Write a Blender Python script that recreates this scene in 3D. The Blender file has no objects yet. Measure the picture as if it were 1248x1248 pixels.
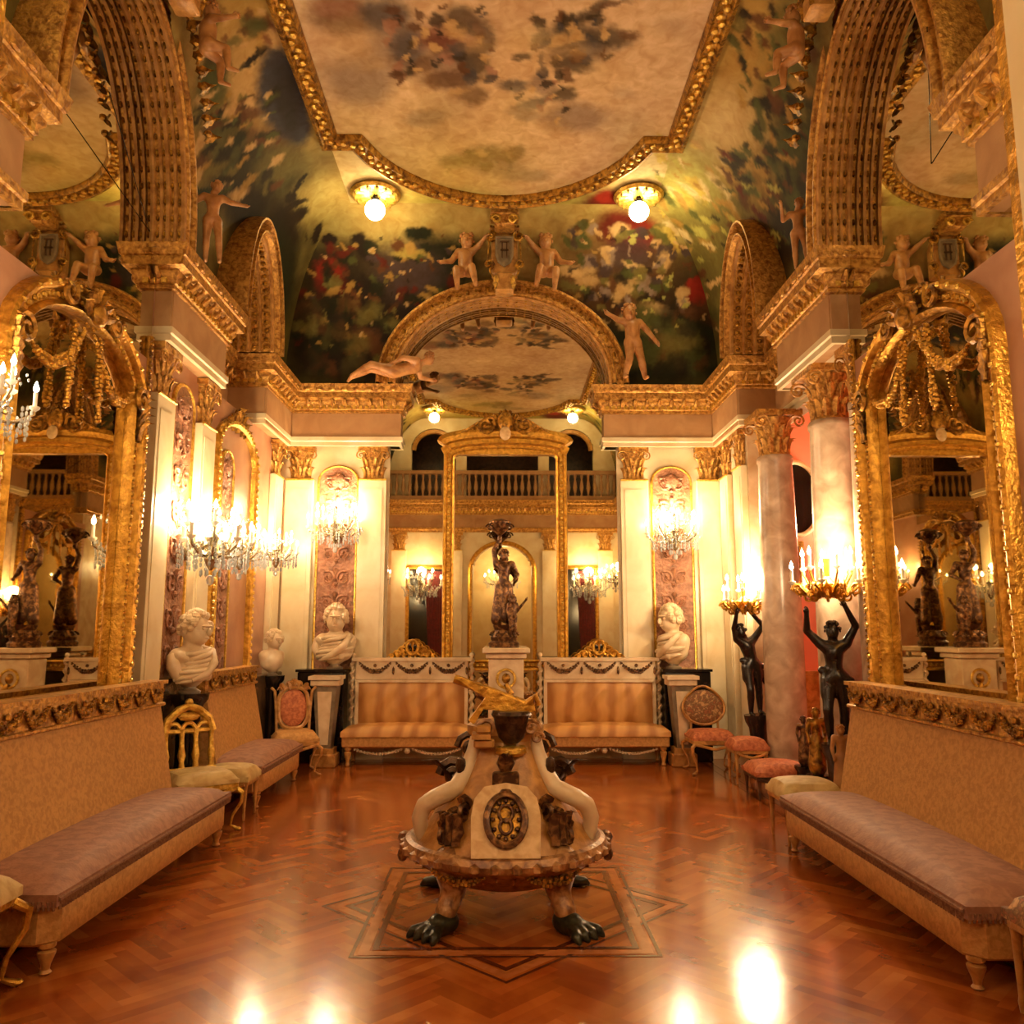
import bpy, math, random
import numpy as np
from mathutils import Vector, Matrix, noise
from math import sin, cos, pi, radians, sqrt, atan2
random.seed(7)
COL = bpy.context.scene.collection
EXPO = 1.15
PAINT = {"flat": [(0.053, 7.036, 0.566, -0.004, 0.009, 0.768, 7, 0.9, 0.5),
(-1.305, 6.119, 3.253, 1.037, -1.113, 4.665, 9, 0.45, 0.8),
(-1.346, 5.985, 5.047, 1.007, 0.075, 6.312, 12, 0.45, 0.8),
(-0.937, 6.4, 4.193, 1.62, -1.252, 2.32, 13, 0.45, 0.8),
(-0.978, 6.097, 4.958, 0.705, 0.054, 4.574, 11, 0.45, 0.8),
(-0.808, 6.499, 5.398, 0.598, 0.053, 4.445, 11, 0.45, 0.8),
(-0.477, 6.345, 4.143, -0.246, 1.303, 5.104, 12, 0.45, 0.8),
(-0.519, 6.445, 5.588, 2.65, -4.973, 5.776, 5, 0.45, 0.8),
(-0.394, 6.248, 10.37, 0.574, 0.125, 10.48, 7, 0.45, 0.8),
(-0.294, 6.153, 5.336, 1.638, -3.071, 6.196, 1, 0.45, 0.8),
(-0.162, 6.341, 4.54, 5.618, -10.28, 4.025, 1, 0.45, 0.8),
(-0.684, 6.707, 3.757, -0.586, 4.767, 9.101, 9, 0.45, 0.8),
(-0.43, 6.758, 5.638, 0.318, 0.045, 3.791, 13, 0.45, 0.8),
(-0.256, 6.648, 5.915, -2.142, 3.163, 3.793, 1, 0.45, 0.8),
(-0.514, 6.904, 4.148, 0.275, 0.104, 8.756, 9, 0.45, 0.8),
(-0.838, 6.774, 11.65, -3.24, 13.71, 17.21, 1, 0.45, 0.8),
(-0.295, 7.112, 6.436, 0.597, -1.027, 8.218, 9, 0.45, 0.8),
(-0.424, 7.066, 13, 0.694, 0.249, 20.98, 7, 0.45, 0.8),
(0.533, 6.285, 4.773, -2.359, 4.059, 4.666, 1, 0.45, 0.8),
(0.716, 6.05, 4.662, -2.943, 10.81, 10.19, 1, 0.45, 0.8),
(0.875, 5.985, 6.714, -1.776, 6.851, 26.89, 9, 0.45, 0.8),
(0.657, 6.502, 3.814, -0.821, 1.586, 5.846, 11, 0.45, 0.8),
(0.851, 6.329, 4.191, -0.249, -0.938, 8.593, 1, 0.45, 0.8),
(1.056, 6.298, 10.25, -1.554, 0.204, 17.14, 9, 0.45, 0.8),
(0.636, 6.67, 5.607, 0.184, -2.512, 10.39, 1, 0.45, 0.8),
(0.47, 6.383, 10.15, -0.683, 0.149, 12.57, 7, 0.45, 0.8),
(0.179, 6.569, 11.54, -0.297, 0.227, 19.12, 1, 0.45, 0.8),
(0.292, 6.336, 10.27, -4.689, 9.072, 10.66, 1, 0.45, 0.8),
(0.09, 6.966, 6.572, -0.085, 0.128, 10.75, 11, 0.45, 0.8),
(0.356, 6.939, 7.165, 2.364, -6.5, 7.805, 13, 0.45, 0.8),
(0.556, 7.09, 9.226, -0.667, 0.11, 9.24, 1, 0.45, 0.8),
(0.29, 7.214, 4.968, -1.336, 7.403, 12.35, 11, 0.45, 0.8),
(0.217, 7.405, 6.809, 0.553, -2.585, 9.541, 13, 0.45, 0.8),
(0.421, 7.468, 12.33, -0.647, 0.18, 15.14, 12, 0.45, 0.8),
(-0.558, 8.241, 8.066, 0.495, 0.094, 7.915, 11, 0.45, 0.8),
(-0.201, 8.144, 3.154, -0.088, 0.892, 5.386, 1, 0.45, 0.8),
(-0.071, 8.347, 3.716, 0.026, 0.073, 6.177, 13, 0.45, 0.8),
(0.105, 8.079, 7.074, -2.433, 8.297, 8.006, 1, 0.45, 0.8),
(0.247, 8.507, 3.648, -0.101, 0.101, 8.513, 13, 0.45, 0.8),
(-0.754, 7.482, 4.749, 0.432, 0.09, 7.568, 13, 0.45, 0.8),
(-1.309, 6.936, 3.313, 0.563, 0.034, 2.901, 13, 0.45, 0.8),
(0.705, 7.464, 3.08, -0.269, 0.045, 3.784, 13, 0.45, 0.8),
(-0.314, 6.866, -5.356, 8.688, -17.81, -5.498, 11, 0.3, 0.85),
(-0.152, 6.577, 19.02, 1.572, -1.87, 15.45, 7, 0.3, 0.85),
(-0.674, 6.104, 5.891, 10.55, -27.71, 6.022, 9, 0.3, 0.85),
(-0.222, 6.343, 7.945, 18.77, -33.75, 6.131, 7, 0.3, 0.85),
(-0.903, 6.026, 16.44, 7.858, -9.02, 13.5, 9, 0.3, 0.85),
(-0.884, 6.16, -10.33, 5.235, -17.34, -16.75, 9, 0.3, 0.85),
(-0.934, 6.872, -1.757, 9.806, -20.78, -4.233, 12, 0.3, 0.85),
(-0.882, 6.143, 13.53, 15.08, -47, 19.38, 1, 0.3, 0.85),
(-0.507, 6.637, -14.18, 5.332, -24.15, -26.85, 1, 0.3, 0.85),
(-0.77, 6.431, -16.11, 5.578, -14.26, -16.94, 7, 0.3, 0.85),
(-0.142, 6.314, 9.507, 7.185, -16.98, 11.45, 11, 0.3, 0.85),
(-0.482, 6.027, -17.84, 9.282, -38.05, -38.3, 9, 0.3, 0.85),
(-0.938, 6.227, -5.068, 8.462, -15.84, -6.793, 12, 0.3, 0.85),
(-0.585, 6.703, 10.03, 13.35, -45.16, 12.82, 1, 0.3, 0.85),
(-0.141, 6.089, -31.42, 10.39, -28.21, -43.91, 11, 0.3, 0.85),
(-0.833, 6.636, 11.64, 18.26, -61.75, 12.57, 1, 0.3, 0.85),
(-0.477, 6.65, 8.284, 8.534, -22.45, 9.31, 12, 0.3, 0.85),
(-0.107, 6.47, 28.44, 11.4, -27.05, 34.17, 9, 0.3, 0.85),
(-0.853, 6.588, -14.71, 9.124, -36.9, -27.98, 7, 0.3, 0.85),
(-0.936, 6.913, -16.91, 5.985, -18.71, -19.22, 9, 0.3, 0.85),
(-0.972, 6.391, -5.851, 8.911, -31.92, -14.07, 12, 0.3, 0.85),
(-0.098, 6.773, 11.42, 10.23, -16.85, 8.351, 12, 0.3, 0.85),
(-0.749, 6.249, -16.33, -0.252, -3.613, -19.75, 9, 0.3, 0.85),
(-0.537, 6.166, 14.18, 4.897, -5.888, 11.47, 1, 0.3, 0.85),
(-0.578, 6.489, 16.01, 8.316, -15.93, 16.46, 7, 0.3, 0.85),
(-0.405, 6.595, -11.41, 5.663, -12.03, -10.93, 1, 0.3, 0.85),
(-0.25, 6.235, -2.963, 11.8, -18.54, -3.166, 1, 0.3, 0.85),
(-0.95, 6.782, -20.96, -0.716, -4.954, -23.61, 1, 0.3, 0.85),
(-0.799, 6.448, 12.6, 15.69, -28.18, 8.978, 1, 0.3, 0.85),
(-0.369, 6.752, 7.431, 9.862, -25.94, 7.824, 9, 0.3, 0.85),
(-0.124, 6.878, -13.8, 3.758, -9.614, -14.57, 11, 0.3, 0.85),
(-0.76, 6.782, -24.98, -1.46, -3.472, -33.45, 7, 0.3, 0.85),
(-0.948, 6.712, -9.435, 6.604, -17.35, -11.81, 12, 0.3, 0.85),
(-0.219, 6.24, 10.85, 11.18, -16.63, 8.126, 9, 0.3, 0.85),
(-0.426, 6.198, 18.17, 8.321, -13.46, 17.26, 7, 0.3, 0.85),
(-0.968, 6.822, -12.36, -1.223, -1.518, -20.22, 9, 0.3, 0.85),
(-0.661, 6.314, 1.156, 13.21, -25.66, -1.38, 7, 0.3, 0.85),
(-0.179, 6.016, -7.18, 18.81, -44.52, -10.78, 1, 0.3, 0.85),
(-0.405, 6.486, -12.49, 3.571, -7.051, -10.33, 11, 0.3, 0.85),
(-0.534, 6.303, -10.55, 19.94, -43.4, -14.79, 1, 0.3, 0.85),
(0.911, 6.562, -17.78, 10.17, -20.98, -19.7, 1, 0.3, 0.85),
(0.615, 6.235, 20.38, 6.056, -25.32, 36.98, 7, 0.3, 0.85),
(0.252, 6.175, 7.173, 9.92, -21.02, 8.578, 1, 0.3, 0.85),
(0.698, 6.402, 8.079, 8.423, -14.63, 7.802, 11, 0.3, 0.85),
(0.588, 6.824, 8.366, 6.531, -12.57, 7.474, 9, 0.3, 0.85),
(0.435, 6.112, -17.31, 14.75, -21.43, -13.41, 9, 0.3, 0.85),
(0.61, 6.181, 0.883, 18.56, -36.91, 4.006, 11, 0.3, 0.85),
(0.364, 6.379, 24.24, 15.3, -37.73, 29.74, 9, 0.3, 0.85),
(0.29, 6.453, 14.95, 9.366, -17.33, 13.5, 9, 0.3, 0.85),
(0.643, 6.568, 11.06, 8.963, -20.99, 12.96, 7, 0.3, 0.85),
(0.493, 6.619, 28.88, -0.968, -1.793, 28.92, 7, 0.3, 0.85),
(0.852, 6.523, 2.707, 15.27, -60.53, 11.94, 9, 0.3, 0.85),
(0.353, 6.604, -2.69, 11.64, -36.84, -2.449, 11, 0.3, 0.85),
(0.728, 6.616, -15.95, 10.81, -19.42, -13.84, 11, 0.3, 0.85),
(0.646, 6.597, -13.7, 5.728, -8.922, -11.89, 9, 0.3, 0.85),
(0.474, 6.1, 2.045, 12.55, -22.07, 3.357, 9, 0.3, 0.85),
(0.487, 6.213, -9.405, 14.48, -26.08, -7.624, 11, 0.3, 0.85),
(0.597, 6.488, -19.27, 2.768, -4.79, -35.36, 1, 0.3, 0.85),
(0.326, 6.812, 20.02, 13.88, -41.18, 26.69, 11, 0.3, 0.85),
(0.773, 6.128, -14.69, 2.401, -1.37, -13.14, 1, 0.3, 0.85),
(0.364, 6.772, -5.191, 9.725, -15.76, -3.188, 11, 0.3, 0.85),
(0.565, 6.209, 17, 4.849, -12.22, 18.78, 7, 0.3, 0.85),
(0.825, 6.291, -2.981, 13.13, -26.81, -0.2, 7, 0.3, 0.85),
(0.364, 6.408, -10.44, 8.353, -21.31, -13.11, 11, 0.3, 0.85),
(0.529, 6.136, 0.633, 11.16, -20.81, 2.132, 1, 0.3, 0.85),
(0.513, 6.809, -3.425, 11.08, -24.91, -1.916, 1, 0.3, 0.85),
(0.473, 6.653, 12.79, 8.568, -21.55, 15.05, 1, 0.3, 0.85),
(0.609, 6.373, -12.68, 7.338, -21.06, -19.61, 7, 0.3, 0.85),
(0.751, 6.158, -14.95, 22.68, -68.88, -18.98, 11, 0.3, 0.85),
(0.626, 6.325, 11.4, 6.5, -13.24, 11.45, 7, 0.3, 0.85),
(0.54, 7.496, -3.373, 16.65, -45.8, -0.671, 7, 0.3, 0.85),
(0.555, 7.206, -26.75, 19.05, -58.37, -32.54, 12, 0.3, 0.85),
(0.181, 7.114, -10.95, 17.58, -39.35, -9.459, 1, 0.3, 0.85),
(0.447, 7.126, -22.72, 12.24, -33.57, -26.63, 12, 0.3, 0.85),
(0.341, 7.271, 4.24, 11.95, -28.94, 5.142, 12, 0.3, 0.85),
(0.073, 7.028, 33.97, 13.62, -46.49, 48.44, 1, 0.3, 0.85),
(0.454, 6.916, -25.16, 7.555, -15.36, -26.39, 12, 0.3, 0.85),
(0.301, 7.028, -29.38, 5.971, -10.74, -26.51, 7, 0.3, 0.85),
(0.524, 7.003, 11.24, 16.53, -54.05, 18.41, 1, 0.3, 0.85),
(0.409, 6.935, -18.4, 8.8, -14.24, -13.64, 1, 0.3, 0.85),
(0.579, 7.329, -27.17, 6.094, -9.408, -22.93, 1, 0.3, 0.85),
(0.479, 7.105, -31.52, 12.43, -27.54, -32.21, 7, 0.3, 0.85),
(-0.407, 8.051, -19.78, 12.11, -47.93, -26.12, 1, 0.3, 0.6),
(0.056, 8.352, -5.229, 7.648, -30.51, -6.309, 11, 0.3, 0.6),
(0.065, 8.108, 10.91, 7.505, -27.52, 13, 7, 0.3, 0.6),
(-0.036, 8.375, 27.49, 11.71, -41.83, 30.15, 11, 0.3, 0.6),
(-0.216, 8.058, 16.42, 2.206, -4.7, 14.29, 7, 0.3, 0.6),
(0.064, 8.142, -2.915, 8.246, -18.34, -2.008, 1, 0.3, 0.6),
(-0.368, 8.062, -34.47, 2.628, -12.84, -35.25, 1, 0.3, 0.6),
(-0.189, 8.335, 15.42, 1.603, -2.687, 10.22, 1, 0.3, 0.6),
(-0.229, 8.284, 17.2, 6.459, -27.01, 23.44, 11, 0.3, 0.6),
(0.31, 8.105, -26.24, 12.54, -52.45, -36.49, 7, 0.3, 0.6),
(-0.1, 8.261, 28.64, 13.01, -33.95, 23.65, 11, 0.3, 0.6),
(-0.601, 8.396, -1.925, 16.52, -41.5, -4.3, 1, 0.3, 0.6),
(0.087, 8.048, 6.863, 0.113, -0.565, 7.951, 7, 0.9, 0.35),
(-1.164, 6.701, 8.114, 0.357, 3.542, 14.42, 7, 0.9, 0.35),
(-0.61, 7.269, 4.27, 1.479, -3.716, 5.217, 14, 0.9, 0.35),
(-0.255, 6.389, 6.952, -1.08, 3.314, 8.593, 7, 0.9, 0.35),
(-1.433, 6.794, 4.568, 0.545, 0.597, 3.634, 13, 0.9, 0.35),
(1.249, 7.675, 5.242, -0.58, -0.348, 3.643, 14, 0.9, 0.35),
(-1.298, 8.142, 4.669, -0.426, 3.011, 4.46, 7, 0.9, 0.35),
(-0.693, 7.755, 6.365, -0.991, 5.1, 7.871, 13, 0.9, 0.35),
(-1.285, 6.447, 4.918, 1.003, -0.16, 3.87, 7, 0.9, 0.35),
(1.419, 6.21, 7.556, -1.864, 0.763, 8.436, 13, 0.9, 0.35),
(-1.527, 7.516, 5.932, 0.658, 0.943, 4.667, 14, 0.9, 0.35),
(0.507, 7.615, 5.723, 1.189, -5.863, 8.383, 7, 0.9, 0.35),
(-0.544, 8.483, 6.509, 1.311, -2.762, 5.713, 7, 0.9, 0.35),
(0.625, 6.503, 8.924, -2.621, 4.442, 9.827, 7, 0.9, 0.35),
(1.15, 7.069, 8.02, -0.757, -1.615, 13.92, 13, 0.9, 0.35),
(0.085, 8.367, 3.985, -0.996, 3.095, 3.873, 13, 0.9, 0.35),
(-0.523, 7.326, 3.985, -0.41, 1.421, 3.326, 13, 0.9, 0.35),
(1.243, 7.696, 3.934, -0.86, 0.575, 2.687, 13, 0.9, 0.35),
(-1.174, 8.222, 5.124, 0.965, -0.8, 4.533, 13, 0.9, 0.35),
(0.914, 6.756, 5.743, -2.145, 2.543, 4.217, 7, 0.9, 0.35),
(0.217, 6.368, 6.084, -0.28, 0.376, 9.391, 14, 0.9, 0.35),
(0.383, 6.556, 5.189, -1.921, 4.283, 6.157, 7, 0.9, 0.35),
(0.179, 7.281, 4.764, 0.356, -1.091, 4.627, 14, 0.9, 0.35),
(1.366, 8.49, 3.235, -0.639, 0.42, 2.357, 14, 0.9, 0.35),
(-0.166, 8.624, 5.911, -1.184, 6.717, 8.934, 14, 0.9, 0.35),
(-1.572, 8.05, 5.664, 0.161, 2.221, 5.127, 14, 0.9, 0.35),
(-1.709, 8.544, 3.272, 0.466, 0.563, 3.802, 13, 0.9, 0.35),
(0.068, 6.372, 5.624, 0.308, -1.135, 9.582, 7, 0.9, 0.35),
(-0.192, 6.204, 5.394, 1.859, -4.102, 6.804, 13, 0.9, 0.35),
(-1.271, 8.962, 0.698, 0.091, 0.009, 0.776, 8, 0.8, 0.7),
(-1.671, 8.53, 1.829, 0.329, 0.018, 1.49, 0, 0.8, 0.8),
(-0.515, 9.137, 1.711, 0.088, 0.032, 3.086, 16, 0.8, 0.8),
(0.849, 9.122, 2.561, -0.223, 0.029, 2.691, 16, 0.8, 0.7),
(1.797, 8.245, 1.674, -0.782, 1.256, 1.177, 14, 0.7, 0.8),
(1.288, 9.117, 2.56, -0.337, 0.033, 2.97, 5, 0.4, 1),
(1.197, 8.932, 7.455, -0.931, 0.081, 6.789, 6, 0.4, 1),
(1.687, 8.158, 5.429, 5.807, -39.99, 17.72, 8, 0.4, 0.9),
(1.804, 8.083, 3.455, 2.536, -24.19, 13.11, 16, 0.4, 0.9),
(1.841, 8.288, 5.563, 2.292, -23.72, 17.6, 16, 0.4, 0.9),
(1.778, 8.567, 4.792, 2.629, -30.12, 17.68, 3, 0.4, 0.9),
(1.686, 7.846, 12.1, 2.874, -25.61, 25.49, 3, 0.4, 0.9),
(1.653, 8.059, 5.849, 2.018, -18.38, 14.81, 8, 0.4, 0.9),
(1.77, 8.478, 3.753, 4.387, -34.08, 13.99, 14, 0.4, 0.9),
(1.748, 8.546, 11.68, 2.766, -23.05, 20.38, 16, 0.4, 0.9),
(1.625, 7.807, 6.559, 5.326, -32.83, 17.62, 8, 0.4, 0.9)],
"back": [(-1.69, 0.574, 0.803, -0.004, 0.005, -1.605, 1, 0.4, 1),
(-1.876, 1.24, 1.22, -0.067, 0.013, -2.57, 1, 0.5, 0.9),
(-0.745, 1.346, 1.954, -0.046, 0.014, -2.59, 2, 0.4, 1),
(-1.158, 1.243, 2.437, -0.082, 0.014, -2.931, 10, 0.5, 0.9),
(1.85, 0.628, 0.797, 0.012, 0.005, -1.488, 2, 0.4, 1),
(1.31, 1.256, 1.077, 0.046, 0.01, -2.036, 9, 0.5, 0.8),
(-2.184, 1.219, 5.424, -0.341, 0.031, -6.478, 6, 0.4, 0.9),
(-2.173, 1.068, 5.401, -0.271, 0.034, -7.782, 5, 0.5, 0.9),
(-2.14, 1.646, 9.92, -0.925, 0.07, -10.54, 1, 0.2, 1),
(-1.807, 1.648, 9.013, -0.709, 0.047, -7.015, 1, 0.3, 1),
(-1.697, 1.499, 6.582, -3.953, -4.065, -6.344, 1, 0.3, 1),
(-1.286, 1.581, 10.97, -0.578, 0.079, -12.51, 9, 0.3, 1),
(-1.036, 1.74, 5.521, -0.262, 0.071, -9.886, 2, 0.3, 1),
(-1.149, 1.47, 4.466, -0.19, 0.089, -15.49, 8, 0.4, 0.6),
(1.531, 1.826, 2.336, -0.452, -1.284, -2.772, 5, 0.4, 1),
(1.738, 1.76, 4.493, 0.379, 0.032, -4.313, 6, 0.5, 0.6),
(1.608, 1.464, 3.253, 0.205, 0.024, -4.221, 10, 0.5, 0.8),
(2.473, 1.015, 5.919, -0.861, -0.954, -6.426, 6, 0.25, 1),
(2.455, 0.715, 7.967, 0.216, 0.027, -7.339, 1, 0.25, 1),
(2.375, 0.505, 18.82, -4.075, -0.675, -4.957, 1, 0.2, 1),
(2.563, 0.506, 18.66, 5.142, 0.92, -5.359, 1, 0.2, 1),
(0.898, 1.254, 3.733, 0.11, 0.072, -14.56, 7, 0.4, 0.8),
(1.057, 1.11, 6.901, 0.199, 0.06, -13.39, 7, 0.4, 0.8),
(1.577, 1.066, 3.707, 0.147, 0.03, -6.781, 4, 0.5, 0.8),
(1.627, 1.113, 5.934, 1.42, 3.446, -20.92, 7, 0.4, 0.8),
(1.95, 0.817, 5.248, -0.957, -2.315, -16.3, 7, 0.5, 0.7),
(2.061, 0.463, 3.185, 0.007, 0.018, -5.51, 4, 0.5, 0.8),
(-2.192, 0.658, -8.285, -10.09, -15.79, 19.72, 2, 0.35, 0.9),
(-1.475, 0.616, 9.561, -4.29, -6.044, -21.3, 3, 0.35, 0.9),
(-2.066, 0.723, 11.81, -11.57, -10.95, -16.81, 10, 0.35, 0.9),
(-2.237, 0.683, 12.86, -4.105, -4.67, -23.7, 15, 0.35, 0.9),
(-1.527, 0.396, 3.411, -15.94, -24.33, -8.414, 9, 0.35, 0.9),
(-1.928, 0.968, 8.428, -2.95, -5.198, -22.3, 9, 0.35, 0.9),
(-2.214, 1.271, -2.107, -11.14, -16.07, 4.413, 2, 0.35, 0.9),
(-1.618, 0.477, -14.07, -20.38, -18.48, 20.32, 2, 0.35, 0.9),
(-1.827, 0.399, 10.34, -8.781, -8.243, -15.6, 5, 0.35, 0.9),
(-1.209, 1.388, -21.33, -10.72, -22.22, 40.38, 2, 0.35, 0.9),
(-1.05, 0.593, -6.995, -23.15, -23.31, 11.12, 10, 0.35, 0.9),
(-0.637, 0.725, -5.215, -8.074, -7.551, 7.311, 3, 0.35, 0.9),
(-2.201, 1.092, 3.841, -9.581, -18.91, -8.487, 3, 0.35, 0.9),
(-1.621, 1.547, 6.161, -5.803, -6.677, -5.802, 2, 0.35, 0.9),
(-1.821, 1.07, 22.11, -11.87, -12.74, -32.05, 5, 0.35, 0.9),
(-1.978, 1.376, -7.278, -6.32, -11.27, 12.58, 2, 0.35, 0.9),
(-1.883, 1.341, -12.42, -11.73, -14.71, 15.75, 3, 0.35, 0.9),
(-1.925, 0.46, -3.506, -18.6, -23.18, 7.034, 1, 0.35, 0.9),
(-2.061, 0.608, 6.272, -6.501, -11.98, -17.93, 3, 0.35, 0.9),
(-2.25, 0.464, -2.105, -16.1, -15.55, 3.289, 4, 0.35, 0.9),
(-0.921, 1.552, 13.82, -4.2, -5.209, -15.96, 2, 0.35, 0.9),
(-1.456, 0.337, -19.08, -16.67, -15.74, 29.29, 3, 0.35, 0.9),
(-0.599, 0.948, 16.59, -3.406, -4.45, -31.57, 3, 0.35, 0.9),
(-0.879, 0.912, -10.88, -1.623, -4.313, 35.32, 10, 0.35, 0.9),
(-1.719, 0.759, 3.163, -10.86, -10.51, -4.28, 1, 0.35, 0.9),
(-1.123, 0.504, 10.21, -10.3, -10.14, -15.95, 15, 0.35, 0.9),
(-0.549, 0.571, -13.18, -4.493, -4.344, 19.64, 10, 0.35, 0.9),
(-0.877, 1.442, 10.38, -14.21, -26.03, -17.06, 15, 0.35, 0.9),
(-1.635, 1.144, 3.932, -16.88, -21.32, -4.982, 3, 0.35, 0.9),
(-2.462, 0.645, -7.158, -7.749, -17.3, 24.29, 15, 0.35, 0.9),
(-2.585, 0.481, -16.19, -7.7, -7.031, 23.26, 5, 0.35, 0.9),
(-0.713, 0.361, 14.87, -8.554, -18.31, -51.58, 10, 0.35, 0.9),
(-2.349, 0.685, -17.09, -13.75, -21.62, 39.85, 4, 0.35, 0.9),
(-0.599, 0.634, 10.51, -6.751, -13.47, -32.53, 3, 0.35, 0.9),
(-1.994, 0.393, 12.69, -5.454, -6.641, -24.74, 5, 0.35, 0.9),
(-1.43, 1.176, -16.32, -1.275, -2.833, 27.24, 15, 0.35, 0.9),
(-1.134, 1.546, 11.49, -5.152, -6.527, -13.12, 15, 0.35, 0.9),
(-2.117, 1.115, 7.486, -7.753, -8.373, -9.933, 4, 0.35, 0.9),
(-1.866, 1.52, 13.83, -2.55, -3.103, -24.48, 5, 0.35, 0.9),
(-0.742, 0.792, 18.36, -7.523, -12.03, -43.99, 15, 0.35, 0.9),
(-2.277, 0.363, -15.03, -0.888, -1.593, 48.65, 5, 0.35, 0.9),
(-1.317, 1.407, 16.97, -3.686, -4.553, -25.98, 2, 0.35, 0.9),
(-1.89, 0.879, -16.26, -10.95, -14.74, 29.58, 4, 0.35, 0.9),
(-1.067, 1.381, -4.586, -21.68, -26.41, 6.517, 2, 0.35, 0.9),
(-2.052, 0.534, -15.71, -1.957, -2.211, 26.02, 9, 0.35, 0.9),
(-2.072, 1.306, 16.5, -18.04, -21, -20.04, 9, 0.35, 0.9),
(-0.724, 0.478, -2.457, -10.58, -12.4, 4.63, 1, 0.35, 0.9),
(-2.358, 0.924, -13.48, -4.472, -5.977, 21.8, 5, 0.35, 0.9),
(-2.556, 0.979, -5.446, -10.1, -15.68, 11.74, 5, 0.35, 0.9),
(-0.644, 1.392, -5.759, -15.55, -41.39, 15.83, 3, 0.35, 0.9),
(-1.988, 0.841, 9.863, -1.857, -1.975, -18.08, 3, 0.35, 0.9),
(-2.046, 0.989, -10.18, -1.193, -2.803, 22.68, 5, 0.35, 0.9),
(-1.048, 0.856, 14.32, -23.29, -22.86, -19.67, 5, 0.35, 0.9),
(-0.661, 1.111, 3.884, -10.86, -14.19, -5.967, 5, 0.35, 0.9),
(-2.447, 0.962, 13.7, -5.139, -5.53, -22.6, 15, 0.35, 0.9),
(-1.604, 0.648, 16.14, -12.34, -16.41, -33.22, 2, 0.35, 0.9),
(-2.061, 0.879, -18.03, -5.458, -8.061, 33.33, 4, 0.35, 0.9),
(-1.753, 0.534, -1.749, -12.8, -12.62, 2.813, 9, 0.35, 0.9),
(-1.741, 0.463, -6.151, -20.41, -25.52, 12.33, 5, 0.35, 0.9),
(-0.629, 1.384, -4.185, -9.649, -12.76, 5.682, 2, 0.35, 0.9),
(-2.033, 0.566, 8.412, -3.317, -5.746, -23.37, 15, 0.35, 0.9),
(-1.018, 1.407, 12.62, -7.833, -9.114, -14.64, 3, 0.35, 0.9),
(-1.923, 0.288, 8.523, -15.97, -21.93, -19.14, 3, 0.35, 0.9),
(-0.665, 0.531, 10.38, -18.02, -16.96, -15.39, 15, 0.35, 0.9),
(-2.109, 1.51, 12.77, -5.049, -6.441, -17.28, 9, 0.35, 0.9),
(-1.941, 1.044, -4.663, -10.11, -23.37, 14.57, 15, 0.35, 0.9),
(-2.379, 0.824, 9.058, -3.912, -7.534, -27.06, 15, 0.35, 0.9),
(-1.48, 0.318, 3.104, -19.46, -26.12, -6.906, 4, 0.35, 0.9),
(-2.344, 0.682, -7.585, -3.489, -6.65, 20.89, 4, 0.35, 0.9),
(-1.504, 1.346, 4.902, -8.258, -20.93, -11.84, 5, 0.35, 0.9),
(-0.967, 0.712, 6.577, -11.54, -19.07, -16.16, 10, 0.35, 0.9),
(-1.647, 0.565, -11.01, -14.29, -16.87, 20.33, 10, 0.35, 0.9),
(-0.651, 0.556, -3.678, -15.02, -20.19, 7.86, 4, 0.35, 0.9),
(-2.427, 0.936, 16.62, -9.329, -10.58, -27.49, 10, 0.35, 0.9),
(-2.006, 0.417, -9.948, -9.126, -10.35, 18.12, 1, 0.35, 0.9),
(-2.149, 1.515, -1.492, -10.54, -17.36, 3.611, 5, 0.35, 0.9),
(-0.81, 0.382, -5.102, -14.03, -21.85, 12.85, 2, 0.35, 0.9),
(-1.524, 1.134, 15.17, -3.639, -4.895, -29.83, 10, 0.35, 0.9),
(-0.636, 1.51, 10.92, -13.19, -22.5, -15.71, 10, 0.35, 0.9),
(-1.246, 0.973, 5.006, -8.697, -9.141, -6.861, 5, 0.35, 0.9),
(-1.575, 0.62, 4.754, -10.68, -12.43, -8.413, 1, 0.35, 0.9),
(-2.62, 0.524, 10.67, -7.355, -7.465, -17.22, 2, 0.35, 0.9),
(-1.605, 1.375, 11.73, -2.231, -3.332, -25.03, 10, 0.35, 0.9),
(-0.902, 0.693, -14.56, -8.854, -13.08, 31.99, 4, 0.35, 0.9),
(-2.175, 1.209, -3.754, -7.981, -19.98, 11.69, 2, 0.35, 0.9),
(-1.091, 1.034, 3.124, -16.74, -21.66, -4.607, 5, 0.35, 0.9),
(-0.771, 0.839, -7.635, -7.278, -17.62, 26.21, 15, 0.35, 0.9),
(-1.017, 1.397, 23.44, -4.97, -6.813, -37.97, 5, 0.35, 0.9),
(-1.987, 1.439, -12.02, -2.93, -5.208, 15.34, 5, 0.35, 0.9),
(-1.138, 0.459, -9.356, -6.793, -7.823, 17.18, 1, 0.35, 0.9),
(-1.581, 0.323, -5.8, -14.51, -15.51, 9.985, 4, 0.35, 0.9),
(-2.411, 1.229, 13.38, -5.538, -12.16, -39.27, 15, 0.35, 0.9),
(-0.811, 1.011, 17.32, -3.912, -4.006, -25.45, 3, 0.35, 0.9),
(-2.162, 0.992, -9.629, -3.387, -5.629, 18.74, 15, 0.35, 0.9),
(-1.517, 1.259, -15.64, -1.307, -2.762, 22.58, 9, 0.35, 0.9),
(-0.72, 0.528, -6.42, -7.477, -10.32, 13.99, 5, 0.35, 0.9),
(-1.416, 0.615, -11.39, -15.78, -15.5, 17.3, 1, 0.35, 0.9),
(-0.875, 1.044, 9.681, -7.693, -16.42, -26.82, 15, 0.35, 0.9),
(-1.981, 1.542, 8.126, -16.43, -40.19, -13.66, 15, 0.35, 0.9),
(-1.165, 0.916, -9.587, -1.665, -2.014, 13.99, 2, 0.35, 0.9),
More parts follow.
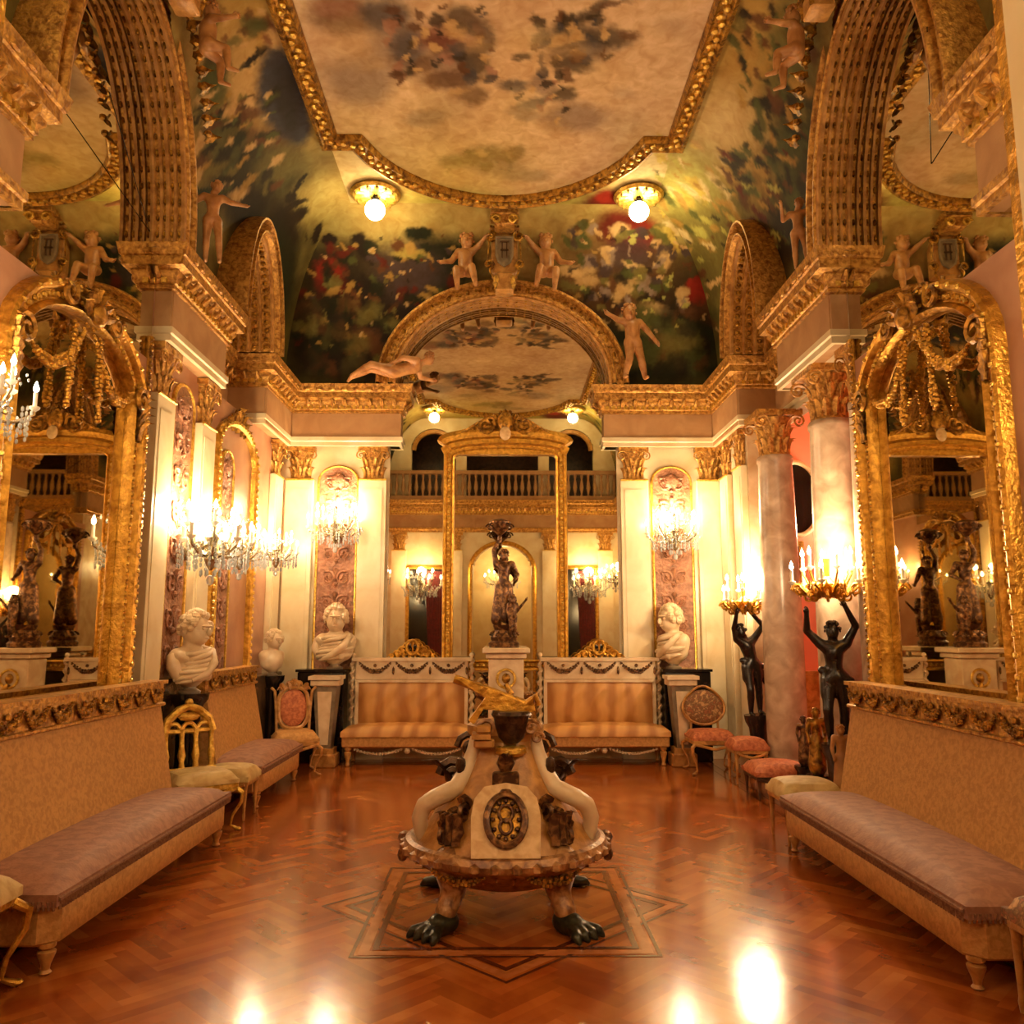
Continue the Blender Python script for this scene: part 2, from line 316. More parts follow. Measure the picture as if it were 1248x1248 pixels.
(-1.602, 1.039, -5.682, -7.305, -7.453, 7.495, 2, 0.35, 0.9),
(-0.953, 0.936, -8.888, -9.822, -10.04, 12.33, 15, 0.35, 0.9),
(-1.71, 0.49, 11.21, -8.368, -13.85, -29.57, 9, 0.35, 0.9),
(-1.009, 0.895, 11.23, -4.894, -9.989, -33.23, 2, 0.35, 0.9),
(-1.765, 1.098, 9.461, -3.602, -3.455, -12.62, 1, 0.35, 0.9),
(-2.361, 0.847, 5.828, -10.3, -21.41, -16.68, 3, 0.35, 0.9),
(-1.643, 0.943, 11.86, -2.121, -3.386, -31.71, 9, 0.35, 0.9),
(-0.609, 0.856, -3.96, -12.47, -12.61, 5.81, 3, 0.35, 0.9),
(-1.833, 0.979, -5.803, -23.18, -46.46, 17.18, 15, 0.35, 0.9),
(-2.189, 0.652, 13.8, -5.027, -6.371, -28.08, 3, 0.35, 0.9),
(0.861, 0.663, -10.33, -7.66, -8.382, 17.35, 7, 0.35, 0.9),
(1.274, 1.257, -2.52, -8.853, -9.952, 2.794, 10, 0.35, 0.9),
(2.112, 1.124, 5.596, -11.4, -17.69, -11.24, 4, 0.35, 0.9),
(1.367, 1.079, -13.86, -6.713, -8.334, 22.78, 9, 0.35, 0.9),
(1.272, 1.122, 18.77, 0.048, -0.677, -30.76, 4, 0.35, 0.9),
(0.927, 1.05, -20.29, -7.527, -12.51, 45.07, 4, 0.35, 0.9),
(1.264, 0.97, 9.657, -9.673, -13.33, -17.75, 10, 0.35, 0.9),
(1.516, 1.255, -2.632, -14.05, -35.75, 5.9, 1, 0.35, 0.9),
(1.725, 1.767, 1.293, -11.64, -17.95, -2.635, 1, 0.35, 0.9),
(1.73, 1.76, -14.23, -4.052, -6.513, 19.07, 3, 0.35, 0.9),
(1.968, 0.935, -19.05, -0.955, -0.45, 37.02, 1, 0.35, 0.9),
(0.816, 0.982, 6.86, -4.918, -8.292, -15.23, 9, 0.35, 0.9),
(1.744, 1.267, -4.673, -12.84, -23.74, 8.417, 7, 0.35, 0.9),
(1.434, 0.975, 14.27, -11.04, -11.86, -20.15, 4, 0.35, 0.9),
(1.985, 1.468, -0.05, -8.273, -16.23, -1.09, 10, 0.35, 0.9),
(0.803, 1.623, 4.253, -6.861, -21.96, -10.69, 3, 0.35, 0.9),
(1.157, 0.638, -1.7, -27.19, -27.94, 2.558, 9, 0.35, 0.9),
(1.893, 0.898, 9.443, -24.76, -51.74, -28.74, 4, 0.35, 0.9),
(0.877, 1.763, 9.31, -10.37, -15.26, -8.717, 4, 0.35, 0.9),
(1.33, 1.421, -2.204, -8.161, -14.38, 3.071, 13, 0.35, 0.9),
(1.076, 0.94, 14.15, -18.31, -25.62, -27.07, 7, 0.35, 0.9),
(1.124, 1.862, -9.49, -6.739, -11.33, 8.399, 13, 0.35, 0.9),
(1.394, 1.116, -10.96, -3.873, -6.292, 23.82, 7, 0.35, 0.9),
(1.032, 0.915, -13.18, -23.59, -23.2, 17.69, 1, 0.35, 0.9),
(1.565, 0.808, 3.346, -8.998, -9.899, -5.491, 10, 0.35, 0.9),
(1.328, 1.519, -11.79, -2.5, -4.424, 23, 13, 0.35, 0.9),
(0.995, 1.949, -12.38, -7.06, -14.42, 11.55, 9, 0.35, 0.9),
(0.922, 1.562, -11.05, -3.331, -5.844, 17.53, 4, 0.35, 0.9),
(1.899, 1.614, -4.025, -13.53, -17.71, 2.7, 7, 0.35, 0.9),
(2.102, 1.091, -3.478, -11.59, -21.66, 7.179, 3, 0.35, 0.9),
(0.903, 1.638, -4.026, -8.303, -15.71, 5.119, 10, 0.35, 0.9),
(1.792, 1.125, -4.611, -10.31, -10.53, 5.399, 13, 0.35, 0.9),
(1.033, 1.682, 23.98, 0.257, -1.208, -25.53, 3, 0.35, 0.9),
(1.736, 1.031, 7.979, -10.52, -22.41, -22.24, 3, 0.35, 0.9),
(1.953, 1.073, -1.548, -11.9, -12.95, 1.575, 3, 0.35, 0.9),
(1.111, 0.944, 9.724, -6.981, -12.21, -22.78, 13, 0.35, 0.9),
(1.349, 0.97, -19.91, -7.305, -8.506, 33.03, 7, 0.35, 0.9),
(2.035, 1.368, -2.65, -8.161, -10.05, 2.656, 7, 0.35, 0.9),
(1.034, 1.002, 0.82, -13.98, -16.34, -1.563, 3, 0.35, 0.9),
(2.318, 1.344, -21.17, -5.884, -6.243, 31.05, 9, 0.35, 0.9),
(1.317, 0.983, -0.116, -11.95, -18.74, -0.2, 10, 0.35, 0.9),
(1.043, 1.357, -8.488, -6.204, -7.344, 10.36, 13, 0.35, 0.9),
(1.755, 1.061, -9.798, -15.32, -34.56, 27.5, 13, 0.35, 0.9),
(1.554, 0.793, -13.04, -1.255, -1.91, 35.26, 13, 0.35, 0.9),
(1.486, 1.125, 0.88, -9.172, -9.312, -1.412, 1, 0.35, 0.9),
(1.002, 1.742, -10.47, -11.29, -22.85, 12.99, 3, 0.35, 0.9),
(2.087, 1.711, -1.134, -7.844, -15.35, 0.067, 10, 0.35, 0.9),
(0.942, 1.876, -10.29, -12.23, -21.46, 8.578, 13, 0.35, 0.9),
(2.28, 0.903, 1.984, -9.659, -15.46, -4.955, 13, 0.35, 0.9),
(1.614, 0.901, 1.652, -9.266, -14.69, -3.993, 9, 0.35, 0.9),
(1.569, 1.016, -12.06, -1.722, -1.792, 20.86, 7, 0.35, 0.9),
(0.82, 0.637, -8.233, -9.12, -15.87, 22.09, 10, 0.35, 0.9),
(1.27, 0.835, -15.04, -4.422, -7.245, 37.2, 4, 0.35, 0.9),
(2.193, 1.575, 12.03, -1.152, -4.298, -18.98, 9, 0.35, 0.9),
(0.962, 1.699, 10.37, -17.98, -42.82, -18.04, 13, 0.35, 0.9),
(2.004, 0.637, 6.279, -6.968, -13.89, -19.31, 10, 0.35, 0.9),
(1.59, 1.519, 1.433, -18.14, -46.01, -5.854, 13, 0.35, 0.9),
(1.237, 1.707, -18.65, -8.009, -9.948, 17.16, 9, 0.35, 0.9),
(0.873, 0.74, 4.537, -8.448, -11.91, -9.568, 7, 0.35, 0.9),
(1.603, 1.349, 8.54, -2.743, -7.926, -22.02, 7, 0.35, 0.9),
(1.534, 0.727, 14.84, -0.091, -0.272, -21.4, 9, 0.35, 0.9),
(2.115, 1.509, 3.514, -6.744, -12.82, -6.563, 10, 0.35, 0.9),
(1.963, 0.638, 12.2, -0.154, -0.564, -37.5, 10, 0.35, 0.9),
(1.418, 1.777, -12.67, -9.174, -22.39, 18.96, 10, 0.35, 0.9),
(1.85, 0.999, -4.314, -12.71, -17.16, 7.173, 1, 0.35, 0.9),
(0.837, 1.06, 8.058, -6.481, -10.16, -15.89, 4, 0.35, 0.9),
(2.21, 0.733, 1.169, -13.7, -22.78, -3.376, 9, 0.35, 0.9),
(0.88, 1.806, -11.26, -4.776, -6.803, 9.877, 10, 0.35, 0.9),
(1.474, 0.998, -1.178, -9.229, -13.17, 1.862, 7, 0.35, 0.9),
(1.469, 0.808, -10.67, -23.07, -28.08, 18.53, 9, 0.35, 0.9),
(1.991, 1.301, 4.648, -9.094, -19.25, -11.32, 4, 0.35, 0.9),
(1.015, 0.683, 0.279, -11.5, -11.3, -0.481, 3, 0.35, 0.9),
(0.906, 1.253, 11.74, -4.299, -6.082, -17.34, 1, 0.35, 0.9),
(1.874, 1.835, -7.51, -3.842, -8.487, 10.26, 4, 0.35, 0.9),
(1.612, 0.915, 5.927, -15.9, -24.64, -13.2, 13, 0.35, 0.9),
(1.587, 1.374, 14.45, -7.729, -17.14, -29.87, 3, 0.35, 0.9),
(1.083, 0.949, -14.5, -9.917, -9.712, 19.6, 1, 0.35, 0.9),
(1.109, 0.918, -18.76, -9.118, -9.817, 28.66, 10, 0.35, 0.9),
(0.984, 0.627, -9.582, -4.472, -6.452, 21.51, 3, 0.35, 0.9),
(2.297, 0.685, 20.92, -9.056, -14.08, -47.92, 3, 0.35, 0.9),
(1.267, 1.434, 4.618, -7.386, -16.47, -10.08, 7, 0.35, 0.9),
(0.931, 1.208, -10.54, -11.1, -11.52, 12.52, 7, 0.35, 0.9),
(1.575, 1.223, 6.402, -9.147, -12.23, -9.934, 3, 0.35, 0.9),
(2.296, 1.52, 11.16, -6.291, -11.2, -15.63, 10, 0.35, 0.9),
(1.684, 1.776, 9.489, 0.18, -0.943, -9.697, 10, 0.35, 0.9),
(1.29, 1.538, 10.3, -0.065, -1.717, -25.87, 7, 0.35, 0.9),
(2.271, 0.984, -10.3, -5.898, -5.621, 13.93, 7, 0.35, 0.9),
(1.106, 1.341, 5.519, -8.421, -19.42, -13.39, 10, 0.35, 0.9),
(1.767, 0.923, -13.15, -9.453, -14.67, 28.83, 1, 0.35, 0.9),
(1.232, 1.34, 12.61, -18.66, -27.63, -19.7, 13, 0.35, 0.9),
(0.893, 1.765, -7.552, -11.55, -21.47, 7.969, 10, 0.35, 0.9),
(0.956, 1.388, 3.1, -9.956, -23.99, -7.963, 3, 0.35, 0.9),
(1.301, 1.015, 10.87, -1.104, -2.447, -25.34, 13, 0.35, 0.9),
(1.96, 1.15, -11.63, -2.434, -2.522, 18.77, 10, 0.35, 0.9),
(1.97, 1.357, -8.112, -5.923, -12.72, 18.48, 13, 0.35, 0.9),
(1.441, 1.827, 8.555, -0.965, -2.738, -8.55, 7, 0.35, 0.9),
(1.727, 0.645, -2.557, -11.09, -18.74, 6.498, 4, 0.35, 0.9),
(1.531, 1.769, -11.6, -4.046, -9.702, 20.53, 3, 0.35, 0.9),
(1.732, 1.209, -2.799, -8.81, -11.45, 3.694, 4, 0.35, 0.9),
(0.974, 1.902, -9.995, -3.717, -6.094, 8.82, 3, 0.35, 0.9),
(1.87, 1.018, 12.09, -7.624, -11.41, -22.72, 13, 0.35, 0.9),
(1.55, 0.695, 6.896, -7.194, -6.713, -9.729, 7, 0.35, 0.9),
(1.643, 0.785, -21.37, -9.887, -9.417, 30.89, 9, 0.35, 0.9),
(1.458, 1.719, -5.13, -7.402, -16.48, 6.785, 4, 0.35, 0.9),
(1.188, 1.827, 5.995, -14.96, -52.4, -14.3, 7, 0.35, 0.9),
(1.006, 1.633, 8.908, -1.314, -2.235, -8.87, 3, 0.35, 0.9),
(1.393, 1.085, 1.818, -9.835, -19.43, -5.063, 9, 0.35, 0.9),
(-1.409, 0.661, 5.843, -2, -4.201, -19.46, 4, 0.5, 0.7),
(-2.35, 0.458, -6.096, -2.385, -2.171, 8.791, 2, 0.5, 0.7),
(-2.379, 0.306, 7.259, -0.223, -0.338, -12.8, 9, 0.5, 0.7),
(-2.056, 0.817, 0.126, -8.329, -8.384, 0.093, 2, 0.5, 0.7),
(-1.642, 0.483, -1.681, -8.206, -9.292, 3.064, 9, 0.5, 0.7),
(-2.48, 0.291, -8.935, -7.266, -6.93, 13.97, 1, 0.5, 0.7),
(-2.043, 0.853, -0.998, -10.51, -18.47, 3.126, 9, 0.5, 0.7),
(-1.74, 0.552, 5.266, -2.482, -3.893, -13.17, 9, 0.5, 0.7),
(-1.889, 0.709, -6.493, -0.673, -1.463, 17.45, 2, 0.5, 0.7),
(-1.888, 0.45, -9.454, -4.66, -10.32, 33.34, 9, 0.5, 0.7),
(-2.597, 0.855, -6.871, -1.518, -2.017, 10.8, 2, 0.5, 0.7),
(-2.296, 0.635, 4.588, -2.8, -5.363, -13.8, 9, 0.5, 0.7),
(-1.814, 0.505, 6.308, -8.565, -9.502, -11.07, 9, 0.5, 0.7),
(-2.413, 0.698, 6.157, -5.045, -7.461, -13.92, 2, 0.5, 0.7),
(-1.937, 0.208, -4.961, -0.699, -0.609, 7.998, 1, 0.5, 0.7),
(-2.467, 0.782, -4.72, -1.552, -1.884, 7.596, 9, 0.5, 0.7),
(-1.445, 0.252, 3.542, -4.954, -8.227, -9.589, 4, 0.5, 0.7),
(-2.401, 0.758, -6.873, -6.729, -7.059, 10.48, 9, 0.5, 0.7),
(-1.803, 0.241, -3.915, -10.76, -22.38, 13.02, 9, 0.5, 0.7),
(-1.893, 0.868, 2.034, -8.96, -12.36, -3.545, 9, 0.5, 0.7),
(-1.871, 0.206, -3.302, -6.359, -6.3, 5.263, 4, 0.5, 0.7),
(-1.662, 0.817, -4.574, -7.198, -8.184, 7.566, 4, 0.5, 0.7),
(-2.091, 0.696, -7.783, -5.723, -5.964, 11.96, 1, 0.5, 0.7),
(-2.161, 0.206, 3.102, -8.434, -14.55, -8.924, 9, 0.5, 0.7),
(-1.411, 0.819, -6.585, -6.646, -14.42, 20.39, 9, 0.5, 0.7),
(-1.586, 0.434, -3.666, -11.87, -11.26, 5.588, 9, 0.5, 0.7),
(-2.266, 0.212, -4.126, -12.06, -15.83, 8.544, 2, 0.5, 0.7),
(-2.517, 0.724, -4.999, -4.346, -5.52, 9.294, 2, 0.5, 0.7),
(-2.42, 0.629, -0.065, -10.69, -10.72, 0.309, 4, 0.5, 0.7),
(-2.195, 0.526, -2.801, -10.06, -18.33, 8.18, 4, 0.5, 0.7),
(-1.837, 0.454, -4.975, -4.074, -3.922, 7.636, 4, 0.5, 0.7),
(-2.25, 0.851, 4.889, -2.327, -2.535, -8.094, 2, 0.5, 0.7),
(-2.541, 0.642, 6.905, -0.57, -0.779, -19.55, 4, 0.5, 0.7),
(-2.037, 0.594, -1.34, -10.22, -11.84, 2.568, 9, 0.5, 0.7),
(-1.523, 0.695, -9.225, -4.089, -4.981, 16.36, 2, 0.5, 0.7),
(-1.775, 0.693, -9.6, -2.794, -3.922, 19.07, 4, 0.5, 0.7),
(-2.109, 0.514, -3.051, -4.762, -4.607, 4.674, 2, 0.5, 0.7),
(-2.38, 0.349, -5.264, -7.275, -6.394, 7.468, 2, 0.5, 0.7),
(-1.845, 0.219, -4.379, -2.938, -3.269, 8.063, 1, 0.5, 0.7),
(-1.743, 0.766, 6.662, -3.662, -7.249, -20.07, 4, 0.5, 0.7),
(1.624, 0.358, -5.873, -1.807, -1.634, 8.402, 4, 0.5, 0.7),
(2.022, 0.508, 4.868, -4.21, -4.963, -9.152, 9, 0.5, 0.7),
(1.736, 0.731, -3.03, -4.888, -5.45, 5.027, 4, 0.5, 0.7),
(2.076, 0.505, 1.533, -8.474, -12.67, -3.665, 4, 0.5, 0.7),
(2.599, 0.783, 4.784, 0.025, -0.12, -7.122, 9, 0.5, 0.7),
(2.293, 0.421, 8.098, -8.754, -8.525, -12.8, 4, 0.5, 0.7),
(2.068, 0.683, 3.883, -4.657, -4.824, -6.128, 3, 0.5, 0.7),
(1.811, 0.464, -4.504, -2.808, -5.688, 14.61, 9, 0.5, 0.7),
(2.374, 0.566, 3.982, -5.432, -6.046, -6.992, 4, 0.5, 0.7),
(2.323, 0.253, 5.457, -3.223, -2.905, -8.326, 1, 0.5, 0.7),
(2.725, 0.18, 5.165, -11.22, -14.89, -10.94, 2, 0.5, 0.7),
(1.874, 0.441, 3.695, -8.307, -7.496, -5.358, 2, 0.5, 0.7),
(2.456, 0.293, -0.484, -7.675, -8.095, 0.995, 3, 0.5, 0.7),
(2.114, 0.365, 2.533, -5.801, -5.926, -4.172, 4, 0.5, 0.7),
(1.744, 0.564, -5.609, -7.005, -6.342, 7.999, 1, 0.5, 0.7),
(2, 0.343, 11.04, -4.865, -6.176, -23.47, 9, 0.5, 0.7),
(2.087, 0.773, -0.276, -9.436, -8.888, 0.183, 1, 0.5, 0.7),
(2.63, 0.58, 6.601, -4.65, -10.42, -23.05, 2, 0.5, 0.7),
(1.809, 0.71, 4.818, -2.808, -3.079, -7.824, 3, 0.5, 0.7),
(2.535, 0.613, 4.42, -7.61, -10.33, -9.404, 2, 0.5, 0.7),
(2.742, 0.18, 4.548, -2.643, -4.007, -11.89, 2, 0.5, 0.7),
(1.867, 0.395, -3.804, -5.565, -6.477, 7.203, 3, 0.5, 0.7),
(2.524, 0.274, -8.148, -6.907, -6.899, 13.17, 9, 0.5, 0.7),
(1.979, 0.222, -0.875, -11.46, -14.01, 2.057, 1, 0.5, 0.7),
(2.344, 0.608, -8.732, -4.37, -4.324, 13.72, 1, 0.5, 0.7),
(2.201, 0.235, -2.46, -7.26, -6.816, 3.918, 1, 0.5, 0.7),
(1.806, 0.488, -3.723, -5.542, -8.827, 9.494, 2, 0.5, 0.7),
(1.805, 0.588, 4.967, -3.274, -5.835, -13.78, 4, 0.5, 0.7),
(2.416, 0.355, 9.404, -1.005, -1.262, -22.02, 3, 0.5, 0.7),
(1.87, 0.403, 2.405, -8.864, -8.177, -3.546, 3, 0.5, 0.7),
(1.9, 0.541, -2.677, -14.62, -29.78, 8.559, 1, 0.5, 0.7),
(2.483, 0.665, 5.683, -3.242, -3.185, -8.374, 2, 0.5, 0.7),
(2.069, 0.194, -2.974, -8.452, -7.609, 4.545, 2, 0.5, 0.7),
(2.355, 0.795, 6.035, -4.44, -7.561, -14.7, 9, 0.5, 0.7),
(1.95, 1.73, 5.107, -4.05, -14.31, -11.76, 8, 0.4, 0.9),
(1.931, 2.155, 8.671, -6.219, -50.16, -22.31, 8, 0.4, 0.9),
(2.084, 1.803, 7.882, -2.335, -13.56, -21.14, 8, 0.4, 0.9),
(2.096, 1.677, 3.805, -3.213, -19.81, -16.6, 8, 0.4, 0.9),
(2.08, 1.857, 5.838, -3.397, -18.66, -16.28, 14, 0.4, 0.9),
(1.932, 1.725, 4.462, -2.7, -11.38, -11.71, 3, 0.4, 0.9),
(-0.71, 1.372, 4.374, -25.6, -56.83, -8.025, 7, 0.3, 0.8),
(-1.323, 0.975, -33.32, -14.96, -26.61, 74.57, 15, 0.3, 0.8),
(-1.59, 1.486, 14.4, -17.36, -19.94, -14.03, 7, 0.3, 0.8),
(-2.232, 0.75, 24.61, -27.11, -32.92, -44.3, 4, 0.3, 0.8),
(-0.946, 1.386, -34.79, -5.33, -18.78, 96.82, 15, 0.3, 0.8),
(-1.338, 1.176, -38.44, 1.083, -0.868, 78.01, 4, 0.3, 0.8),
(-0.606, 0.437, 12.26, -27.5, -30.16, -21.55, 15, 0.3, 0.8),
(-1.267, 1.662, -7.174, -31.49, -44.26, 9.693, 4, 0.3, 0.8),
(-1.654, 0.67, -6.531, -33.67, -41.04, 12.74, 4, 0.3, 0.8),
(-1.784, 0.555, -23.33, -24.35, -30.14, 45.09, 7, 0.3, 0.8),
(-0.631, 1.243, 27.21, -27.32, -33.57, -37.17, 15, 0.3, 0.8),
(-1.013, 0.866, -12.27, -51.76, -52.58, 18.51, 1, 0.3, 0.8),
(-1.138, 0.578, -28.25, -2.456, -5.51, 90.03, 15, 0.3, 0.8),
(-1.847, 1.583, 11.03, -16.54, -21.35, -10.05, 15, 0.3, 0.8),
(-0.883, 0.566, 4.097, -29.01, -51.01, -10.94, 4, 0.3, 0.8),
(-1.211, 1.192, -28.32, -31.66, -34.01, 35.21, 9, 0.3, 0.8),
(-1.417, 0.497, -21.81, -0.582, -0.662, 33.07, 9, 0.3, 0.8),
(-1.045, 0.796, 15.94, -22.18, -51.09, -53.06, 9, 0.3, 0.8),
(-0.464, 0.64, -13.71, -16.76, -15.75, 19.78, 9, 0.3, 0.8),
(-0.872, 0.4, 16.82, -33.97, -42.51, -33.93, 7, 0.3, 0.8),
(-1.175, 0.443, -27.85, -21.6, -47.37, 97.7, 15, 0.3, 0.8),
(-1.306, 0.535, -27.14, -41.36, -93.12, 96.42, 15, 0.3, 0.8),
(-0.861, 0.806, 28.71, -16.36, -21.26, -55.15, 15, 0.3, 0.8),
(-1.301, 0.738, -30.23, -39.81, -80.74, 91.19, 1, 0.3, 0.8),
(-0.892, 0.772, -16.95, -30.66, -38.21, 31.27, 15, 0.3, 0.8),
(-1.956, 0.634, -4.291, -32.56, -64.45, 14.08, 15, 0.3, 0.8),
(-1.669, 0.682, -26.98, -11.25, -26.89, 93.97, 7, 0.3, 0.8),
(-1.158, 1.41, 19.59, -21.02, -31.78, -27.98, 1, 0.3, 0.8),
(-2.048, 1.548, 33.26, -17.96, -46.67, -80.18, 15, 0.3, 0.8),
(-1.238, 1.394, 21.63, -3.551, -3.057, -25.31, 15, 0.3, 0.8),
(-1.565, 0.744, 1.712, -24.02, -43.57, -3.682, 4, 0.3, 0.8),
(-1.181, 0.988, -0.527, -27.98, -40.58, 2.157, 1, 0.3, 0.8),
(-1.254, 1.216, -30.27, -1.068, -2.591, 38.72, 7, 0.3, 0.8),
(-0.591, 1.546, -13.66, -13.98, -29.35, 23.75, 15, 0.3, 0.8),
(-1.672, 0.672, -26.07, -7.023, -16.36, 86.79, 1, 0.3, 0.8),
(-1.491, 1.666, -30.95, -12.89, -22.86, 34.63, 1, 0.3, 0.8),
(-1.491, 0.526, -5.737, -23.39, -22.92, 9.011, 1, 0.3, 0.8),
(-2.444, 0.424, 3.579, -34.36, -68.13, -11.42, 9, 0.3, 0.8),
(-0.37, 0.518, -1.757, -41.33, -43.75, 3.118, 1, 0.3, 0.8),
(-0.531, 0.518, 0.058, -27.82, -27.95, 0.028, 1, 0.3, 0.8),
(-1.372, 0.582, 34.45, -3.117, -4.96, -95.73, 9, 0.3, 0.8),
(-0.908, 0.911, 14.19, -29.19, -30.73, -20.16, 7, 0.3, 0.8),
(-0.703, 0.392, -31.6, -4.566, -8.844, 98.22, 15, 0.3, 0.8),
(-1.934, 0.928, 14.69, -23.45, -50.62, -42.27, 1, 0.3, 0.8),
(-1.408, 0.987, 3.317, -45.8, -86.28, -5.428, 1, 0.3, 0.8),
(-1.163, 0.859, -26.33, -33.07, -32.71, 36.84, 1, 0.3, 0.8),
(-1.572, 1.475, -42.68, -12.03, -20.54, 54.05, 15, 0.3, 0.8),
(-1.756, 0.936, -29.61, -19.97, -34.75, 67.59, 7, 0.3, 0.8),
(-1.323, 0.962, -16.51, -21.11, -51.03, 53.77, 7, 0.3, 0.8),
(-2.171, 1.052, 40.63, -19.05, -30.89, -92.82, 15, 0.3, 0.8),
(-0.697, 1.356, -14.46, -16.42, -24.53, 21.86, 1, 0.3, 0.8),
(-1.449, 1.088, -35.38, -31.67, -77.67, 106.18, 15, 0.3, 0.8),
(-1.554, 0.936, 9.232, -27.83, -47.56, -20.09, 1, 0.3, 0.8),
(-0.874, 1.323, -13.1, -22.02, -26.3, 16.75, 9, 0.3, 0.8),
(-1.203, 0.851, 4.465, -28.93, -28.56, -5.628, 7, 0.3, 0.8),
(-1.87, 0.71, 21.73, -5.355, -9.711, -64.56, 9, 0.3, 0.8),
(-0.399, 1.426, -21.21, -14.46, -27.46, 37.28, 9, 0.3, 0.8),
(-2.247, 1.09, 19.74, -25.64, -26.4, -24.78, 4, 0.3, 0.8),
(-0.726, 1.731, -35.65, -20.45, -37.44, 40.71, 9, 0.3, 0.8),
(-1.726, 0.54, 22.21, -10.34, -11.5, -39.45, 15, 0.3, 0.8),
(-1.155, 1.253, -32.18, -21.37, -57.84, 92.59, 7, 0.3, 0.8),
(-1.497, 0.778, -25.36, -44.74, -42.51, 35.71, 4, 0.3, 0.8),
(-1.387, 1.327, -21.55, -20.01, -23.9, 26.35, 7, 0.3, 0.8),
(-1.481, 1.121, 11.86, -33.86, -37.22, -14.48, 4, 0.3, 0.8),
(-1.15, 0.605, -17.85, -23.35, -27.64, 32.75, 15, 0.3, 0.8),
(-1.364, 0.731, -39.31, -6.746, -13.56, 106.59, 15, 0.3, 0.8),
(-1.037, 0.512, 30.99, -15.5, -13.56, -43.3, 1, 0.3, 0.8),
(-1.633, 1.323, 29.48, -16.71, -19.36, -38.2, 1, 0.3, 0.8),
(-2.219, 1.394, 29.69, -5.498, -5.848, -54.84, 7, 0.3, 0.8),
(-1.167, 1.125, 6.932, -40.46, -100.73, -17.58, 1, 0.3, 0.8),
(-0.719, 0.459, -2.44, -24.73, -23.58, 3.79, 4, 0.3, 0.8),
(-2.03, 0.96, -6.835, -26.2, -40.05, 15.58, 4, 0.3, 0.8),
(-1.984, 1.198, 13.07, -16.29, -19.09, -17.29, 9, 0.3, 0.8),
(-1.691, 0.805, 14.56, -15.98, -23.11, -30.54, 4, 0.3, 0.8),
(-2.163, 0.443, 1.37, -35.52, -41.25, -2.489, 4, 0.3, 0.8),
(-1.26, 0.976, -22.61, -15.56, -20.89, 39.31, 9, 0.3, 0.8),
(-1.398, 0.781, -15.34, -17.04, -16.64, 21.8, 4, 0.3, 0.8),
(-2.309, 0.467, 4.944, -28.88, -31.6, -8.508, 15, 0.3, 0.8),
(-1.152, 0.879, -15.61, -15.27, -34.27, 48.65, 9, 0.3, 0.8),
(1.527, 0.65, 22.49, -2.382, -5.875, -79.23, 15, 0.3, 0.8),
(1.776, 1.778, 35.13, -7.87, -34.68, -70.79, 9, 0.3, 0.8),
(1.451, 0.882, 16.98, -10.35, -24.82, -55.79, 1, 0.3, 0.8),
(0.856, 0.776, -19.54, -4.314, -9.791, 67.34, 16, 0.3, 0.8),
(2.039, 0.94, 10.9, -45.67, -63.99, -22.93, 16, 0.3, 0.8),
(0.837, 1.729, 11.45, -19.88, -55.26, -22.13, 15, 0.3, 0.8),
(1.215, 0.379, -29.37, -23.86, -47.94, 95.36, 7, 0.3, 0.8),
(2.523, 0.746, -6.33, -40.42, -56.36, 11.79, 7, 0.3, 0.8),
(1.123, 1.492, 18.8, -4.989, -11.37, -33.08, 15, 0.3, 0.8),
(1.397, 0.46, -1.647, -38.93, -35.1, 2.498, 16, 0.3, 0.8),
(2.148, 1.543, -2.238, -18.42, -46.87, 0.817, 15, 0.3, 0.8),
(2.127, 1.092, 18.37, -9.628, -14.63, -32.55, 16, 0.3, 0.8),
(2.554, 0.53, 13.97, -30.98, -30.69, -22.09, 1, 0.3, 0.8),
(1.896, 1.344, 36.17, -24.6, -30.85, -44.41, 7, 0.3, 0.8),
(2.08, 1.439, -0.408, -31.43, -73.57, -4.573, 7, 0.3, 0.8),
(2.61, 0.747, -13.18, -28.47, -36.79, 24.75, 9, 0.3, 0.8),
(2.153, 1.637, 19.39, -6.93, -22.86, -39.67, 7, 0.3, 0.8),
(1.21, 0.97, 20.11, -37.18, -47.38, -34.97, 7, 0.3, 0.8),
(1.014, 1.646, -27.39, -8.727, -11.94, 30.81, 7, 0.3, 0.8),
(1.881, 1.579, -17.95, -13.41, -17.37, 19.23, 1, 0.3, 0.8),
(2.36, 1.269, 4.213, -21.49, -58.44, -16.47, 9, 0.3, 0.8),
(0.932, 1.758, 14.34, -27.2, -46.25, -16.67, 9, 0.3, 0.8),
(0.923, 0.951, -10.26, -20.22, -24.16, 16.37, 15, 0.3, 0.8),
(1.63, 0.51, 18.17, -20.45, -24.9, -35.26, 16, 0.3, 0.8),
(1.329, 1.728, 2.709, -36.39, -52.41, -5.605, 15, 0.3, 0.8),
(2.08, 0.778, -2.094, -50.16, -67.52, 2.61, 9, 0.3, 0.8),
(1.591, 1.728, 22.62, -3.008, -11.2, -36.35, 16, 0.3, 0.8),
(1.602, 1.648, 19.97, -0.008, -1.879, -20.17, 16, 0.3, 0.8),
(1.002, 1.655, 35.56, -16.94, -27.11, -38.74, 9, 0.3, 0.8),
(1.664, 0.921, 30.06, -7.21, -10.99, -57.08, 9, 0.3, 0.8),
(1.093, 2.008, -28.76, -14.23, -41.99, 35.27, 7, 0.3, 0.8),
(1.85, 1.275, 19.37, -8.268, -11.23, -25.91, 1, 0.3, 0.8),
(0.932, 1.078, -34.27, -30.75, -59.59, 84.08, 1, 0.3, 0.8),
(1.954, 1.361, 19.13, -6.133, -19.39, -51.9, 1, 0.3, 0.8),
(2.241, 0.9, 25.06, -5.108, -13.94, -81.7, 7, 0.3, 0.8),
